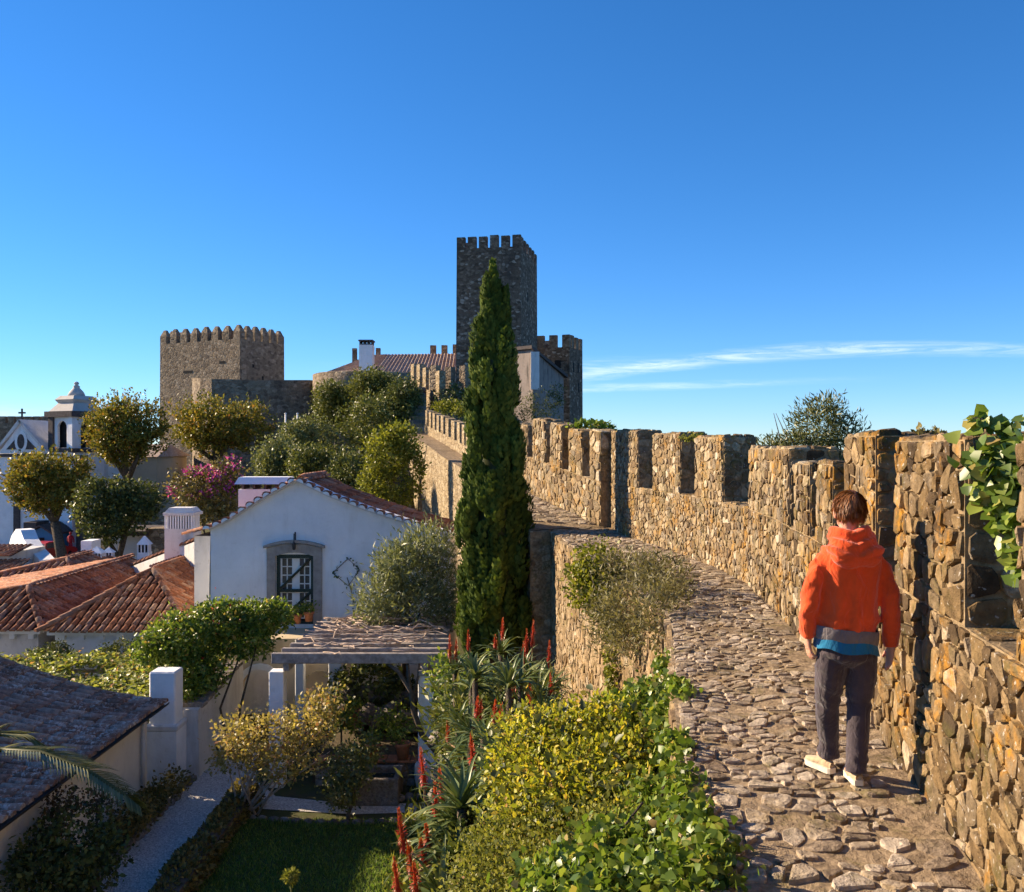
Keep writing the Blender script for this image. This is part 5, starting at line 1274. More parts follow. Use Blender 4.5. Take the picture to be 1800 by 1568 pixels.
def limbs(base, targets, r0, rs, mid=.35, mat='bark', parent=None, name='trunk', wob=.12, n=7):
    """a tapered trunk that forks towards the targets"""
    base = Vector(base); m = MB(); cen = sum((Vector(t) for t in targets), Vector()) / len(targets)
    fork = base.lerp(cen, mid); L = (fork - base).length
    pts = [base + Vector((0, 0, -.3)), base.lerp(fork, .4) + Vector((rs.gauss(0, wob), rs.gauss(0, wob), 0))*.5, fork]
    m.tube(pts, [r0*1.25, r0*.95, r0*.8], n)
    for t in targets:
        t = Vector(t); a = fork.lerp(t, .5) + Vector((rs.gauss(0, wob), rs.gauss(0, wob), rs.gauss(0, wob)))*(t-fork).length*.6
        m.tube([fork, a, t], [r0*.6, r0*.38, r0*.12], max(4, n-2))
    return m.build(name, M[mat], parent)
rs = random.Random(77)
G = lambda x, y: terrain_z(x, y)

# ---------------------------------------------------------------- round pollarded trees by the church
def round_tree(label, cx, cy, wpx, hpx, D, trunk_px, seed):
    c = P(cx, cy, D); f = D/1600; rx, rz = wpx*f/2, hpx*f/2; tp = P(trunk_px, cy, D)
    t = thing('round_tree', label, 'tree', (tp.x, D, G(tp.x, D)), 'pollarded trees by the church')
    blobs = [((c.x, D, c.z+.05*rz), (rx*.82, rx*.8, rz*.78)), ((c.x-.45*rx, D-.2, c.z+.12*rz), (rx*.5, rx*.5, rz*.72)), ((c.x+.45*rx, D, c.z+.12*rz), (rx*.5, rx*.5, rz*.72)), ((c.x, D-.5*rx, c.z+.2*rz), (rx*.62, rx*.5, rz*.75)), ((c.x-.1*rx, D, c.z-.35*rz), (rx*.5, rx*.5, rz*.5))]
    foliage('crown', 'gold', blobs, 15000, .24, 'rhomb', .2, 105, t, up=.5, shell=(.45, 1.12))
    sh = [(c.x + rs.uniform(-.85, .85)*rx, D + rs.uniform(-.7, .5)*rx, 0) for _ in range(46)]
    pp, ax = [], []
    for s_ in sh:                                            # young shoots standing above the crown
        q = math.sqrt(max(.05, 1 - ((s_[0]-c.x)/rx)**2)); z0 = c.z + rz*.72*q; hh = rs.uniform(.25, .6)*rz
        for k in range(10):
            pp.append((s_[0]+rs.gauss(0,.07), s_[1]+rs.gauss(0,.07), z0 + hh*k/10)); ax.append((rs.gauss(0,.6), rs.gauss(0,.6), .9))
    pp, ax = np.array(pp), np.array(ax); ys = link('young_shoots', leaf_mesh('young_shoots', pp, ax, NR.normal(size=ax.shape), NR.uniform(.15, .3, len(pp)), 'rhomb'), t, LM['gold']); ys['kind'] = 'stuff'
    limbs((tp.x, D, G(tp.x, D)), [(c.x + a*rx*.55, D + b*rx*.4, c.z - .1*rz) for a, b in ((-1,0),(-.4,-.8),(.3,.7),(.9,-.2),(.1,-.2))], .42, rs, .62, 'bark', t)
round_tree('lowest round tree with olive gold crown in front of the church wall', 88, 855, 152, 118, 68, 113, 1)
round_tree('round tree with gold green crown between the belfry and the brown tower', 224, 762, 148, 130, 74, 228, 2)
round_tree('broadest round tree with golden crown right below the castle wall', 392, 755, 190, 112, 80, 360, 3)
# darker small tree above the little chimneys
t = thing('dark_tree', 'dark green spreading tree above the little white chimneys', 'tree', (-21.5, 50, G(-21.5, 50)))
f = 50/1600
foliage('crown', 'dark', [(P(165,885,50), (1.1,1.1,1.2)), (P(195,870,50.5), (1.3,1.2,.9)), (P(245,880,51), (1.4,1.2,1.05)), (P(180,925,49.5), (1.0,1.0,.9)), (P(225,905,50), (1.1,1.1,.9))], 9000, .2, 'rhomb', .2, 150, t)
limbs((-21.6, 50, G(-21.6, 50)), [P(175,900,50), P(210,895,50), P(245,895,50.5)], .24, rs, .5, 'bark', t)
# bougainvillea
t = thing('bougainvillea', 'bougainvillea with magenta flowers left of the broad chimney', 'shrub', (-15, 45, G(-15, 45)))
bb = [(P(370,870,45), (1.5,1.2,1.2)), (P(335,860,45), (.9,.9,.9)), (P(395,840,45), (.9,.9,.8)), (P(375,900,44.6), (1.2,1.0,.7))]
foliage('leaves', 'hedge', bb, 5200, .17, 'rhomb', .2, 120, t)
foliage('flowers', 'magenta', [(P(355,830,44.6), (.9,.7,.35)), (P(408,818,44.6), (.35,.5,.4)), (P(305,862,44.6), (.25,.3,.3)), (P(355,870,44.1), (.7,.35,.15)), (P(385,850,44), (1.0,.5,.7))], 520, .15, 'rhomb', .13, 34, t)['kind'] = 'stuff'
limbs((-15, 45, G(-15, 45)), [P(345,850,45), P(395,850,45), P(420,800,45)], .12, rs, .4, 'bark', t)
m = MB(); 
for (a, b_) in (((395,835),(432,795)), ((385,830),(418,800)), ((400,838),(440,800))): m.tube([P(*a,45), P((a[0]+b_[0])/2-4,(a[1]+b_[1])/2,45), P(*b_,45)], [.03,.025,.012], 5)
m.build('shoots', M['bark'], t)

# ---------------------------------------------------------------- evergreen thicket on the castle hillside
hill = [('tall evergreen bush at the top of the hillside below the long red roof', 660, 690, 105, 70, 70, 'ever'),
        ('evergreen bush hugging the round bastion', 590, 712, 80, 75, 72, 'ever'),
        ('large dark evergreen bush in the middle of the hillside', 655, 745, 130, 100, 64, 'ever'),
        ('evergreen bush left of the hillside stair', 705, 715, 75, 85, 66, 'dark'),
        ('grey green bush on the slope left of the middle', 545, 780, 100, 95, 62, 'evergrey'),
        ('lowest grey green bush at the left foot of the hillside', 490, 812, 85, 80, 58, 'evergrey'),
        ('rounded bush right above the white house chimney', 570, 822, 110, 75, 55, 'ever'),
        ('dark bush behind the ridge of the white house', 620, 838, 85, 85, 50, 'dark')]
for i, (lab, cx, cy, w, h, D, mt) in enumerate(hill):
    c = P(cx, cy, D); f = D/1600; rx, rz = w*f*.62, h*f*.62
    t = thing('evergreen_bush', lab, 'bush', (c.x, D, G(c.x, D)), 'bushes on the castle hillside')
    bl = [(c, (rx*.8, rx*.75, rz*.8))] + [((c.x+rs.uniform(-.6,.6)*rx, D+rs.uniform(-.8,.2)*rx, c.z+rs.uniform(-.6,.55)*rz), (rx*.42, rx*.42, rz*.42)) for _ in range(6)]
    foliage('crown', mt, bl, 12000, .17, 'rhomb', .17, 150, t, up=.3, shell=(.5, 1.12))
    limbs((c.x, D, min(G(c.x, D), c.z - rz)), [(c.x-.4*rx, D, c.z), (c.x+.4*rx, D, c.z), (c.x, D-.3*rx, c.z+.3*rz)], .14, rs, .4, 'bark', t)
t = thing('young_tree', 'lime green young tree with bare stems right of the white house ridge', 'tree', (-6.2, 42, G(-6.2, 42)))
foliage('crown', 'lime', [(P(680,800,42), (1.0,.9,1.15)), (P(662,850,42), (.75,.8,.9)), (P(705,775,42), (.75,.7,.75)), (P(725,830,42), (.5,.6,1.1)), (P(690,880,41.6), (.8,.6,.5))], 8200, .15, 'rhomb', .17, 160, t, up=.4)
m = MB()
for k in range(9):
    a = P(700+k*5, 925, 42); b_ = P(655+k*12, 800+rs.uniform(-20,30), 42); m.tube([a, a.lerp(b_, .5)+Vector((rs.gauss(0,.1),0,.1)), b_], [.05,.035,.012], 5)
m.build('stems', M['bark'], t)
# dark growth in front of the shaded castle walls
for (nm, lab, bl) in (('ivy_growth', 'dark climbing growth on the shaded wall left of the cypress top', [(P(800,700,68), (1.4,.5,.9)), (P(825,720,67), (1.0,.5,.8))]), ('ivy_growth', 'dark creeper over the streaked building right of the cypress', [(P(955,715,96), (2.2,.6,2.0)), (P(975,700,96), (1.2,.6,1.4)), (P(935,730,96), (1.5,.6,1.2))]), ('ivy_growth', 'light green weeds on the merlons left of the cypress', [(P(790,715,58), (.9,.4,.35)), (P(812,722,57), (.6,.4,.3))])):
    t = thing(nm, lab, 'creeper', bl[0][0]); foliage('leaves', 'dark' if 'dark' in lab else 'lime', bl, 2400, .17 if 'dark' in lab else .12, 'rhomb', .2, 50, t)

# ---------------------------------------------------------------- the cypress
CY = Vector((-0.48, 20.3, G(-0.48, 20.3)))
t = thing('cypress_tree', 'tall narrow dark cypress standing against the wall before the keep', 'tree', CY)
prof_y = [472, 500, 540, 600, 660, 720, 800, 880, 960, 1040, 1100, 1150]; pl_ = [860, 853, 848, 838, 830, 825, 818, 810, 803, 800, 803, 815]; pr_ = [868, 876, 882, 902, 912, 919, 928, 932, 934, 934, 931, 925]
PX, AX, NN, RR = [], [], [], []
nsp = 300
for i in range(nsp):
    py = 500 + 640 * (i / nsp)**0.85 + rs.uniform(-15, 15); a_, b_ = lin(py, prof_y, pl_), lin(py, prof_y, pr_)
    half = (b_ - a_) / 2 / 1600 * 20.3; cx = ((a_ + b_)/2 - 900)/1600*20.3; th = rs.uniform(0, 2*math.pi); q = half * rs.uniform(.5, 1.04)
    c = np.array([cx + q*math.cos(th), 20.3 + q*math.sin(th), (784 - py)/1600*20.3]); L = rs.uniform(.5, 1.0) * (1 if py > 560 else .6); w = rs.uniform(.07, .15) * (1 if py > 600 else .6)
    n = 230; hgt = NR.uniform(-.5, .5, n); d = unit(NR.normal(size=(n, 3))); rr = w * np.sqrt(np.clip(1 - (hgt*2)**2, .04, 1))[:, None]
    p = c + d * rr * np.array([1, 1, .2]); p[:, 2] += hgt*L; p[:, 0] += hgt*L*math.cos(th)*-.06
    PX.append(p); AX.append(d*np.array([.45, .45, .1]) + np.array([math.cos(th)*.12, math.sin(th)*.12, 1.0]) + NR.normal(size=(n, 3))*.16); NN.append(d + np.array([math.cos(th), math.sin(th), 0])*.5); RR.append(np.clip(NR.random(n)*.6 + rs.random()*.4, 0, 1))
for (cx, y0, y1, w) in ((866, 462, 640, .16), (889, 508, 640, .13), (878, 560, 760, .22)):     # the leading shoots
    n = 1500; hh = NR.random(n); py = y0 + (y1-y0)*hh**.8; d = unit(NR.normal(size=(n, 3))*np.array([1, 1, .1])); rr = (w*(.12 + .88*hh**.8))[:, None]
    p = np.stack([(cx - 900)/1600*20.3 + d[:, 0]*rr[:, 0], 20.3 + d[:, 1]*rr[:, 0], (784-py)/1600*20.3], 1); PX.append(p); AX.append(d*.4 + np.array([0, 0, 1.0]) + NR.normal(size=(n, 3))*.12); NN.append(d); RR.append(NR.random(n))
PX, AX, NN, RR = map(np.concatenate, (PX, AX, NN, RR))
link('foliage', leaf_mesh('foliage', PX, AX, NN, NR.uniform(.08, .17, len(PX)), 'rhomb', RR), t, LM['cypress'])
m = MB(); m.tube([CY + Vector((0,0,-.3)), (CY.x, 20.3, -4.5), (CY.x+.02, 20.3, 2.5)], [.22, .17, .03], 8); m.build('trunk', M['bark'], t)
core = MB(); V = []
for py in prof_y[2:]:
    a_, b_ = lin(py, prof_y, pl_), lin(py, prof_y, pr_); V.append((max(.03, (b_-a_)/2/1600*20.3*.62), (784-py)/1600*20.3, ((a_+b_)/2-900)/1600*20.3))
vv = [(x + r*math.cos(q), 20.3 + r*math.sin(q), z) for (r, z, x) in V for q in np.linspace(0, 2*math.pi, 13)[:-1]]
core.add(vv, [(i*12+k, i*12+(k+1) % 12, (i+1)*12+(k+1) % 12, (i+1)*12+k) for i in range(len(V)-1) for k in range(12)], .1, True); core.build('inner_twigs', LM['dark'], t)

# ---------------------------------------------------------------- oleander, ivy arch, vine carpet
t = thing('oleander_bush', 'large pale grey green oleander in front of the white house right side', 'bush', (-2.8, 22.6, -7.4))
ob = [(P(725,1000,22.8), (.75,.7,.7)), (P(680,1040,22.6), (.65,.6,.55)), (P(760,960,23), (.55,.6,.5)), (P(740,1060,22.4), (.8,.6,.5)), (P(660,1075,22.6), (.45,.5,.35)), (P(790,1040,22.6), (.4,.5,.7)), (P(700,985,22.8), (.5,.5,.4))]
foliage('leaves', 'olean', ob, 9000, .17, 'lance', .17, 220, t, up=.55, axis_out=1.0)
limbs((-2.8, 22.6, -7.2), [P(690,1030,22.6), P(740,980,22.8), P(760,1050,22.5), P(720,1070,22.4)], .1, rs, .25, 'bark', t)
t = thing('ivy_arch', 'thick leafy ivy mound over the garden entrance by the white pier', 'ivy', (-7.6, 21.6, -7.4))
ib = [(P(322,1120,21.4), (.85,.75,.55)), (P(385,1090,21.8), (.75,.7,.42)), (P(445,1082,22.2), (.7,.6,.33)), (P(485,1082,22.6), (.35,.5,.32)), (P(275,1140,21.2), (.45,.6,.35)), (P(345,1180,21.3), (.6,.6,.55)), (P(430,1125,22), (.75,.6,.4)), (P(330,1215,21.0), (.35,.4,.35))]
foliage('leaves', 'ivy', ib, 16000, .095, 'oval', .11, 330, t, up=.1)
foliage('flowers', m_leaf('small_red_flower', leaf_ramp((.5,.03,.03), (.6,.05,.05), (.6,.1,.1)), .3), [(P(380,1090,21.3), (.5,.3,.3)), (P(335,1190,20.9), (.3,.2,.3))], 40, .06, 'rhomb', .2, 20, t)['kind'] = 'stuff'
m = MB()
for k in range(7): a = Vector((-7.9+k*.25, 21.5, -7.4)); m.tube([a, a+Vector((rs.gauss(0,.15),0,1.2)), P(320+k*22,1130,21.7)], [.04,.03,.015], 5)
m.build('stems', M['bark'], t)
t = thing('vine_carpet', 'flat sunlit carpet of vine leaves behind the grey roof', 'vine', (-10.5, 22.6, -7.8))
n = 15000; p = np.stack([NR.uniform(-14.2, -7.75, n), NR.uniform(19.9, 25.3, n), np.zeros(n)], 1)
hgt = np.array([mnoise.noise(Vector((x*1.1, y*1.1, 5))) for x, y, z in p]); p[:, 2] = -5.80 + .16*hgt + NR.normal(size=n)*.07 + np.clip((p[:, 0]+9)*.12, 0, .3)
gap = np.array([mnoise.noise(Vector((x*.6+9, y*1.3, 2))) for x, y, z in p]); p[:, 2] -= np.where(gap > .28, .25, 0)
ax = NR.normal(size=(n, 3))*np.array([1, 1, .35]); nr = np.array([-.25, -.1, 1]) + NR.normal(size=(n, 3))*.45
link('leaves', leaf_mesh('leaves', p, ax, nr, NR.uniform(.08, .17, n), 'oval'), t, LM['vine'])
m = MB()
for k in range(6): m.box((-14.2, 20.2+k*.95, -6.22), (-7.8, 20.28+k*.95, -6.14))
m.build('trellis', M['wood_grey'], t)
m = MB()
for x in (-13.5, -10.7, -8.2):
    for y in (20.4, 24.8): m.tube([(x, y, -8.6), (x, y, -6.2)], .05, 6)
m.build('trellis_posts', M['wood_grey'], t)
for (lab, px, py, w, h) in (('dark shrub against the low white house wall, left of the window', 95, 1148, 62, 36), ('dark shrub against the low white house wall, near the ivy arch', 212, 1148, 62, 48)):
    c = P(px, py, 25.4); f = 25.4/1600; t = thing('dark_shrub', lab, 'shrub', (c.x, 25.4, -8)); foliage('leaves', 'dark', [(c, (w*f/2, .35, h*f/2)), ((c.x, c.y, c.z-.5), (w*f/2.4, .35, .4))], 2600, .07, 'rhomb', .08, 70, t)
    m = MB(); m.tube([(c.x, c.y, -8.2), c], [.03, .015], 5); m.build('stem', M['bark'], t)

# ---------------------------------------------------------------- garden shrubs
t = thing('straw_shrub', 'sparse straw coloured shrub with bare stems in front of the pergola', 'shrub', (-5.0, 17.9, -7.4))
sb = [(P(470,1300,18), (.75,.55,.45)), (P(540,1275,18.2), (.6,.5,.4)), (P(420,1290,18), (.45,.4,.35)), (P(570,1240,18.6), (.35,.35,.3)), (P(500,1340,17.9), (.65,.5,.3)), (P(405,1330,18), (.35,.4,.25))]
foliage('leaves', 'pale', sb, 4200, .085, 'rhomb', .12, 170, t)
m = MB()
for k in range(13):
    a = P(405+rs.uniform(-8,50), 1432, 18.1); b_ = P(400+k*15, 1300+rs.uniform(-45,50), 18.1); m.tube([a, a.lerp(b_, .5)+Vector((rs.gauss(0,.08),rs.gauss(0,.08),.05)), b_], [.028,.02,.008], 5)
m.build('stems', M['bark_pale'], t)
t = thing('small_tree', 'small olive green tree growing beside the stone trough', 'tree', (-3.1, 17.9, -7.4))
foliage('crown', 'olive', [(P(615,1350,18), (.42,.4,.42)), (P(600,1390,18), (.3,.3,.35)), (P(640,1320,18.1), (.3,.3,.25))], 2600, .075, 'rhomb', .09, 80, t)
limbs((-3.2, 18, -7.4), [P(605,1370,18), P(625,1350,18), P(640,1325,18)], .045, rs, .3, 'bark', t)
# clipped brown hedge along the path
t = thing('clipped_hedge', 'low brownish clipped hedge between the gravel path and the lawn', 'hedge', (-5.7, 15, -7.4))
n = 9000; yy = NR.uniform(10, 19.0, n); th = NR.uniform(0, math.pi, n); ww = .28 + .05*np.sin(yy*2.1); hh = .46 + .05*np.sin(yy*3.3+1)
p = np.stack([-5.52 + ww*np.cos(th)*NR.uniform(.85, 1.05, n), yy, -7.42 + hh*np.sin(th)**.5*NR.uniform(.55, 1.05, n)], 1)
o_ = np.stack([np.cos(th), np.zeros(n), np.sin(th)], 1); link('leaves', leaf_mesh('leaves', p, o_ + NR.normal(size=(n,3))*.7, o_ + NR.normal(size=(n,3))*.5, NR.uniform(.06, .11, n), 'rhomb'), t, LM['hedge'])
m = MB(); m.box((-5.76, 10, -7.5), (-5.28, 18.9, -7.06)); m.build('inner_twigs', M['bark'], t)
for (lab, bl, nn_, mt, sz) in (('dark bush between the near house wall and the path', [(P(125,1480,14.6), (.6,.8,.62)), (P(175,1510,14.6), (.4,.6,.42)), (P(90,1540,14), (.55,.8,.65))], 4600, 'dark', .09),
                               ('low dark plants at the foot of the near house corner', [(P(268,1405,18.0), (.25,.5,.2)), (P(305,1375,19.2), (.2,.3,.2)), (P(235,1430,17), (.28,.5,.24))], 2400, 'hedge', .08),
                               ('dry brown creeper hanging on the near house wall', [(P(170,1405,15.3), (.3,.5,.12)), (P(105,1420,14.6), (.15,.4,.35))], 700, 'brown', .07),
                               ('dark leafy plants growing at the back of the pergola', [(P(655,1200,22.6), (1.0,.5,.5)), (P(620,1240,22.4), (.6,.5,.4)), (P(700,1230,22.5), (.6,.5,.45))], 4200, 'dark', .12),
                               ('low green plants along the rock edge behind the pots', [(P(600,1265,21), (.45,.35,.22)), (P(690,1265,21.2), (.4,.35,.2))], 1300, 'ivy', .08),
                               ('dense leafy plants right of the pergola post', [(P(800,1250,19), (.45,.5,.5)), (P(830,1200,18), (.5,.5,.45)), (P(790,1190,18.5), (.4,.4,.4))], 3000, 'ivy', .1)):
    c = bl[0][0]; t = thing('dark_bush' if mt == 'dark' else 'garden_plants', lab, 'bush' if mt == 'dark' else 'plants', (c.x, c.y, G(c.x, c.y)))
    foliage('leaves', mt, bl, nn_, sz, 'rhomb', .11, 110, t)
    m = MB(); m.tube([(c.x, c.y, G(c.x, c.y)-.1), (c.x, c.y, c.z)], [.04, .015], 5); m.build('stem', M['bark'], t)
# grass
n = 26000; p = np.stack([NR.uniform(-5.35, -1.25, n), NR.uniform(13.5, 18.0, n), np.full(n, -7.4)], 1)
link_o = link('grass', leaf_mesh('grass', p, NR.normal(size=(n, 3))*.5 + np.array([0, 0, 1]), NR.normal(size=(n, 3)), NR.uniform(.04, .10, n), 'lance'), None, LM['grass']); tag(link_o, 'short dark green lawn grass in the shaded garden', 'grass', kind='stuff')
n = 9000; p = np.array([(x, y, G(x, y)) for x, y in zip(NR.uniform(-2.2, 1.6, n), NR.uniform(3, 19.5, n)) if x < np.interp(y, EA.p[:, 1], EA.p[:, 0]) - .02]); n = len(p)
o = link('bank_weeds', leaf_mesh('bank_weeds', p, NR.normal(size=(n, 3))*.7 + np.array([0, 0, .8]), NR.normal(size=(n, 3)), NR.uniform(.1, .3, n), 'lance'), None, LM['fine']); tag(o, 'weeds covering the bank below the town wall', 'weeds', kind='stuff')

# ---------------------------------------------------------------- aloes with red flower spikes
def strip_blades(base, dirs, lens, width, droop, seg=4, wprof=(1, .95, .75, .45, .02), gut=.25):
    """curved tapering blades, gutter shaped"""
    V, F, R_ = [], [], []
    base = np.asarray(base, float)
    for i, (d, L) in enumerate(zip(dirs, lens)):
        d = np.asarray(d, float); d /= np.linalg.norm(d); sd = np.cross(d, (0, 0, 1.0)); 
        if np.linalg.norm(sd) < .05: sd = np.array([1.0, 0, 0])
        sd /= np.linalg.norm(sd); b = len(V); p = (base[i] if base.ndim > 1 else base).copy(); v = d.copy(); r = NR.random()
        for k in range(seg + 1):
            w = width * wprof[min(k, len(wprof)-1)]; up = np.cross(sd, v)
            V += [p - sd*w/2 + up*w*gut, p, p + sd*w/2 + up*w*gut]
            v = v + np.array([0, 0, -droop*(k+.4)/seg]); v /= np.linalg.norm(v); p = p + v*L/seg
        for k in range(seg):
            q = b + k*3; F += [(q, q+1, q+4, q+3), (q+1, q+2, q+5, q+4)]; R_ += [r, r]
    return np.array(V), np.array(F), np.array(R_)
RED = m_leaf('aloe_flower', [(0, (.38,.03,.012)), (.5, (.55,.06,.02)), (1, (.62,.14,.04))], .2, .3)
STALK = m_plain('aloe_stalk', (.28,.17,.08), .7, .3, .3, 12)
def spike_part(tip, foot, parent, dense=True):
    tip, foot = Vector(tip), Vector(foot); L = (tip - foot).length; fl = min(L*.6, .30 if dense else .36)
    lean = Vector(((foot.x - tip.x)*.12, 0, 0)); fb_ = tip + lean - Vector((0, 0, fl)); bend = Vector((fb_.x, fb_.y, foot.z + (fb_.z - foot.z)*.35))
    m = MB(); m.tube([foot, foot.lerp(bend, .6) + Vector((0, 0, .01)), bend.lerp(fb_, .5), fb_, tip], [.013, .012, .011, .010, .003], 6); st = m.build('flower_stalk', STALK, parent)
    m = MB(); m.tube([fb_ + (tip-fb_)*k for k in (0, .12, .35, .65, 1)], [.010, .017, .015, .010, .002], 8, r=.35); link('flower_core', m.mesh('flower_core'), st, RED)
    n = 190; hh = NR.random(n)**.8; d = unit(NR.normal(size=(n, 3))*np.array([1, 1, .05])); ax0 = np.array(tip - fb_)
    rad_ = .003 + .017*np.minimum(hh*1.15, 1)[:, None]
    p = np.array(tip)[None] - ax0[None]*hh[:, None] + d*rad_; ax = d*(.30 + .25*hh[:, None]) + np.array([0, 0, 1])*(1.0 - 2.0*np.clip(hh*1.3-.25, 0, 1)[:, None])
    link('flower_spike', leaf_mesh('flower_spike', p, ax, d, NR.uniform(.026, .042, n), 'lance', np.clip(1 - hh + NR.normal(size=n)*.12, 0, 1)), st, RED)
def aloe(label, spikes, D, cpx, cpy, nblade=26, L=.45, near=False):
    c = P(cpx, cpy, D); t = thing('aloe_plant', label, 'aloe', (c.x, D, c.z-.3), 'aloes with red flower spikes')
    th = NR.uniform(0, 2*math.pi, nblade); e = NR.uniform(.15, 1.3, nblade); dirs = np.stack([np.cos(th)*np.cos(e), np.sin(th)*np.cos(e), np.sin(e)], 1)
    V, F, r = strip_blades(np.array(c), dirs, L*NR.uniform(.7, 1.25, nblade), .055, .55)
    link('leaf_rosette', mesh_uniform('leaf_rosette', V, F, r, True), t, LM['aloe'])
    m = MB(); g = G(c.x, D); m.tube([(c.x+.1, D, min(g, c.z-.3)), (c.x, D, c.z)], [.05, .04], 6); m.build('stem', M['bark'], t)
    for (px, py, dd) in spikes: spike_part(P(px, py, dd), c + Vector((rs.uniform(-.04,.04), rs.uniform(-.04,.04), .05)), t, near)
    return t
A_ = [('aloe with two red spikes at the right pergola corner', [(790,1118,13.4),(802,1125,13.4)], 13.4, 800, 1185), ('aloe with one plump red spike under the cypress left side', [(823,1108,13.2)], 13.2, 832, 1178),
      ('aloe with a tall thin spike under the cypress middle', [(884,1088,13.4),(870,1118,13.3)], 13.4, 880, 1150), ('aloe with twin red spikes beside the wall corner', [(926,1106,13.6),(938,1092,13.6)], 13.6, 918, 1180),
      ('aloe with the brightest plump red flower left of the wall', [(920,1128,12.8)], 12.8, 930, 1200), ('aloe with a spike against the dark wall shadow', [(966,1128,12.6)], 12.6, 950, 1215),
      ('aloe with two spikes below the cypress foot', [(897,1196,11.8),(905,1202,11.8)], 11.8, 880, 1262), ('aloe with a fat red spike left of the stone wall foot', [(931,1196,11.4)], 11.4, 935, 1270),
      ('aloe with a spike close to the stone wall foot', [(968,1184,11.6)], 11.6, 975, 1262), ('aloe with a spike right above the yellow shrub', [(932,1228,10.6)], 10.6, 950, 1300),
      ('aloe with twin tall spikes above the spiky yucca', [(871,1232,10.4),(882,1238,10.2)], 10.3, 850, 1300), ('aloe with small spikes above the yucca left side', [(840,1226,10.8),(846,1232,10.8)], 10.8, 826, 1290),
      ('aloe with a pale spike left of the terracotta pot plants', [(786,1270,11.5),(912,1250,11)], 11.2, 815, 1330)]
for a_ in A_: aloe(*a_)
B_ = [('aloe with a large red spike beside the white pergola post', [(739,1318,7.6)], 7.6, 800, 1462), ('aloe with a red spike over the stone trough', [(772,1352,7.6)], 7.5, 818, 1472), ('aloe with a tall red spike before the yucca', [(828,1292,7.9)], 7.9, 850, 1420),
      ('aloe with a spike over the gravel strip', [(764,1376,7.2)], 7.2, 800, 1500), ('aloe with the leftmost red spike over the lawn', [(700,1424,6.9),(717,1482,6.7)], 6.8, 792, 1530),
      ('aloe with a red spike at the bottom edge over the lawn', [(692,1512,6.5),(727,1520,6.4)], 6.5, 775, 1590), ('aloe with a short spike left of the leaf fan', [(739,1478,6.8),(778,1500,6.8)], 6.8, 800, 1520), ('aloe with a thin spike beside the leaf fan', [(748,1450,7.0)], 7.0, 806, 1500)]
for a_ in B_: aloe(*a_, nblade=24, L=.42, near=True)
rk = random.Random(8)
def leafy_aloe(px, py, D):
    aloe('leafy aloe rosette without flowers in the bank thicket', [], D, px, py, 30, .48)['group'] = 'leafy aloes without flowers'
for _ in range(20): leafy_aloe(rk.uniform(795, 965), rk.uniform(1190, 1330), rk.uniform(10.8, 13.0))
for _ in range(9): leafy_aloe(rk.uniform(790, 880), rk.uniform(1420, 1560), rk.uniform(6.6, 7.8))
for (lab, bl) in (('dark green undergrowth filling the bank below the far aloes', [(P(830,1270,12.6), (.6,.6,.5)), (P(900,1265,12.3), (.6,.6,.5)), (P(860,1330,11.8), (.7,.6,.5)), (P(945,1300,11.4), (.4,.5,.5)), (P(850,1400,11), (.6,.5,.5))]), ('dark green undergrowth below the near aloes at the bottom', [(P(840,1540,7.4), (.4,.5,.4)), (P(880,1480,7.9), (.4,.5,.4)), (P(850,1620,7.0), (.5,.5,.5))])):
    c = bl[0][0]; t = thing('bank_undergrowth', lab, 'plants', (c.x, c.y, G(c.x, c.y))); foliage('leaves', 'ever', bl, 4200, .16, 'lance', .13, 130, t, up=.5)
    m = MB()
    for q_, r_ in bl: m.tube([(q_.x, q_.y, G(q_.x, q_.y)-.1), q_], [.03, .01], 5)
    m.build('stems', M['bark'], t)
# yuccas
def yucca(label, c, n, L, up, bias):
    t = thing('yucca_plant', label, 'yucca', (c.x, c.y, c.z-.5)); d = unit(NR.normal(size=(n, 3))*np.array([1, 1, .8]) + np.array(bias) + np.array([0, 0, up]))
    V, F, r = strip_blades(np.array(c), d, L*NR.uniform(.75, 1.2, n), .026, .22, 4, (1, 1, .8, .5, .05)); link('leaves', mesh_uniform('leaves', V, F, r), t, LM['blade'])
    m = MB(); m.tube([(c.x+.1, c.y, min(G(c.x, c.y), c.z-.4)), c], [.07, .05], 7); m.build('trunk', M['bark'], t)
yucca('spiky green yucca fan left of the yellow shrub', P(905,1345,8.2), 210, .62, .35, (-.55, -.1, 0))
yucca('spiky yucca spreading low towards the pergola post', P(890,1400,7.8), 120, .55, .0, (-.7, -.1, -.05))
yucca('small yucca beside the stone wall foot', P(955,1262,10.9), 70, .45, .3, (-.1, -.2, 0))

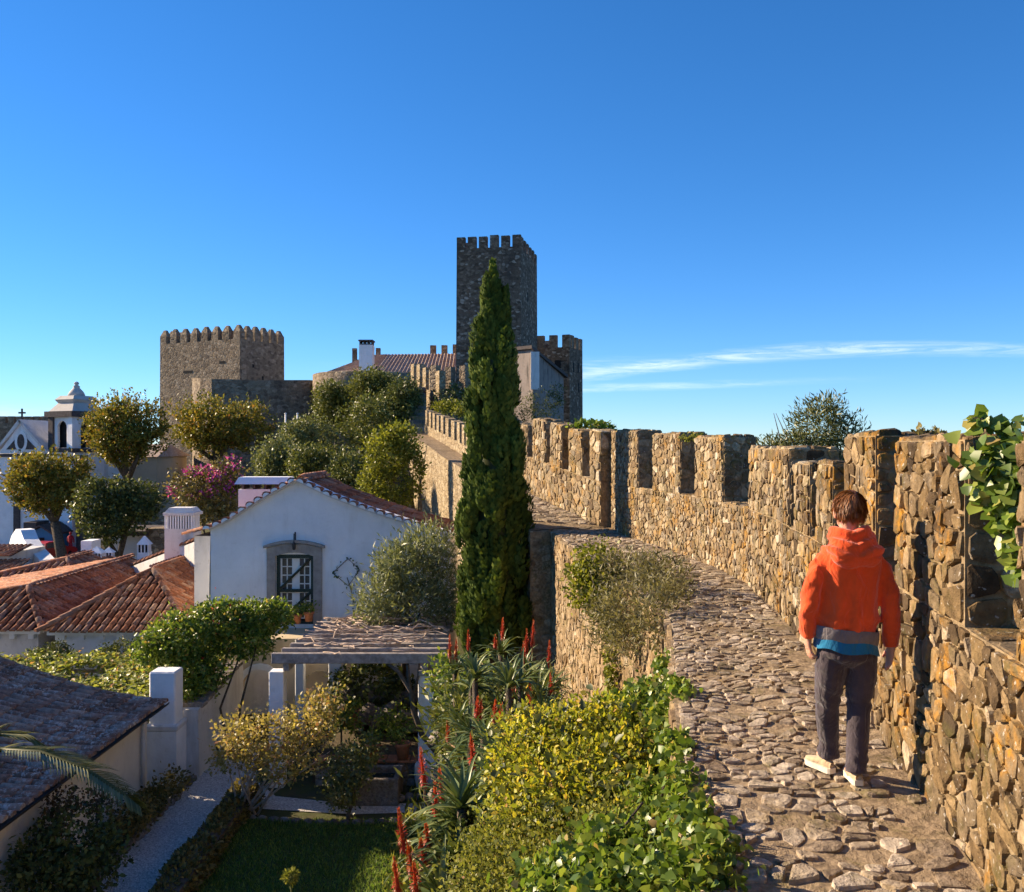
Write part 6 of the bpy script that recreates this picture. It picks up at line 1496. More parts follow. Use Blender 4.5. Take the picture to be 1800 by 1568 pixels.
# ---------------------------------------------------------------- big shrubs along the near wall edge
t = thing('yellow_shrub', 'large sunlit yellow green shrub spilling over the wall edge', 'shrub', (0.4, 7, -4.4))
yb = [(P(985,1320,7.2), (.42,.42,.30)), (P(1060,1300,7.4), (.42,.42,.3)), (P(930,1365,6.9), (.30,.4,.32)), (P(1030,1385,6.6), (.45,.42,.32)), (P(1100,1350,6.9), (.35,.4,.30)), (P(960,1430,6.3), (.36,.4,.28)), (P(1080,1420,6.2), (.35,.35,.25)), (P(930,1290,7.6), (.22,.3,.18)), (P(1130,1300,7.5), (.25,.3,.2))]
foliage('leaves', 'yellow', yb, 27000, .041, 'oval', .07, 700, t, up=.1, axis_out=.9)
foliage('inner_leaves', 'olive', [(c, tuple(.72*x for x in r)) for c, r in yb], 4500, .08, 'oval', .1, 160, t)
m = MB()
for c, r in yb: m.tube([(.3+rs.uniform(-.3,.3), 7+rs.uniform(-.3,.3), -5.0), (c[0]*.7+.1, c[1], (c[2]-5.0)/2), c], [.035, .025, .01], 5)
m.build('stems', M['bark'], t)
t = thing('fine_shrub', 'fine leaved olive shrub with tiny buds below the yellow shrub', 'shrub', (0, 5.8, -4.4))
fb = [(P(900,1490,6.0), (.32,.35,.22)), (P(1000,1480,5.8), (.34,.35,.2)), (P(860,1550,5.7), (.28,.3,.25)), (P(1090,1470,5.6), (.25,.3,.2)), (P(950,1540,5.5), (.3,.3,.2))]
foliage('leaves', 'fine', fb, 13000, .03, 'rhomb', .055, 420, t, up=.5)
foliage('buds', 'pale', [(c, tuple(1.05*x for x in r)) for c, r in fb], 1300, .02, 'rhomb', .04, 160, t, up=.6)
m = MB()
for c, r in fb: m.tube([(0+rs.uniform(-.2,.2), 5.9, -5.0), c], [.02, .01], 5)
m.build('stems', M['bark'], t)
t = thing('ivy_bush', 'glossy green ivy climbing over the wall edge at the bottom', 'ivy', (0.8, 4.6, -4.2))
vb = [(P(1090,1520,4.9), (.28,.32,.17)), (P(1180,1480,5.2), (.24,.3,.16)), (P(1215,1540,4.6), (.20,.22,.13)), (P(1010,1560,4.9), (.28,.3,.16)), (P(1170,1410,5.8), (.22,.28,.12)), (P(1240,1490,4.9), (.12,.18,.08)), (P(1120,1570,4.5), (.3,.25,.15)), (P(1200,1330,6.4), (.16,.3,.09)), (P(1175,1270,7.0), (.15,.3,.12)), (P(1150,1230,7.6), (.2,.35,.14)), (P(1180,1180,8.2), (.1,.25,.1)), (P(1100,1250,8), (.25,.3,.12)), (P(1245,1490,4.12), (.09,.18,.05)), (P(1228,1540,3.9), (.11,.18,.07)), (P(1215,1440,4.5), (.08,.2,.05)), (P(1198,1380,5.0), (.07,.22,.05)), (P(1192,1310,5.6), (.06,.22,.04)), (P(1190,1210,6.9), (.06,.25,.04))]
foliage('leaves', 'ivy', vb, 20000, .038, 'ivy', .055, 800, t, up=.25, axis_out=.9)
m = MB()
for k in range(10):
    a = P(1000+k*22, 1560, 4.9); b_ = P(1090+k*20, 1440+rs.uniform(-30,60), 5.1); m.tube([a, a.lerp(b_,.5)+Vector((0,0,.06)), b_], .008, 4)
for c, r in vb: m.tube([(c[0]-.3, c[1], c[2]-1.6), (c[0]-.1, c[1], c[2]-.3), c], [.02, .012, .006], 4)
m.build('stems', M['bark'], t)
# shrub on the wall top beyond the bend
t = thing('wall_shrub', 'shrub half green half bare growing on the wall top at the bend', 'shrub', (1.4, 13, -2.6))
foliage('green_leaves', 'lime', [(P(1050,1000,13), (.34,.35,.3)), (P(1030,1030,13), (.22,.3,.3)), (P(1065,1040,12.8), (.25,.3,.35))], 3600, .07, 'rhomb', .08, 130, t, up=.2)
wb = [(P(1110,1005,12.5), (.45,.4,.25)), (P(1165,1010,11.6), (.32,.35,.2)), (P(1112,1070,11.5), (.38,.35,.33)), (P(1070,1090,12.3), (.25,.3,.35)), (P(1150,1080,10.2), (.22,.3,.30)), (P(1185,1040,10.7), (.14,.25,.14)), (P(1100,1120,11.3), (.25,.25,.2))]
foliage('dry_leaves', 'dry', wb, 9500, .08, 'lance', .1, 300, t, up=.4)
foliage('trailing_leaves', 'lime', [(P(1072,1150,12.6), (.07,.15,.35)), (P(1075,1210,12.6), (.06,.15,.25))], 500, .07, 'rhomb', .05, 40, t)
m = MB(); 
for k in range(60):
    a = P(1085, 1090, 12.8); b_ = P(1010+rs.uniform(0,190), 960+rs.uniform(0,140), 12.8+rs.uniform(-.4,.4)); m.tube([a, a.lerp(b_,.5)+Vector((rs.gauss(0,.08),rs.gauss(0,.08),rs.gauss(0,.05))), b_], [.012,.007,.003], 4)
m.build('twigs', M['bark_pale'], t)
# wild olive behind the parapet
t = thing('wild_olive', 'thin crowned olive tree rising outside the wall behind the parapet', 'tree', (4.9, 14.5, -9))
foliage('crown', 'olive', [(P(1440,750,14.5), (.42,.4,.36)), (P(1400,790,14.5), (.4,.4,.22)), (P(1480,770,14.5), (.28,.3,.3)), (P(1355,790,14.5), (.25,.3,.14)), (P(1455,715,14.5), (.2,.25,.15)), (P(1440,830,14.5), (.6,.5,.35))], 7500, .095, 'lance', .085, 260, t, up=.5, axis_out=1.0)
m = MB(); b0 = Vector((4.9, 14.5, -9)); fk = P(1435, 880, 14.5); m.tube([b0, (4.8,14.5,-5), fk], [.14,.11,.06], 7)
for k in range(22): b_ = P(1330+rs.uniform(0,180), 720+rs.uniform(0,90), 14.5+rs.uniform(-.3,.3)); m.tube([fk, fk.lerp(b_,.55)+Vector((rs.gauss(0,.06),0,.05)), b_], [.03,.015,.004], 4)
m.build('trunk', M['bark'], t)
# ivy over the nearest merlon at the right
t = thing('parapet_ivy', 'bright green ivy hanging over the nearest merlon at the right edge', 'ivy', (2.4, 4.1, -1.2))
pts = []
def vine(path, n, spread):
    for _ in range(n):
        u = rs.random()*(len(path)-1); i = int(u); q = path[i].lerp(path[min(i+1, len(path)-1)], u-i); pts.append(q + Vector((rs.gauss(0,spread), rs.gauss(0,spread*.7), rs.gauss(0,spread))))
v1 = [P(1705,765,4.15), P(1712,735,4.15), P(1740,738,4.12), P(1775,752,4.1), P(1790,775,4.1)]
v2_ = [P(1712,770,4.1), P(1718,830,4.08), P(1735,860,4.06), P(1765,900,4.02), P(1785,960,3.98), P(1795,1010,3.95)]
v3 = [P(1780,760,4.05), P(1800,800,3.95), P(1795,860,3.95), P(1800,920,3.92)]
v4 = [P(1745,790,4.05), P(1770,830,4.02), P(1790,890,3.98)]
vine(v1, 60, .014); vine(v2_, 170, .03); vine(v3, 200, .045); vine(v4, 170, .042)
pp = np.array(pts); n = len(pp); link('leaves', leaf_mesh('leaves', pp, NR.normal(size=(n,3))*.6 + np.array([-.1,-.3,-.5]), NR.normal(size=(n,3))*.35 + np.array([-.8,-.5,.4]), NR.uniform(.03,.07,n), 'ivy'), t, LM['ivy'])
m = MB()
for v in (v1, v2_, v3, v4): m.tube(v, .006, 4)
m.build('stems', M['bark'], t)
for (lab, px, py, D, w, n, mt) in (('tuft of weeds on top of the merlon right of the boy', 1632, 768, 6.1, .12, 160, 'hedge'), ('tiny weed tuft on the merlon above the wall bend', 1215, 768, 15.6, .16, 160, 'fine'), ('green weeds behind the far merlons right of the tower', 1040, 754, 23, .45, 300, 'ivy')):
    c = P(px, py, D); t = thing('weed_tuft', lab, 'weeds', c); foliage('leaves', mt, [(c, (w, w*.7, w*.35))], n, w*.32, 'oval', w*.2, 14, t, up=.4)
    m = MB(); m.tube([(c.x, c.y, c.z-.15), c], .006, 4); m.build('stem', M['bark'], t)
# palm at the left edge, agapanthus head at the bottom
t = thing('palm_tree', 'palm frond reaching in from the left edge over the grey roof', 'palm', (-4.6, 7.4, -7.3))
def frond(path, ll, nl):
    m = MB(); m.tube(path, [.02]*(len(path)-1)+[.004], 5); st = m.build('frond_stalk', LM['palm'], t)
    B, Dr, Ln = [], [], []
    for k in range(nl):
        u = (.08 + .92*k/nl)*(len(path)-1); i = min(int(u), len(path)-2); q = path[i].lerp(path[i+1], u-i); tg = (path[i+1]-path[i]).normalized()
        for s_ in (-1, 1):
            sd = tg.cross(Vector((0, 0, 1))).normalized()*s_; B.append(np.array(q)); Dr.append(np.array(tg*.75 + sd*.75 + Vector((0, 0, .22 if s_ > 0 else .1)))); Ln.append(ll*(1-.55*abs(2*k/nl-.75))*rs.uniform(.85,1.1))
    V, F, r = strip_blades(np.array(B), Dr, Ln, .022, .28, 3, (1, 1, .6, .05)); link('leaflets', mesh_uniform('leaflets', V, F, r), st, LM['palm'])
frond([P(-60,1335,7.4), P(0,1318,7.3), P(70,1322,7.2), P(150,1352,7.1), P(215,1395,7.0), P(245,1420,7.0)], .34, 62)
frond([P(-60,1335,7.4), P(-20,1290,7.6), P(40,1292,7.7), P(95,1325,7.8)], .25, 40)
hd = P(-60, 1335, 7.4)
for k in range(11):                                             # the rest of the crown, left of the picture
    a_ = rad(125 + k*18); dx, dy = math.cos(a_), math.sin(a_)
    frond([hd, hd + Vector((dx*.3, dy*.3, .22)), hd + Vector((dx*.62, dy*.62, .26)), hd + Vector((dx*.9, dy*.9, .1)), hd + Vector((dx*1.08, dy*1.08, -.15))], .30, 34)
m = MB(); m.tube([(-4.6,7.4,-7.5), (-4.6,7.4,-5), P(-60,1340,7.4)], [.2,.16,.12], 9); m.build('trunk', M['bark'], t)
t = thing('agapanthus', 'single green agapanthus seed head at the bottom edge over the lawn', 'flower', (-2.1, 8.6, -7))
c = P(511, 1541, 8.6); n = 260; d = unit(NR.normal(size=(n, 3))); p = np.array(c) + d*.045*NR.uniform(.5, 1.5, (n, 1))
link('seed_head', leaf_mesh('seed_head', p, d, NR.normal(size=(n,3)), NR.uniform(.02,.045,n), 'rhomb'), t, LM['fine'])
m = MB(); m.tube([(c.x+.08, c.y, -7.2), (c.x+.05, c.y, c.z-1), c], .008, 5); m.build('stem', LM['fine'], t)
# ================================================================ pergola and terrace
rs = random.Random(91)
PG = thing('pergola', 'weathered beam pergola on white posts below the white house', 'pergola', (-3.2, 21.2, -7.4))
for k, y in enumerate(np.linspace(19.6, 23.2, 9)):
    z = -4.50 + .01*k; x0 = -5.15 + .05*k + rs.uniform(-.05, .05); x1 = -1.38 - .02*k + rs.uniform(-.06, .06)
    m = MB(); m.box((x0, y, z-.19 if k == 0 else z-.13), (x1, y+.13, z+.03), bev=.012); m.build('beam', M['wood_grey'], PG)
for x in (-4.95, -1.95):
    m = MB(); m.box((x, 19.65, -4.86), (x+.14, 23.3, -4.66), bev=.012); m.build('side_beam', M['wood_grey'], PG)
def post(x, y, w, z0, z1):
    m = MB(); m.box((x-w/2, y, z0), (x+w/2, y+w, z1), bev=.015); m.build('post', M['white'], PG)
post(-1.86, 19.75, .36, -7.5, -4.98); post(-5.12, 19.75, .32, -7.5, -4.90); post(-4.45, 22.9, .34, -7.5, -4.87); post(-5.35, 22.9, .22, -7.5, -4.87)
m = MB(); m.box((-2.02, 19.7, -4.975), (-1.72, 20.1, -4.865)); m.build('post_cap', M['gstone'], PG)
m = MB(); m.box((-2.1, 19.6, -7.5), (-1.6, 20.2, -6.85), bev=.04); m.build('post_plinth', M['white_old'], PG)
VN = thing('grape_vine', 'bare twisted vine trunk climbing the right pergola post and roof', 'vine', (-1.55, 19.4, -7.4))
m = MB(); m.tube([P(772,1425,19.4), P(780,1350,19.4), P(768,1322,19.4), P(742,1292,19.4), P(727,1250,19.45), P(722,1215,19.5), P(700,1180,19.6), P(670,1158,19.7)], [.085,.08,.075,.065,.06,.055,.045,.03], 8); m.build('trunk', M['bark'], VN)
m = MB(); m.tube([P(722,1215,19.5), P(718,1190,19.55), P(716,1160,19.7)], [.045,.04,.03], 7); m.tube([P(724,1225,19.5), P(735,1190,19.7), P(737,1165,19.9)], [.04,.03,.02], 6); m.build('branch', M['bark'], VN)
for k in range(90):                                            # canes lying on the beams
    y = rs.uniform(19.45, 23.2); x = rs.uniform(-4.9, -2.3); L = rs.uniform(.6, 1.7); pts = []; a = rs.uniform(-.5, .5); z = -4.43 + rs.uniform(0, .20)
    for i in range(6):
        pts.append((max(-5.0, min(-1.5, x)), y, z + rs.gauss(0, .04))); x += L/5*math.cos(a); y += L/5*math.sin(a)*.7; a += rs.gauss(0, .45)
    m = MB(); m.tube(pts, [.015*rs.uniform(.7,1.3)]*5 + [.006], 5); m.build('cane', M['bark_pale'], VN)
tag(link('terrace_floor', mesh_any('terrace_floor', [(-4.4,20.05,-6.9),(-1.0,20.05,-6.9),(-1.0,23.6,-6.9),(-4.4,23.6,-6.9),(-4.4,20.05,-7.5),(-1.0,20.05,-7.5)], [(0,1,2,3),(4,5,1,0)], .4), None, M['earth']), kind='structure')
LWL = thing('terrace_wall', 'low rubble wall with terracotta coping behind the stone trough', 'wall', (-3, 20, -7.4))
m = MB(); m.box((-4.3, 19.86, -7.5), (-1.95, 20.12, -6.89)); core_ = m.build('wall_core', M['mortar'], LWL)
SW = Stones(); SW.lay(lambda u, v, h: (u, 19.86-h, -7.42+v), -4.3, -1.95, 0, .52, .24, .16, .012, .03, rs, core_); SW.build('stone', M['rock'], LWL)
for k in range(9):
    m = MB(); x = -4.32 + k*.264; m.box((x, 19.78, -6.888), (x+.25, 20.16, -6.84+rs.uniform(0,.01)), bev=.008); m.build('coping_tile', M['terracotta'], LWL)
TR = thing('stone_trough', 'rectangular grey stone trough beside the gravel strip', 'trough', (-3.0, 19.1, -7.4))
x0, x1, y0, y1, zt = -3.75, -2.34, 18.72, 19.6, -6.86
for (nm, a, b) in (('front_slab', (x0,y0,-7.45), (x1,y0+.12,zt)), ('back_slab', (x0,y1-.12,-7.45), (x1,y1,zt)), ('side_slab', (x0,y0+.122,-7.45), (x0+.12,y1-.122,zt-.006)), ('side_slab', (x1-.12,y0+.122,-7.45), (x1,y1-.122,zt-.006))):
    m = MB(); m.box(a, b, bev=.015); m.r = [rs.random()]*len(m.f); m.build(nm, M['rock'], TR)
tag(link('trough_water', mesh_any('trough_water', [(x0+.12,y0+.12,-7.0),(x1-.12,y0+.12,-7.0),(x1-.12,y1-.12,-7.0),(x0+.12,y1-.12,-7.0)], [(0,1,2,3)], .2), TR, NT('dark_water').principled((.02,.025,.02), .08, None, .5)))
def pot(label, px, py, D, h, plant, mt='ivy', n=260):
    c = P(px, py, D); r = h*.52; t = thing('flower_pot', label, 'flower pot', c)
    m = MB(); m.lathe([(r*.66,0),(r*.86,h*.72),(r*.9,h*.74),(r*1.04,h*.76),(r*1.04,h*.97),(r*.98,h),(r*.86,h),(r*.8,h*.84)], c, 18); m.build('pot', M['terracotta'], t)
    if plant: foliage('plant', mt, [((c.x, c.y, c.z+h+plant*.5), (plant*.8, plant*.8, plant*.6))], n, .07, 'rhomb', .06, 24, t, up=.5)['kind'] = 'stuff'
pot('terracotta pot with a bushy plant on the coping right end', 708, 1332, 19.9, .34, .34)
pot('terracotta pot with small leaves on the coping middle', 657, 1330, 19.95, .30, .22)
pot('terracotta pot on the rock ledge at the back of the pergola', 622, 1266, 21.3, .26, .22)
pot('small terracotta pot at the left of the rock ledge', 603, 1278, 21.0, .18, .12)
pot('terracotta pot planted with leaves before the rocks right of the post', 800, 1318, 16.8, .36, .34, 'lime')
pot('left of two terracotta pots before the green door', 522, 1096, 24.35, .26, .16)
pot('right of two terracotta pots before the green door', 543, 1092, 24.35, .27, .16)
def rock_mesh(c, r, sd):
    bm = bmesh.new(); bmesh.ops.create_icosphere(bm, subdivisions=2, radius=1.0); q = random.Random(sd); off = Vector((q.uniform(0,50), q.uniform(0,50), 0))
    for v in bm.verts:
        d = 1 + .35*mnoise.noise(v.co*1.3 + off) + .12*mnoise.noise(v.co*3.5 + off); v.co = Vector(c) + Vector((v.co.x*r[0]*d, v.co.y*r[1]*d, max(-.6, v.co.z)*r[2]*d))
    me = bpy.data.meshes.new('boulder'); bm.to_mesh(me); bm.free(); setrnd(me, [q.random()]*len(me.polygons)); return me
RK = thing('rock_ledge', 'rough grey rock ledge across the back of the pergola', 'rocks', (-3, 22, -6.9))
for k in range(12):
    x = -4.0 + k*.27; link('boulder', rock_mesh((x, 21.9+rs.uniform(-.1,.1), -6.55+rs.uniform(-.1,.08)), (rs.uniform(.2,.3), .3, rs.uniform(.22,.34)), k), RK, M['rock'])
for k in range(10):
    x = -4.0 + k*.3; link('boulder', rock_mesh((x, 22.5+rs.uniform(-.1,.1), -6.15+rs.uniform(-.1,.08)), (rs.uniform(.2,.32), .3, rs.uniform(.2,.3)), 40+k), RK, M['rock'])
RK2 = thing('rock_pile', 'pale sunlit boulders right of the white pergola post', 'rocks', (-1.1, 18, -6.5))
for k, (px, py, D, r) in enumerate(((775,1300,18.4,.24),(800,1330,18,.3),(835,1340,17.4,.28),(815,1375,17.4,.34),(785,1360,18.2,.3),(850,1385,16.6,.35),(780,1400,18.1,.3),(830,1420,16.4,.35),(860,1330,15.4,.25))):
    link('boulder', rock_mesh(P(px,py,D), (r*1.1, r, r*.75), 80+k), RK2, M['rock'])
ED = thing('stone_edging', 'row of pale edging stones behind the gravel strip', 'edging', (-2, 19, -7.4))
for k in range(11):
    x = -2.35 + k*.16*1.3; link('boulder', rock_mesh((x, 19.05+rs.uniform(-.04,.04), -7.36), (.12, .1, .09), 120+k), ED, M['rock'])
ED2 = thing('stone_edging', 'rough stone edging between the path and the near house planting', 'edging', (-7.05, 17, -7.4))
for k in range(26):
    link('boulder', rock_mesh((-7.08+.02*math.sin(k)+rs.uniform(-.03,.03), 13.4+k*.27, -7.38), (.1, .14, .11), 150+k), ED2, M['rock'])
ED3 = thing('stone_edging', 'broken stone edging along the back of the lawn', 'edging', (-3.5, 18, -7.4))
for k in range(17):
    link('boulder', rock_mesh((-5.2+k*.24, 18.12-.25*math.sin(math.pi*k/16), -7.4), (.12, .08, .07), 190+k), ED3, M['rock'])
# thin climber trained on the white wall in a diamond
t = thing('wall_climber', 'thin climber trained in a diamond on the white house wall', 'climber', (-4.4, 24.9, -4.6))
dm = [P(585,1007,24.93), P(612,982,24.93), P(632,1002,24.93), P(612,1030,24.93), P(585,1007,24.93)]; m = MB(); m.tube(dm, .012, 4); m.tube([P(622,1060,24.93), P(618,1040,24.93), P(610,1015,24.93)], .012, 4); m.build('stems', M['bark'], t)
pp = np.array([dm[i].lerp(dm[i+1], rs.random()) + Vector((rs.gauss(0,.03), -.02, rs.gauss(0,.03))) for i in (0,1,2,3) for _ in range(14)] + [P(622+rs.gauss(0,6), 1040+rs.uniform(-10,40), 24.9) for _ in range(30)]); n = len(pp)
link('leaves', leaf_mesh('leaves', pp, NR.normal(size=(n,3)), NR.normal(size=(n,3))+np.array([0,-1,0]), NR.uniform(.05,.1,n), 'rhomb'), t, LM['dark'])
# street people, very small, beside the car
def tiny_person(label, px, pyb, D, col):
    b = P(px, pyb, D); t = thing('person', label, 'person', b)
    m = MB(); m.tube([b+Vector((-.1,0,0)), b+Vector((-.09,0,.45)), b+Vector((-.06,0,.85))], [.06,.07,.09], 7); m.tube([b+Vector((.1,.1,0)), b+Vector((.09,.03,.45)), b+Vector((.06,0,.85))], [.06,.07,.09], 7)
    m.lathe([(.12,.82),(.17,.95),(.16,1.15),(.2,1.35),(.16,1.43),(.06,1.47),(.055,1.52),(.085,1.56),(.1,1.64),(.07,1.73),(.02,1.75)], b, 10)
    for s_ in (-1, 1): m.tube([b+Vector((s_*.19,0,1.38)), b+Vector((s_*.25,.02,1.1)), b+Vector((s_*.24,.08,.85))], [.055,.05,.04], 6)
    m.build('body', m_plain('cloth_'+label.split()[2], col, .9), t)
tiny_person('person in dark clothes standing left of the red car', 58, 975, 74.5, (.03,.03,.035))
tiny_person('person in red clothes right of the red car', 124, 972, 75, (.30,.03,.04))
# ================================================================ the boy in the orange hoodie
def ell_loft(m, secs, n=20, tilt=0.0):
    """stacked horizontal ellipses (cx, cy, z, rx, ry)"""
    V = []; F = []
    for (cx, cy, z, rx, ry) in secs:
        for k in range(n):
            th = 2*math.pi*k/n; c, s_ = math.cos(th), math.sin(th); e = .85
            x = rx*math.copysign(abs(c)**e, c); y = ry*math.copysign(abs(s_)**e, s_); V.append((cx+x, cy+y, z + tilt*x))
    k_ = len(secs)
    F = [(i*n+k, i*n+(k+1) % n, (i+1)*n+(k+1) % n, (i+1)*n+k) for i in range(k_-1) for k in range(n)] + [tuple(reversed(range(n))), tuple((k_-1)*n+k for k in range(n))]
    m.add(V, F); return m
def ball(m, c, r, n=14):
    V = []; F = []
    for i in range(1, n):
        ph = math.pi*i/n
        for k in range(n): th = 2*math.pi*k/n; V.append((c[0]+r[0]*math.sin(ph)*math.cos(th), c[1]+r[1]*math.sin(ph)*math.sin(th), c[2]+r[2]*math.cos(ph)))
    F = [(i*n+k, (i+1)*n+k, (i+1)*n+(k+1) % n, i*n+(k+1) % n) for i in range(n-2) for k in range(n)]
    V += [(c[0], c[1], c[2]+r[2]), (c[0], c[1], c[2]-r[2])]; t, b = len(V)-2, len(V)-1
    F += [(t, k, (k+1) % n) for k in range(n)] + [(b, (n-2)*n+(k+1) % n, (n-2)*n+k) for k in range(n)]
    m.add(V, F); return m
def skinned(name, m, voxel, it, disp=None):
    """weld overlapping shapes into one continuous surface"""
    me = bpy.data.meshes.new('tmp'); me.from_pydata(m.v, [], m.f); bm = bmesh.new(); bm.from_mesh(me); bmesh.ops.recalc_face_normals(bm, faces=bm.faces); bm.to_mesh(me); bm.free()
    o = bpy.data.objects.new('tmp', me); COL.objects.link(o)
    r = o.modifiers.new('r', 'REMESH'); r.mode = 'VOXEL'; r.voxel_size = voxel
    s_ = o.modifiers.new('s', 'SMOOTH'); s_.factor = .5; s_.iterations = it
    dg = bpy.context.evaluated_depsgraph_get(); out = bpy.data.meshes.new_from_object(o.evaluated_get(dg)); bpy.data.objects.remove(o); out.name = name
    if disp:
        nv = len(out.vertices); co = np.empty(nv*3); out.vertices.foreach_get('co', co); co = co.reshape(-1, 3); no = np.empty(nv*3); out.vertices.foreach_get('normal', no); no = no.reshape(-1, 3)
        d = np.array([disp(Vector(c)) for c in co]); co += no*d[:, None]; out.vertices.foreach_set('co', co.ravel())
    out.polygons.foreach_set('use_smooth', [True]*len(out.polygons)); out.update(); return out
PO = Vector((1.834, 5.0, ZW + .018)); TW = Matrix.Translation(PO)
def place(me): me.transform(TW); return me
skin_m = NT('skin'); skin_mat = skin_m.principled((.52,.28,.19), .55, None, .3, Subsurface_Weight=.15)
def fabric(name, col, var=.12, fine=900, bump=.0012, sheen=.3):
    t = NT(name); c = t.mix(t.rng(t.noise(9, 4), .3, .7), tuple(x*(1-var) for x in col), tuple(min(1, x*(1+var)) for x in col))
    wr = t.bump(t.noise(15, 3, .5, t.pos((1.0, 1.0, .55)), 1.4), .022, .75)
    return t.principled(c, .92, t.bump(t.noise(fine, 2), bump, .6, wr), .12, Sheen_Weight=sheen)
ORANGE = fabric('orange_fleece', (.73,.085,.018)); GREYRIB = fabric('grey_rib', (.17,.145,.15), .2); TEAL = fabric('teal_cotton', (.012,.14,.27)); TROU = fabric('dark_trouser_cotton', (.060,.045,.052), .2)
BOY = thing('person', 'boy in orange hoodie and dark trousers walking away along the wall walk', 'person', PO)
# --- body: one continuous surface
m = MB()
ball(m, (.02, .005, 1.495), (.074, .09, .100)); ball(m, (.02, .045, 1.435), (.053, .056, .062)); ball(m, (.02, .105, 1.465), (.013, .018, .020)); ball(m, (.02, .09, 1.42), (.028, .02, .012))
for s_ in (-1, 1): ball(m, (.02 + s_*.078, -.002, 1.475), (.012, .022, .033), 8)
m.tube([(.012, -.012, 1.44), (.012, -.015, 1.36), (.01, -.012, 1.28)], [.052, .052, .062], 12)
ell_loft(m, [(.0,0,.70,.13,.085),(.0,0,.80,.135,.088),(.005,0,.95,.135,.09),(.01,0,1.12,.14,.09),(.015,0,1.22,.135,.08),(.015,-.01,1.30,.10,.07)])
AL = [(-.115,-.008,1.215), (-.198,-.03,1.05), (-.205,.015,.805)]; AR = [(.150,-.008,1.215), (.226,-.035,1.02), (.252,.01,.745)]
for (A_l, s_) in ((AL, -1), (AR, 1)):
    m.tube(A_l, [.034, .033, .026], 10)
    w = Vector(A_l[2]); ell_loft(m, [(w.x, w.y, w.z+.01, .021, .026), (w.x, w.y+.003, w.z-.02, .019, .031), (w.x-s_*.002, w.y+.006, w.z-.055, .016, .038), (w.x-s_*.006, w.y+.006, w.z-.080, .012, .036)], 12)
    for k, (yo, L) in enumerate(((-.028,.052), (-.010,.066), (.009,.070), (.027,.062))):       # little finger .. index
        a = Vector((w.x-s_*.006, w.y+.006+yo, w.z-.072)); cr = (.9 - .18*k)
        b = a + Vector((-s_*.006*cr, -.002, -L*.45)); c = b + Vector((-s_*.016*cr, -.003, -L*.33)); d = c + Vector((-s_*.020*cr, -.003, -L*.18))
        m.tube([a, b, c, d], [.0098, .0092, .0085, .0072], 8)
    a = Vector((w.x-s_*.002, w.y+.030, w.z-.028)); b = a + Vector((-s_*.010, .020, -.024)); c = b + Vector((-s_*.010, .006, -.026)); m.tube([a, b, c], [.012, .0105, .0085], 8)
for L in ([(-.075,0,.74), (-.078,.065,.44), (-.040,.165,.09)], [(.078,0,.74), (.075,.012,.43), (.047,-.035,.07)]):
    m.tube(L, [.075, .05, .035], 10); ball(m, (L[2][0], L[2][1]+.06, L[2][2]-.035), (.035, .10, .03), 10)
link('body', place(skinned('body', m, .0045, 2)), BOY, skin_mat)
for s_ in (-1, 1):
    m = MB(); ball(m, (.02+s_*.030, .086, 1.497), (.012, .010, .009), 8); link('eye', place(m.mesh('eye')), BOY, M['white_paint'])
# --- hoodie
def fold(p):
    a = mnoise.noise(Vector((p.x*11, p.y*6, p.z*3.2))) * .015 + mnoise.noise(Vector((p.x*7+3, p.y*7, p.z*10+p.x*9))) * .010 + .006*math.sin(p.z*60+p.x*25)*math.exp(-((p.z-.88)/.05)**2)
    arm = abs(p.x) > .175 + .02*(p.x > 0)
    a += .0055*math.sin(p.x*62 + 4*mnoise.noise(Vector((p.x*4, 0, p.z*3))))*max(0, min(1, (1.2-p.z)*5))
    if arm: a = mnoise.noise(Vector((p.x*6, p.y*10, p.z*19 + p.y*16))) * .014 + mnoise.noise(Vector((p.x*10, p.y*10, p.z*5)))*.004
    if p.z > 1.25: a = math.sin((p.z*1.0 - abs(p.x-.01)*.42)*88 + 2.4*mnoise.noise(p*7)) * .0085 + a*.5
    return a
m = MB()
ell_loft(m, [(.0,0,.80,.150,.098),(.0,0,.835,.166,.112),(.002,-.003,.90,.172,.120),(.005,-.006,1.0,.164,.118),(.010,-.008,1.10,.166,.118),(.013,-.010,1.17,.174,.114),(.016,-.012,1.225,.172,.104),(.016,-.014,1.27,.158,.094),(.016,-.014,1.305,.12,.084),(.014,-.014,1.33,.085,.075),(.014,-.012,1.35,.07,.068)], 24)
m.tube([(-.100,-.008,1.235), (-.150,-.018,1.17), (-.194,-.033,1.06), (-.208,-.015,.93), (-.207,.012,.83), (-.205,.014,.795)], [.056, .060, .054, .049, .045, .041], 16)
m.tube([(.130,-.008,1.235), (.182,-.018,1.165), (.222,-.038,1.03), (.242,-.018,.89), (.252,.008,.775), (.253,.010,.735)], [.056, .060, .054, .049, .045, .041], 16)
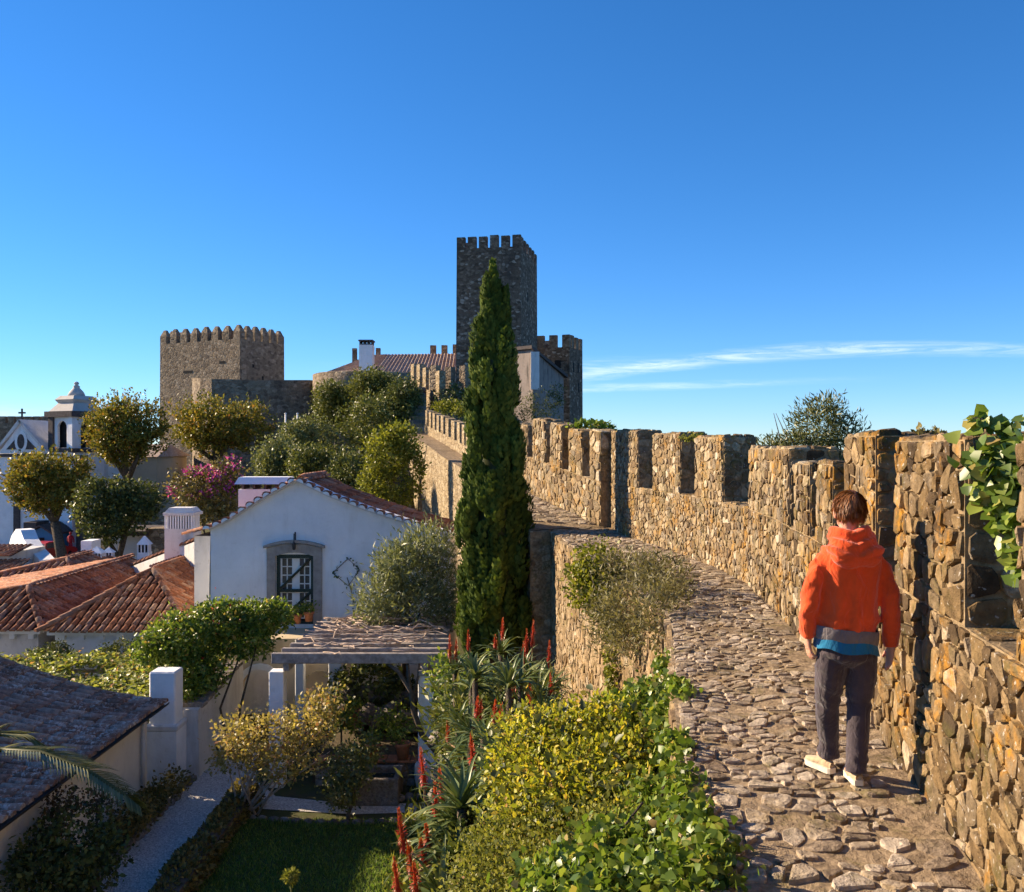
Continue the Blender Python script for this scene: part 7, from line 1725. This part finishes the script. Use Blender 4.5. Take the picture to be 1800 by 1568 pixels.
# hood lying folded on the shoulders: collar roll and hanging pouch
n = 26; path = []; rr = []
for k in range(n + 1):
    th = -math.pi/2 + 2*math.pi*k/n; bk = (1 - math.sin(th))/2
    path.append((.014 + .088*math.cos(th), -.012 + .082*math.sin(th), 1.335 + .012*bk + .02*abs(math.cos(th)))); rr.append(.027 + .016*bk)
m.tube(path, rr, 12)
ell_loft(m, [(.020,-.085,1.182,.035,.020),(.020,-.112,1.198,.085,.036),(.018,-.120,1.228,.128,.052),(.016,-.108,1.265,.150,.066),(.014,-.085,1.305,.148,.076),(.014,-.06,1.34,.118,.07),(.014,-.045,1.365,.075,.05)], 22)
ho = link('hoodie', place(skinned('hoodie', m, .0065, 5, fold)), BOY, ORANGE)
def band(name, secs, mat, tilt, parent, wav=.003, ribs=0):
    m = MB(); n = 72; V = []; F = []
    for i, (cx, cy, z, rx, ry) in enumerate(secs):
        for k in range(n):
            th = 2*math.pi*k/n; c, s_ = math.cos(th), math.sin(th); x = rx*math.copysign(abs(c)**.85, c); y = ry*math.copysign(abs(s_)**.85, s_)
            q = 1 + wav*math.sin(th*9+i) / .1 * .1 + (.006*math.sin(th*ribs) if ribs else 0); V.append((cx+x*q, cy+y*q, z + tilt*x + wav*math.sin(th*5+1)))
    k_ = len(secs); F = [(i*n+k, i*n+(k+1) % n, (i+1)*n+(k+1) % n, (i+1)*n+k) for i in range(k_-1) for k in range(n)]
    m.add(V, F, 0, True); return link(name, place(m.mesh(name)), parent, mat)
band('waistband', [(.0,-.002,.772,.158,.106),(.0,-.002,.776,.168,.116),(.0,-.002,.805,.1735,.122),(.0,-.003,.838,.1735,.122),(.0,-.003,.85,.168,.117)], GREYRIB, -.10, ho, .002)
band('shirt_hem', [(.0,-.004,.728,.173,.133),(.0,-.004,.74,.171,.130),(.0,-.003,.80,.160,.112)], TEAL, -.11, BOY, .008)
# --- trousers
def tfold(p):
    k = math.exp(-((p.z-.44)/.07)**2) + math.exp(-((p.z-.13)/.08)**2) + .7*math.exp(-((p.z-.66)/.06)**2)
    return mnoise.noise(Vector((p.x*8, p.y*8, p.z*26 + p.x*12)))*.015*k + mnoise.noise(Vector((p.x*16, p.y*9, p.z*4)))*.005
m = MB()
ell_loft(m, [(.0,.0,.64,.10,.07),(.0,-.012,.69,.146,.104),(.0,-.010,.74,.148,.104),(.0,-.004,.80,.140,.092),(.0,0,.84,.14,.09)], 22)
m.tube([(-.074,-.008,.72), (-.080,.022,.58), (-.078,.063,.45), (-.062,.108,.30), (-.045,.148,.16), (-.040,.162,.085)], [.088, .081, .068, .062, .056, .057], 16)
m.tube([(.078,-.010,.72), (.082,-.002,.58), (.076,.008,.44), (.064,-.008,.29), (.050,-.026,.15), (.045,-.034,.062)], [.088, .082, .068, .062, .057, .059], 16)
tr = link('trousers', place(skinned('trousers', m, .0065, 4, tfold)), BOY, TROU)
# --- shoes
CANVAS = fabric('tan_canvas', (.46,.33,.20)); RUB = m_plain('pale_rubber', (.66,.58,.46), .7, .3, .1, 20)
def shoe(hx, hy, hz, ang, pitch):
    sc_f = .76
    secs = [(a*sc_f, b*sc_f, c*sc_f) for a, b, c in [(-.035,.022,.05),(-.02,.032,.066),(.03,.036,.075),(.08,.036,.070),(.13,.042,.052),(.18,.043,.042),(.215,.034,.034),(.235,.012,.026)]]
    R4 = TW @ Matrix.Translation((hx, hy, hz)) @ Matrix.Rotation(rad(ang), 4, 'Z') @ Matrix.Rotation(rad(pitch), 4, 'X')
    m = MB(); V = []; n = 12
    for (y, w, h) in secs:
        for k in range(n):
            th = math.pi*2*k/n; V.append(R4 @ Vector((w*math.cos(th), y, .018 + max(0, .5+.5*math.sin(th))*h)))
    F = [(i*n+k, i*n+(k+1) % n, (i+1)*n+(k+1) % n, (i+1)*n+k) for i in range(len(secs)-1) for k in range(n)] + [tuple(range(n)), tuple((len(secs)-1)*n+k for k in range(n))]
    m.add(V, F, 0, True); sh = m.build('shoe', CANVAS, BOY)
    out = [(w+.005, y) for (y, w, h) in secs]; loop = [(x, y) for x, y in out] + [(-x, y) for x, y in out[::-1]]
    m = MB(); m.prism([R4 @ Vector((x, y-.004, -.004)) for x, y in loop], [R4 @ Vector((x, y-.004, .026)) for x, y in loop]); m.build('sole', RUB, sh)
shoe(-.047, .135, .006, 24, 0); shoe(.045, -.045, .006, -4, 0)
# --- hair
HAIR = m_leaf('auburn_hair', [(0, (.15,.052,.018)), (.5, (.30,.11,.036)), (1, (.50,.22,.08))], .15, .4, .45)
hc = np.array([.02, .0, 1.502]); hr = np.array([.082, .098, .100])
m = MB(); V = []; F = []
bm = bmesh.new(); bmesh.ops.create_uvsphere(bm, u_segments=28, v_segments=20, radius=1.0)
bmesh.ops.delete(bm, geom=[v for v in bm.verts if (v.co.z < -.52) or (v.co.y > .35 and v.co.z < .38) or (abs(v.co.x) > .75 and v.co.z < -.12 and v.co.y > -.15)], context='VERTS')
for v in bm.verts: v.co = Vector((hc[0]+v.co.x*hr[0]*.99, hc[1]+v.co.y*hr[1]*.99, hc[2]+v.co.z*hr[2]*.98))
me = bpy.data.meshes.new('hair_cap'); bm.to_mesh(me); bm.free(); setrnd(me, [.2]*len(me.polygons)); me.polygons.foreach_set('use_smooth', [True]*len(me.polygons)); hr_o = link('hair', place(me), BOY, HAIR)
B, Dr, Ln = [], [], []; crown = Vector((.12, -.55, .82)).normalized(); q = random.Random(4)
while len(B) < 3400:
    v = Vector((q.gauss(0,1), q.gauss(0,1), q.gauss(0,1))).normalized()
    if (v.z < -.50) or (v.y > .42 and v.z < .42) or (abs(v.x) > .75 and v.z < -.05 and v.y > -.2): continue
    tg = (v - crown*(v.dot(crown))); away = (v*(crown.dot(v)) - crown); away = (-(crown - v*crown.dot(v)))
    if away.length < .05: away = Vector((q.gauss(0,1), q.gauss(0,1), .1))
    away.normalize(); sw = crown.cross(v).normalized() if crown.cross(v).length > .01 else Vector((1, 0, 0))
    cl = mnoise.noise(v*4.5)*.9
    d = away + sw*(.35 + cl) + Vector((0, 0, -.35)) + v*q.uniform(.05, .32) + Vector((q.gauss(0,.12), q.gauss(0,.12), q.gauss(0,.12)))
    B.append(np.array([hc[0]+v.x*hr[0]*.985, hc[1]+v.y*hr[1]*.985, hc[2]+v.z*hr[2]*.985])); Dr.append(np.array(d.normalized())); Ln.append(q.uniform(.028, .052))
V, F, r = strip_blades(np.array(B), Dr, Ln, .0052, .45, 3, (1, .9, .6, .1), .1)
V = V + np.array(PO); link('hair_strands', mesh_uniform('hair_strands', V, F, r, True), hr_o, HAIR)
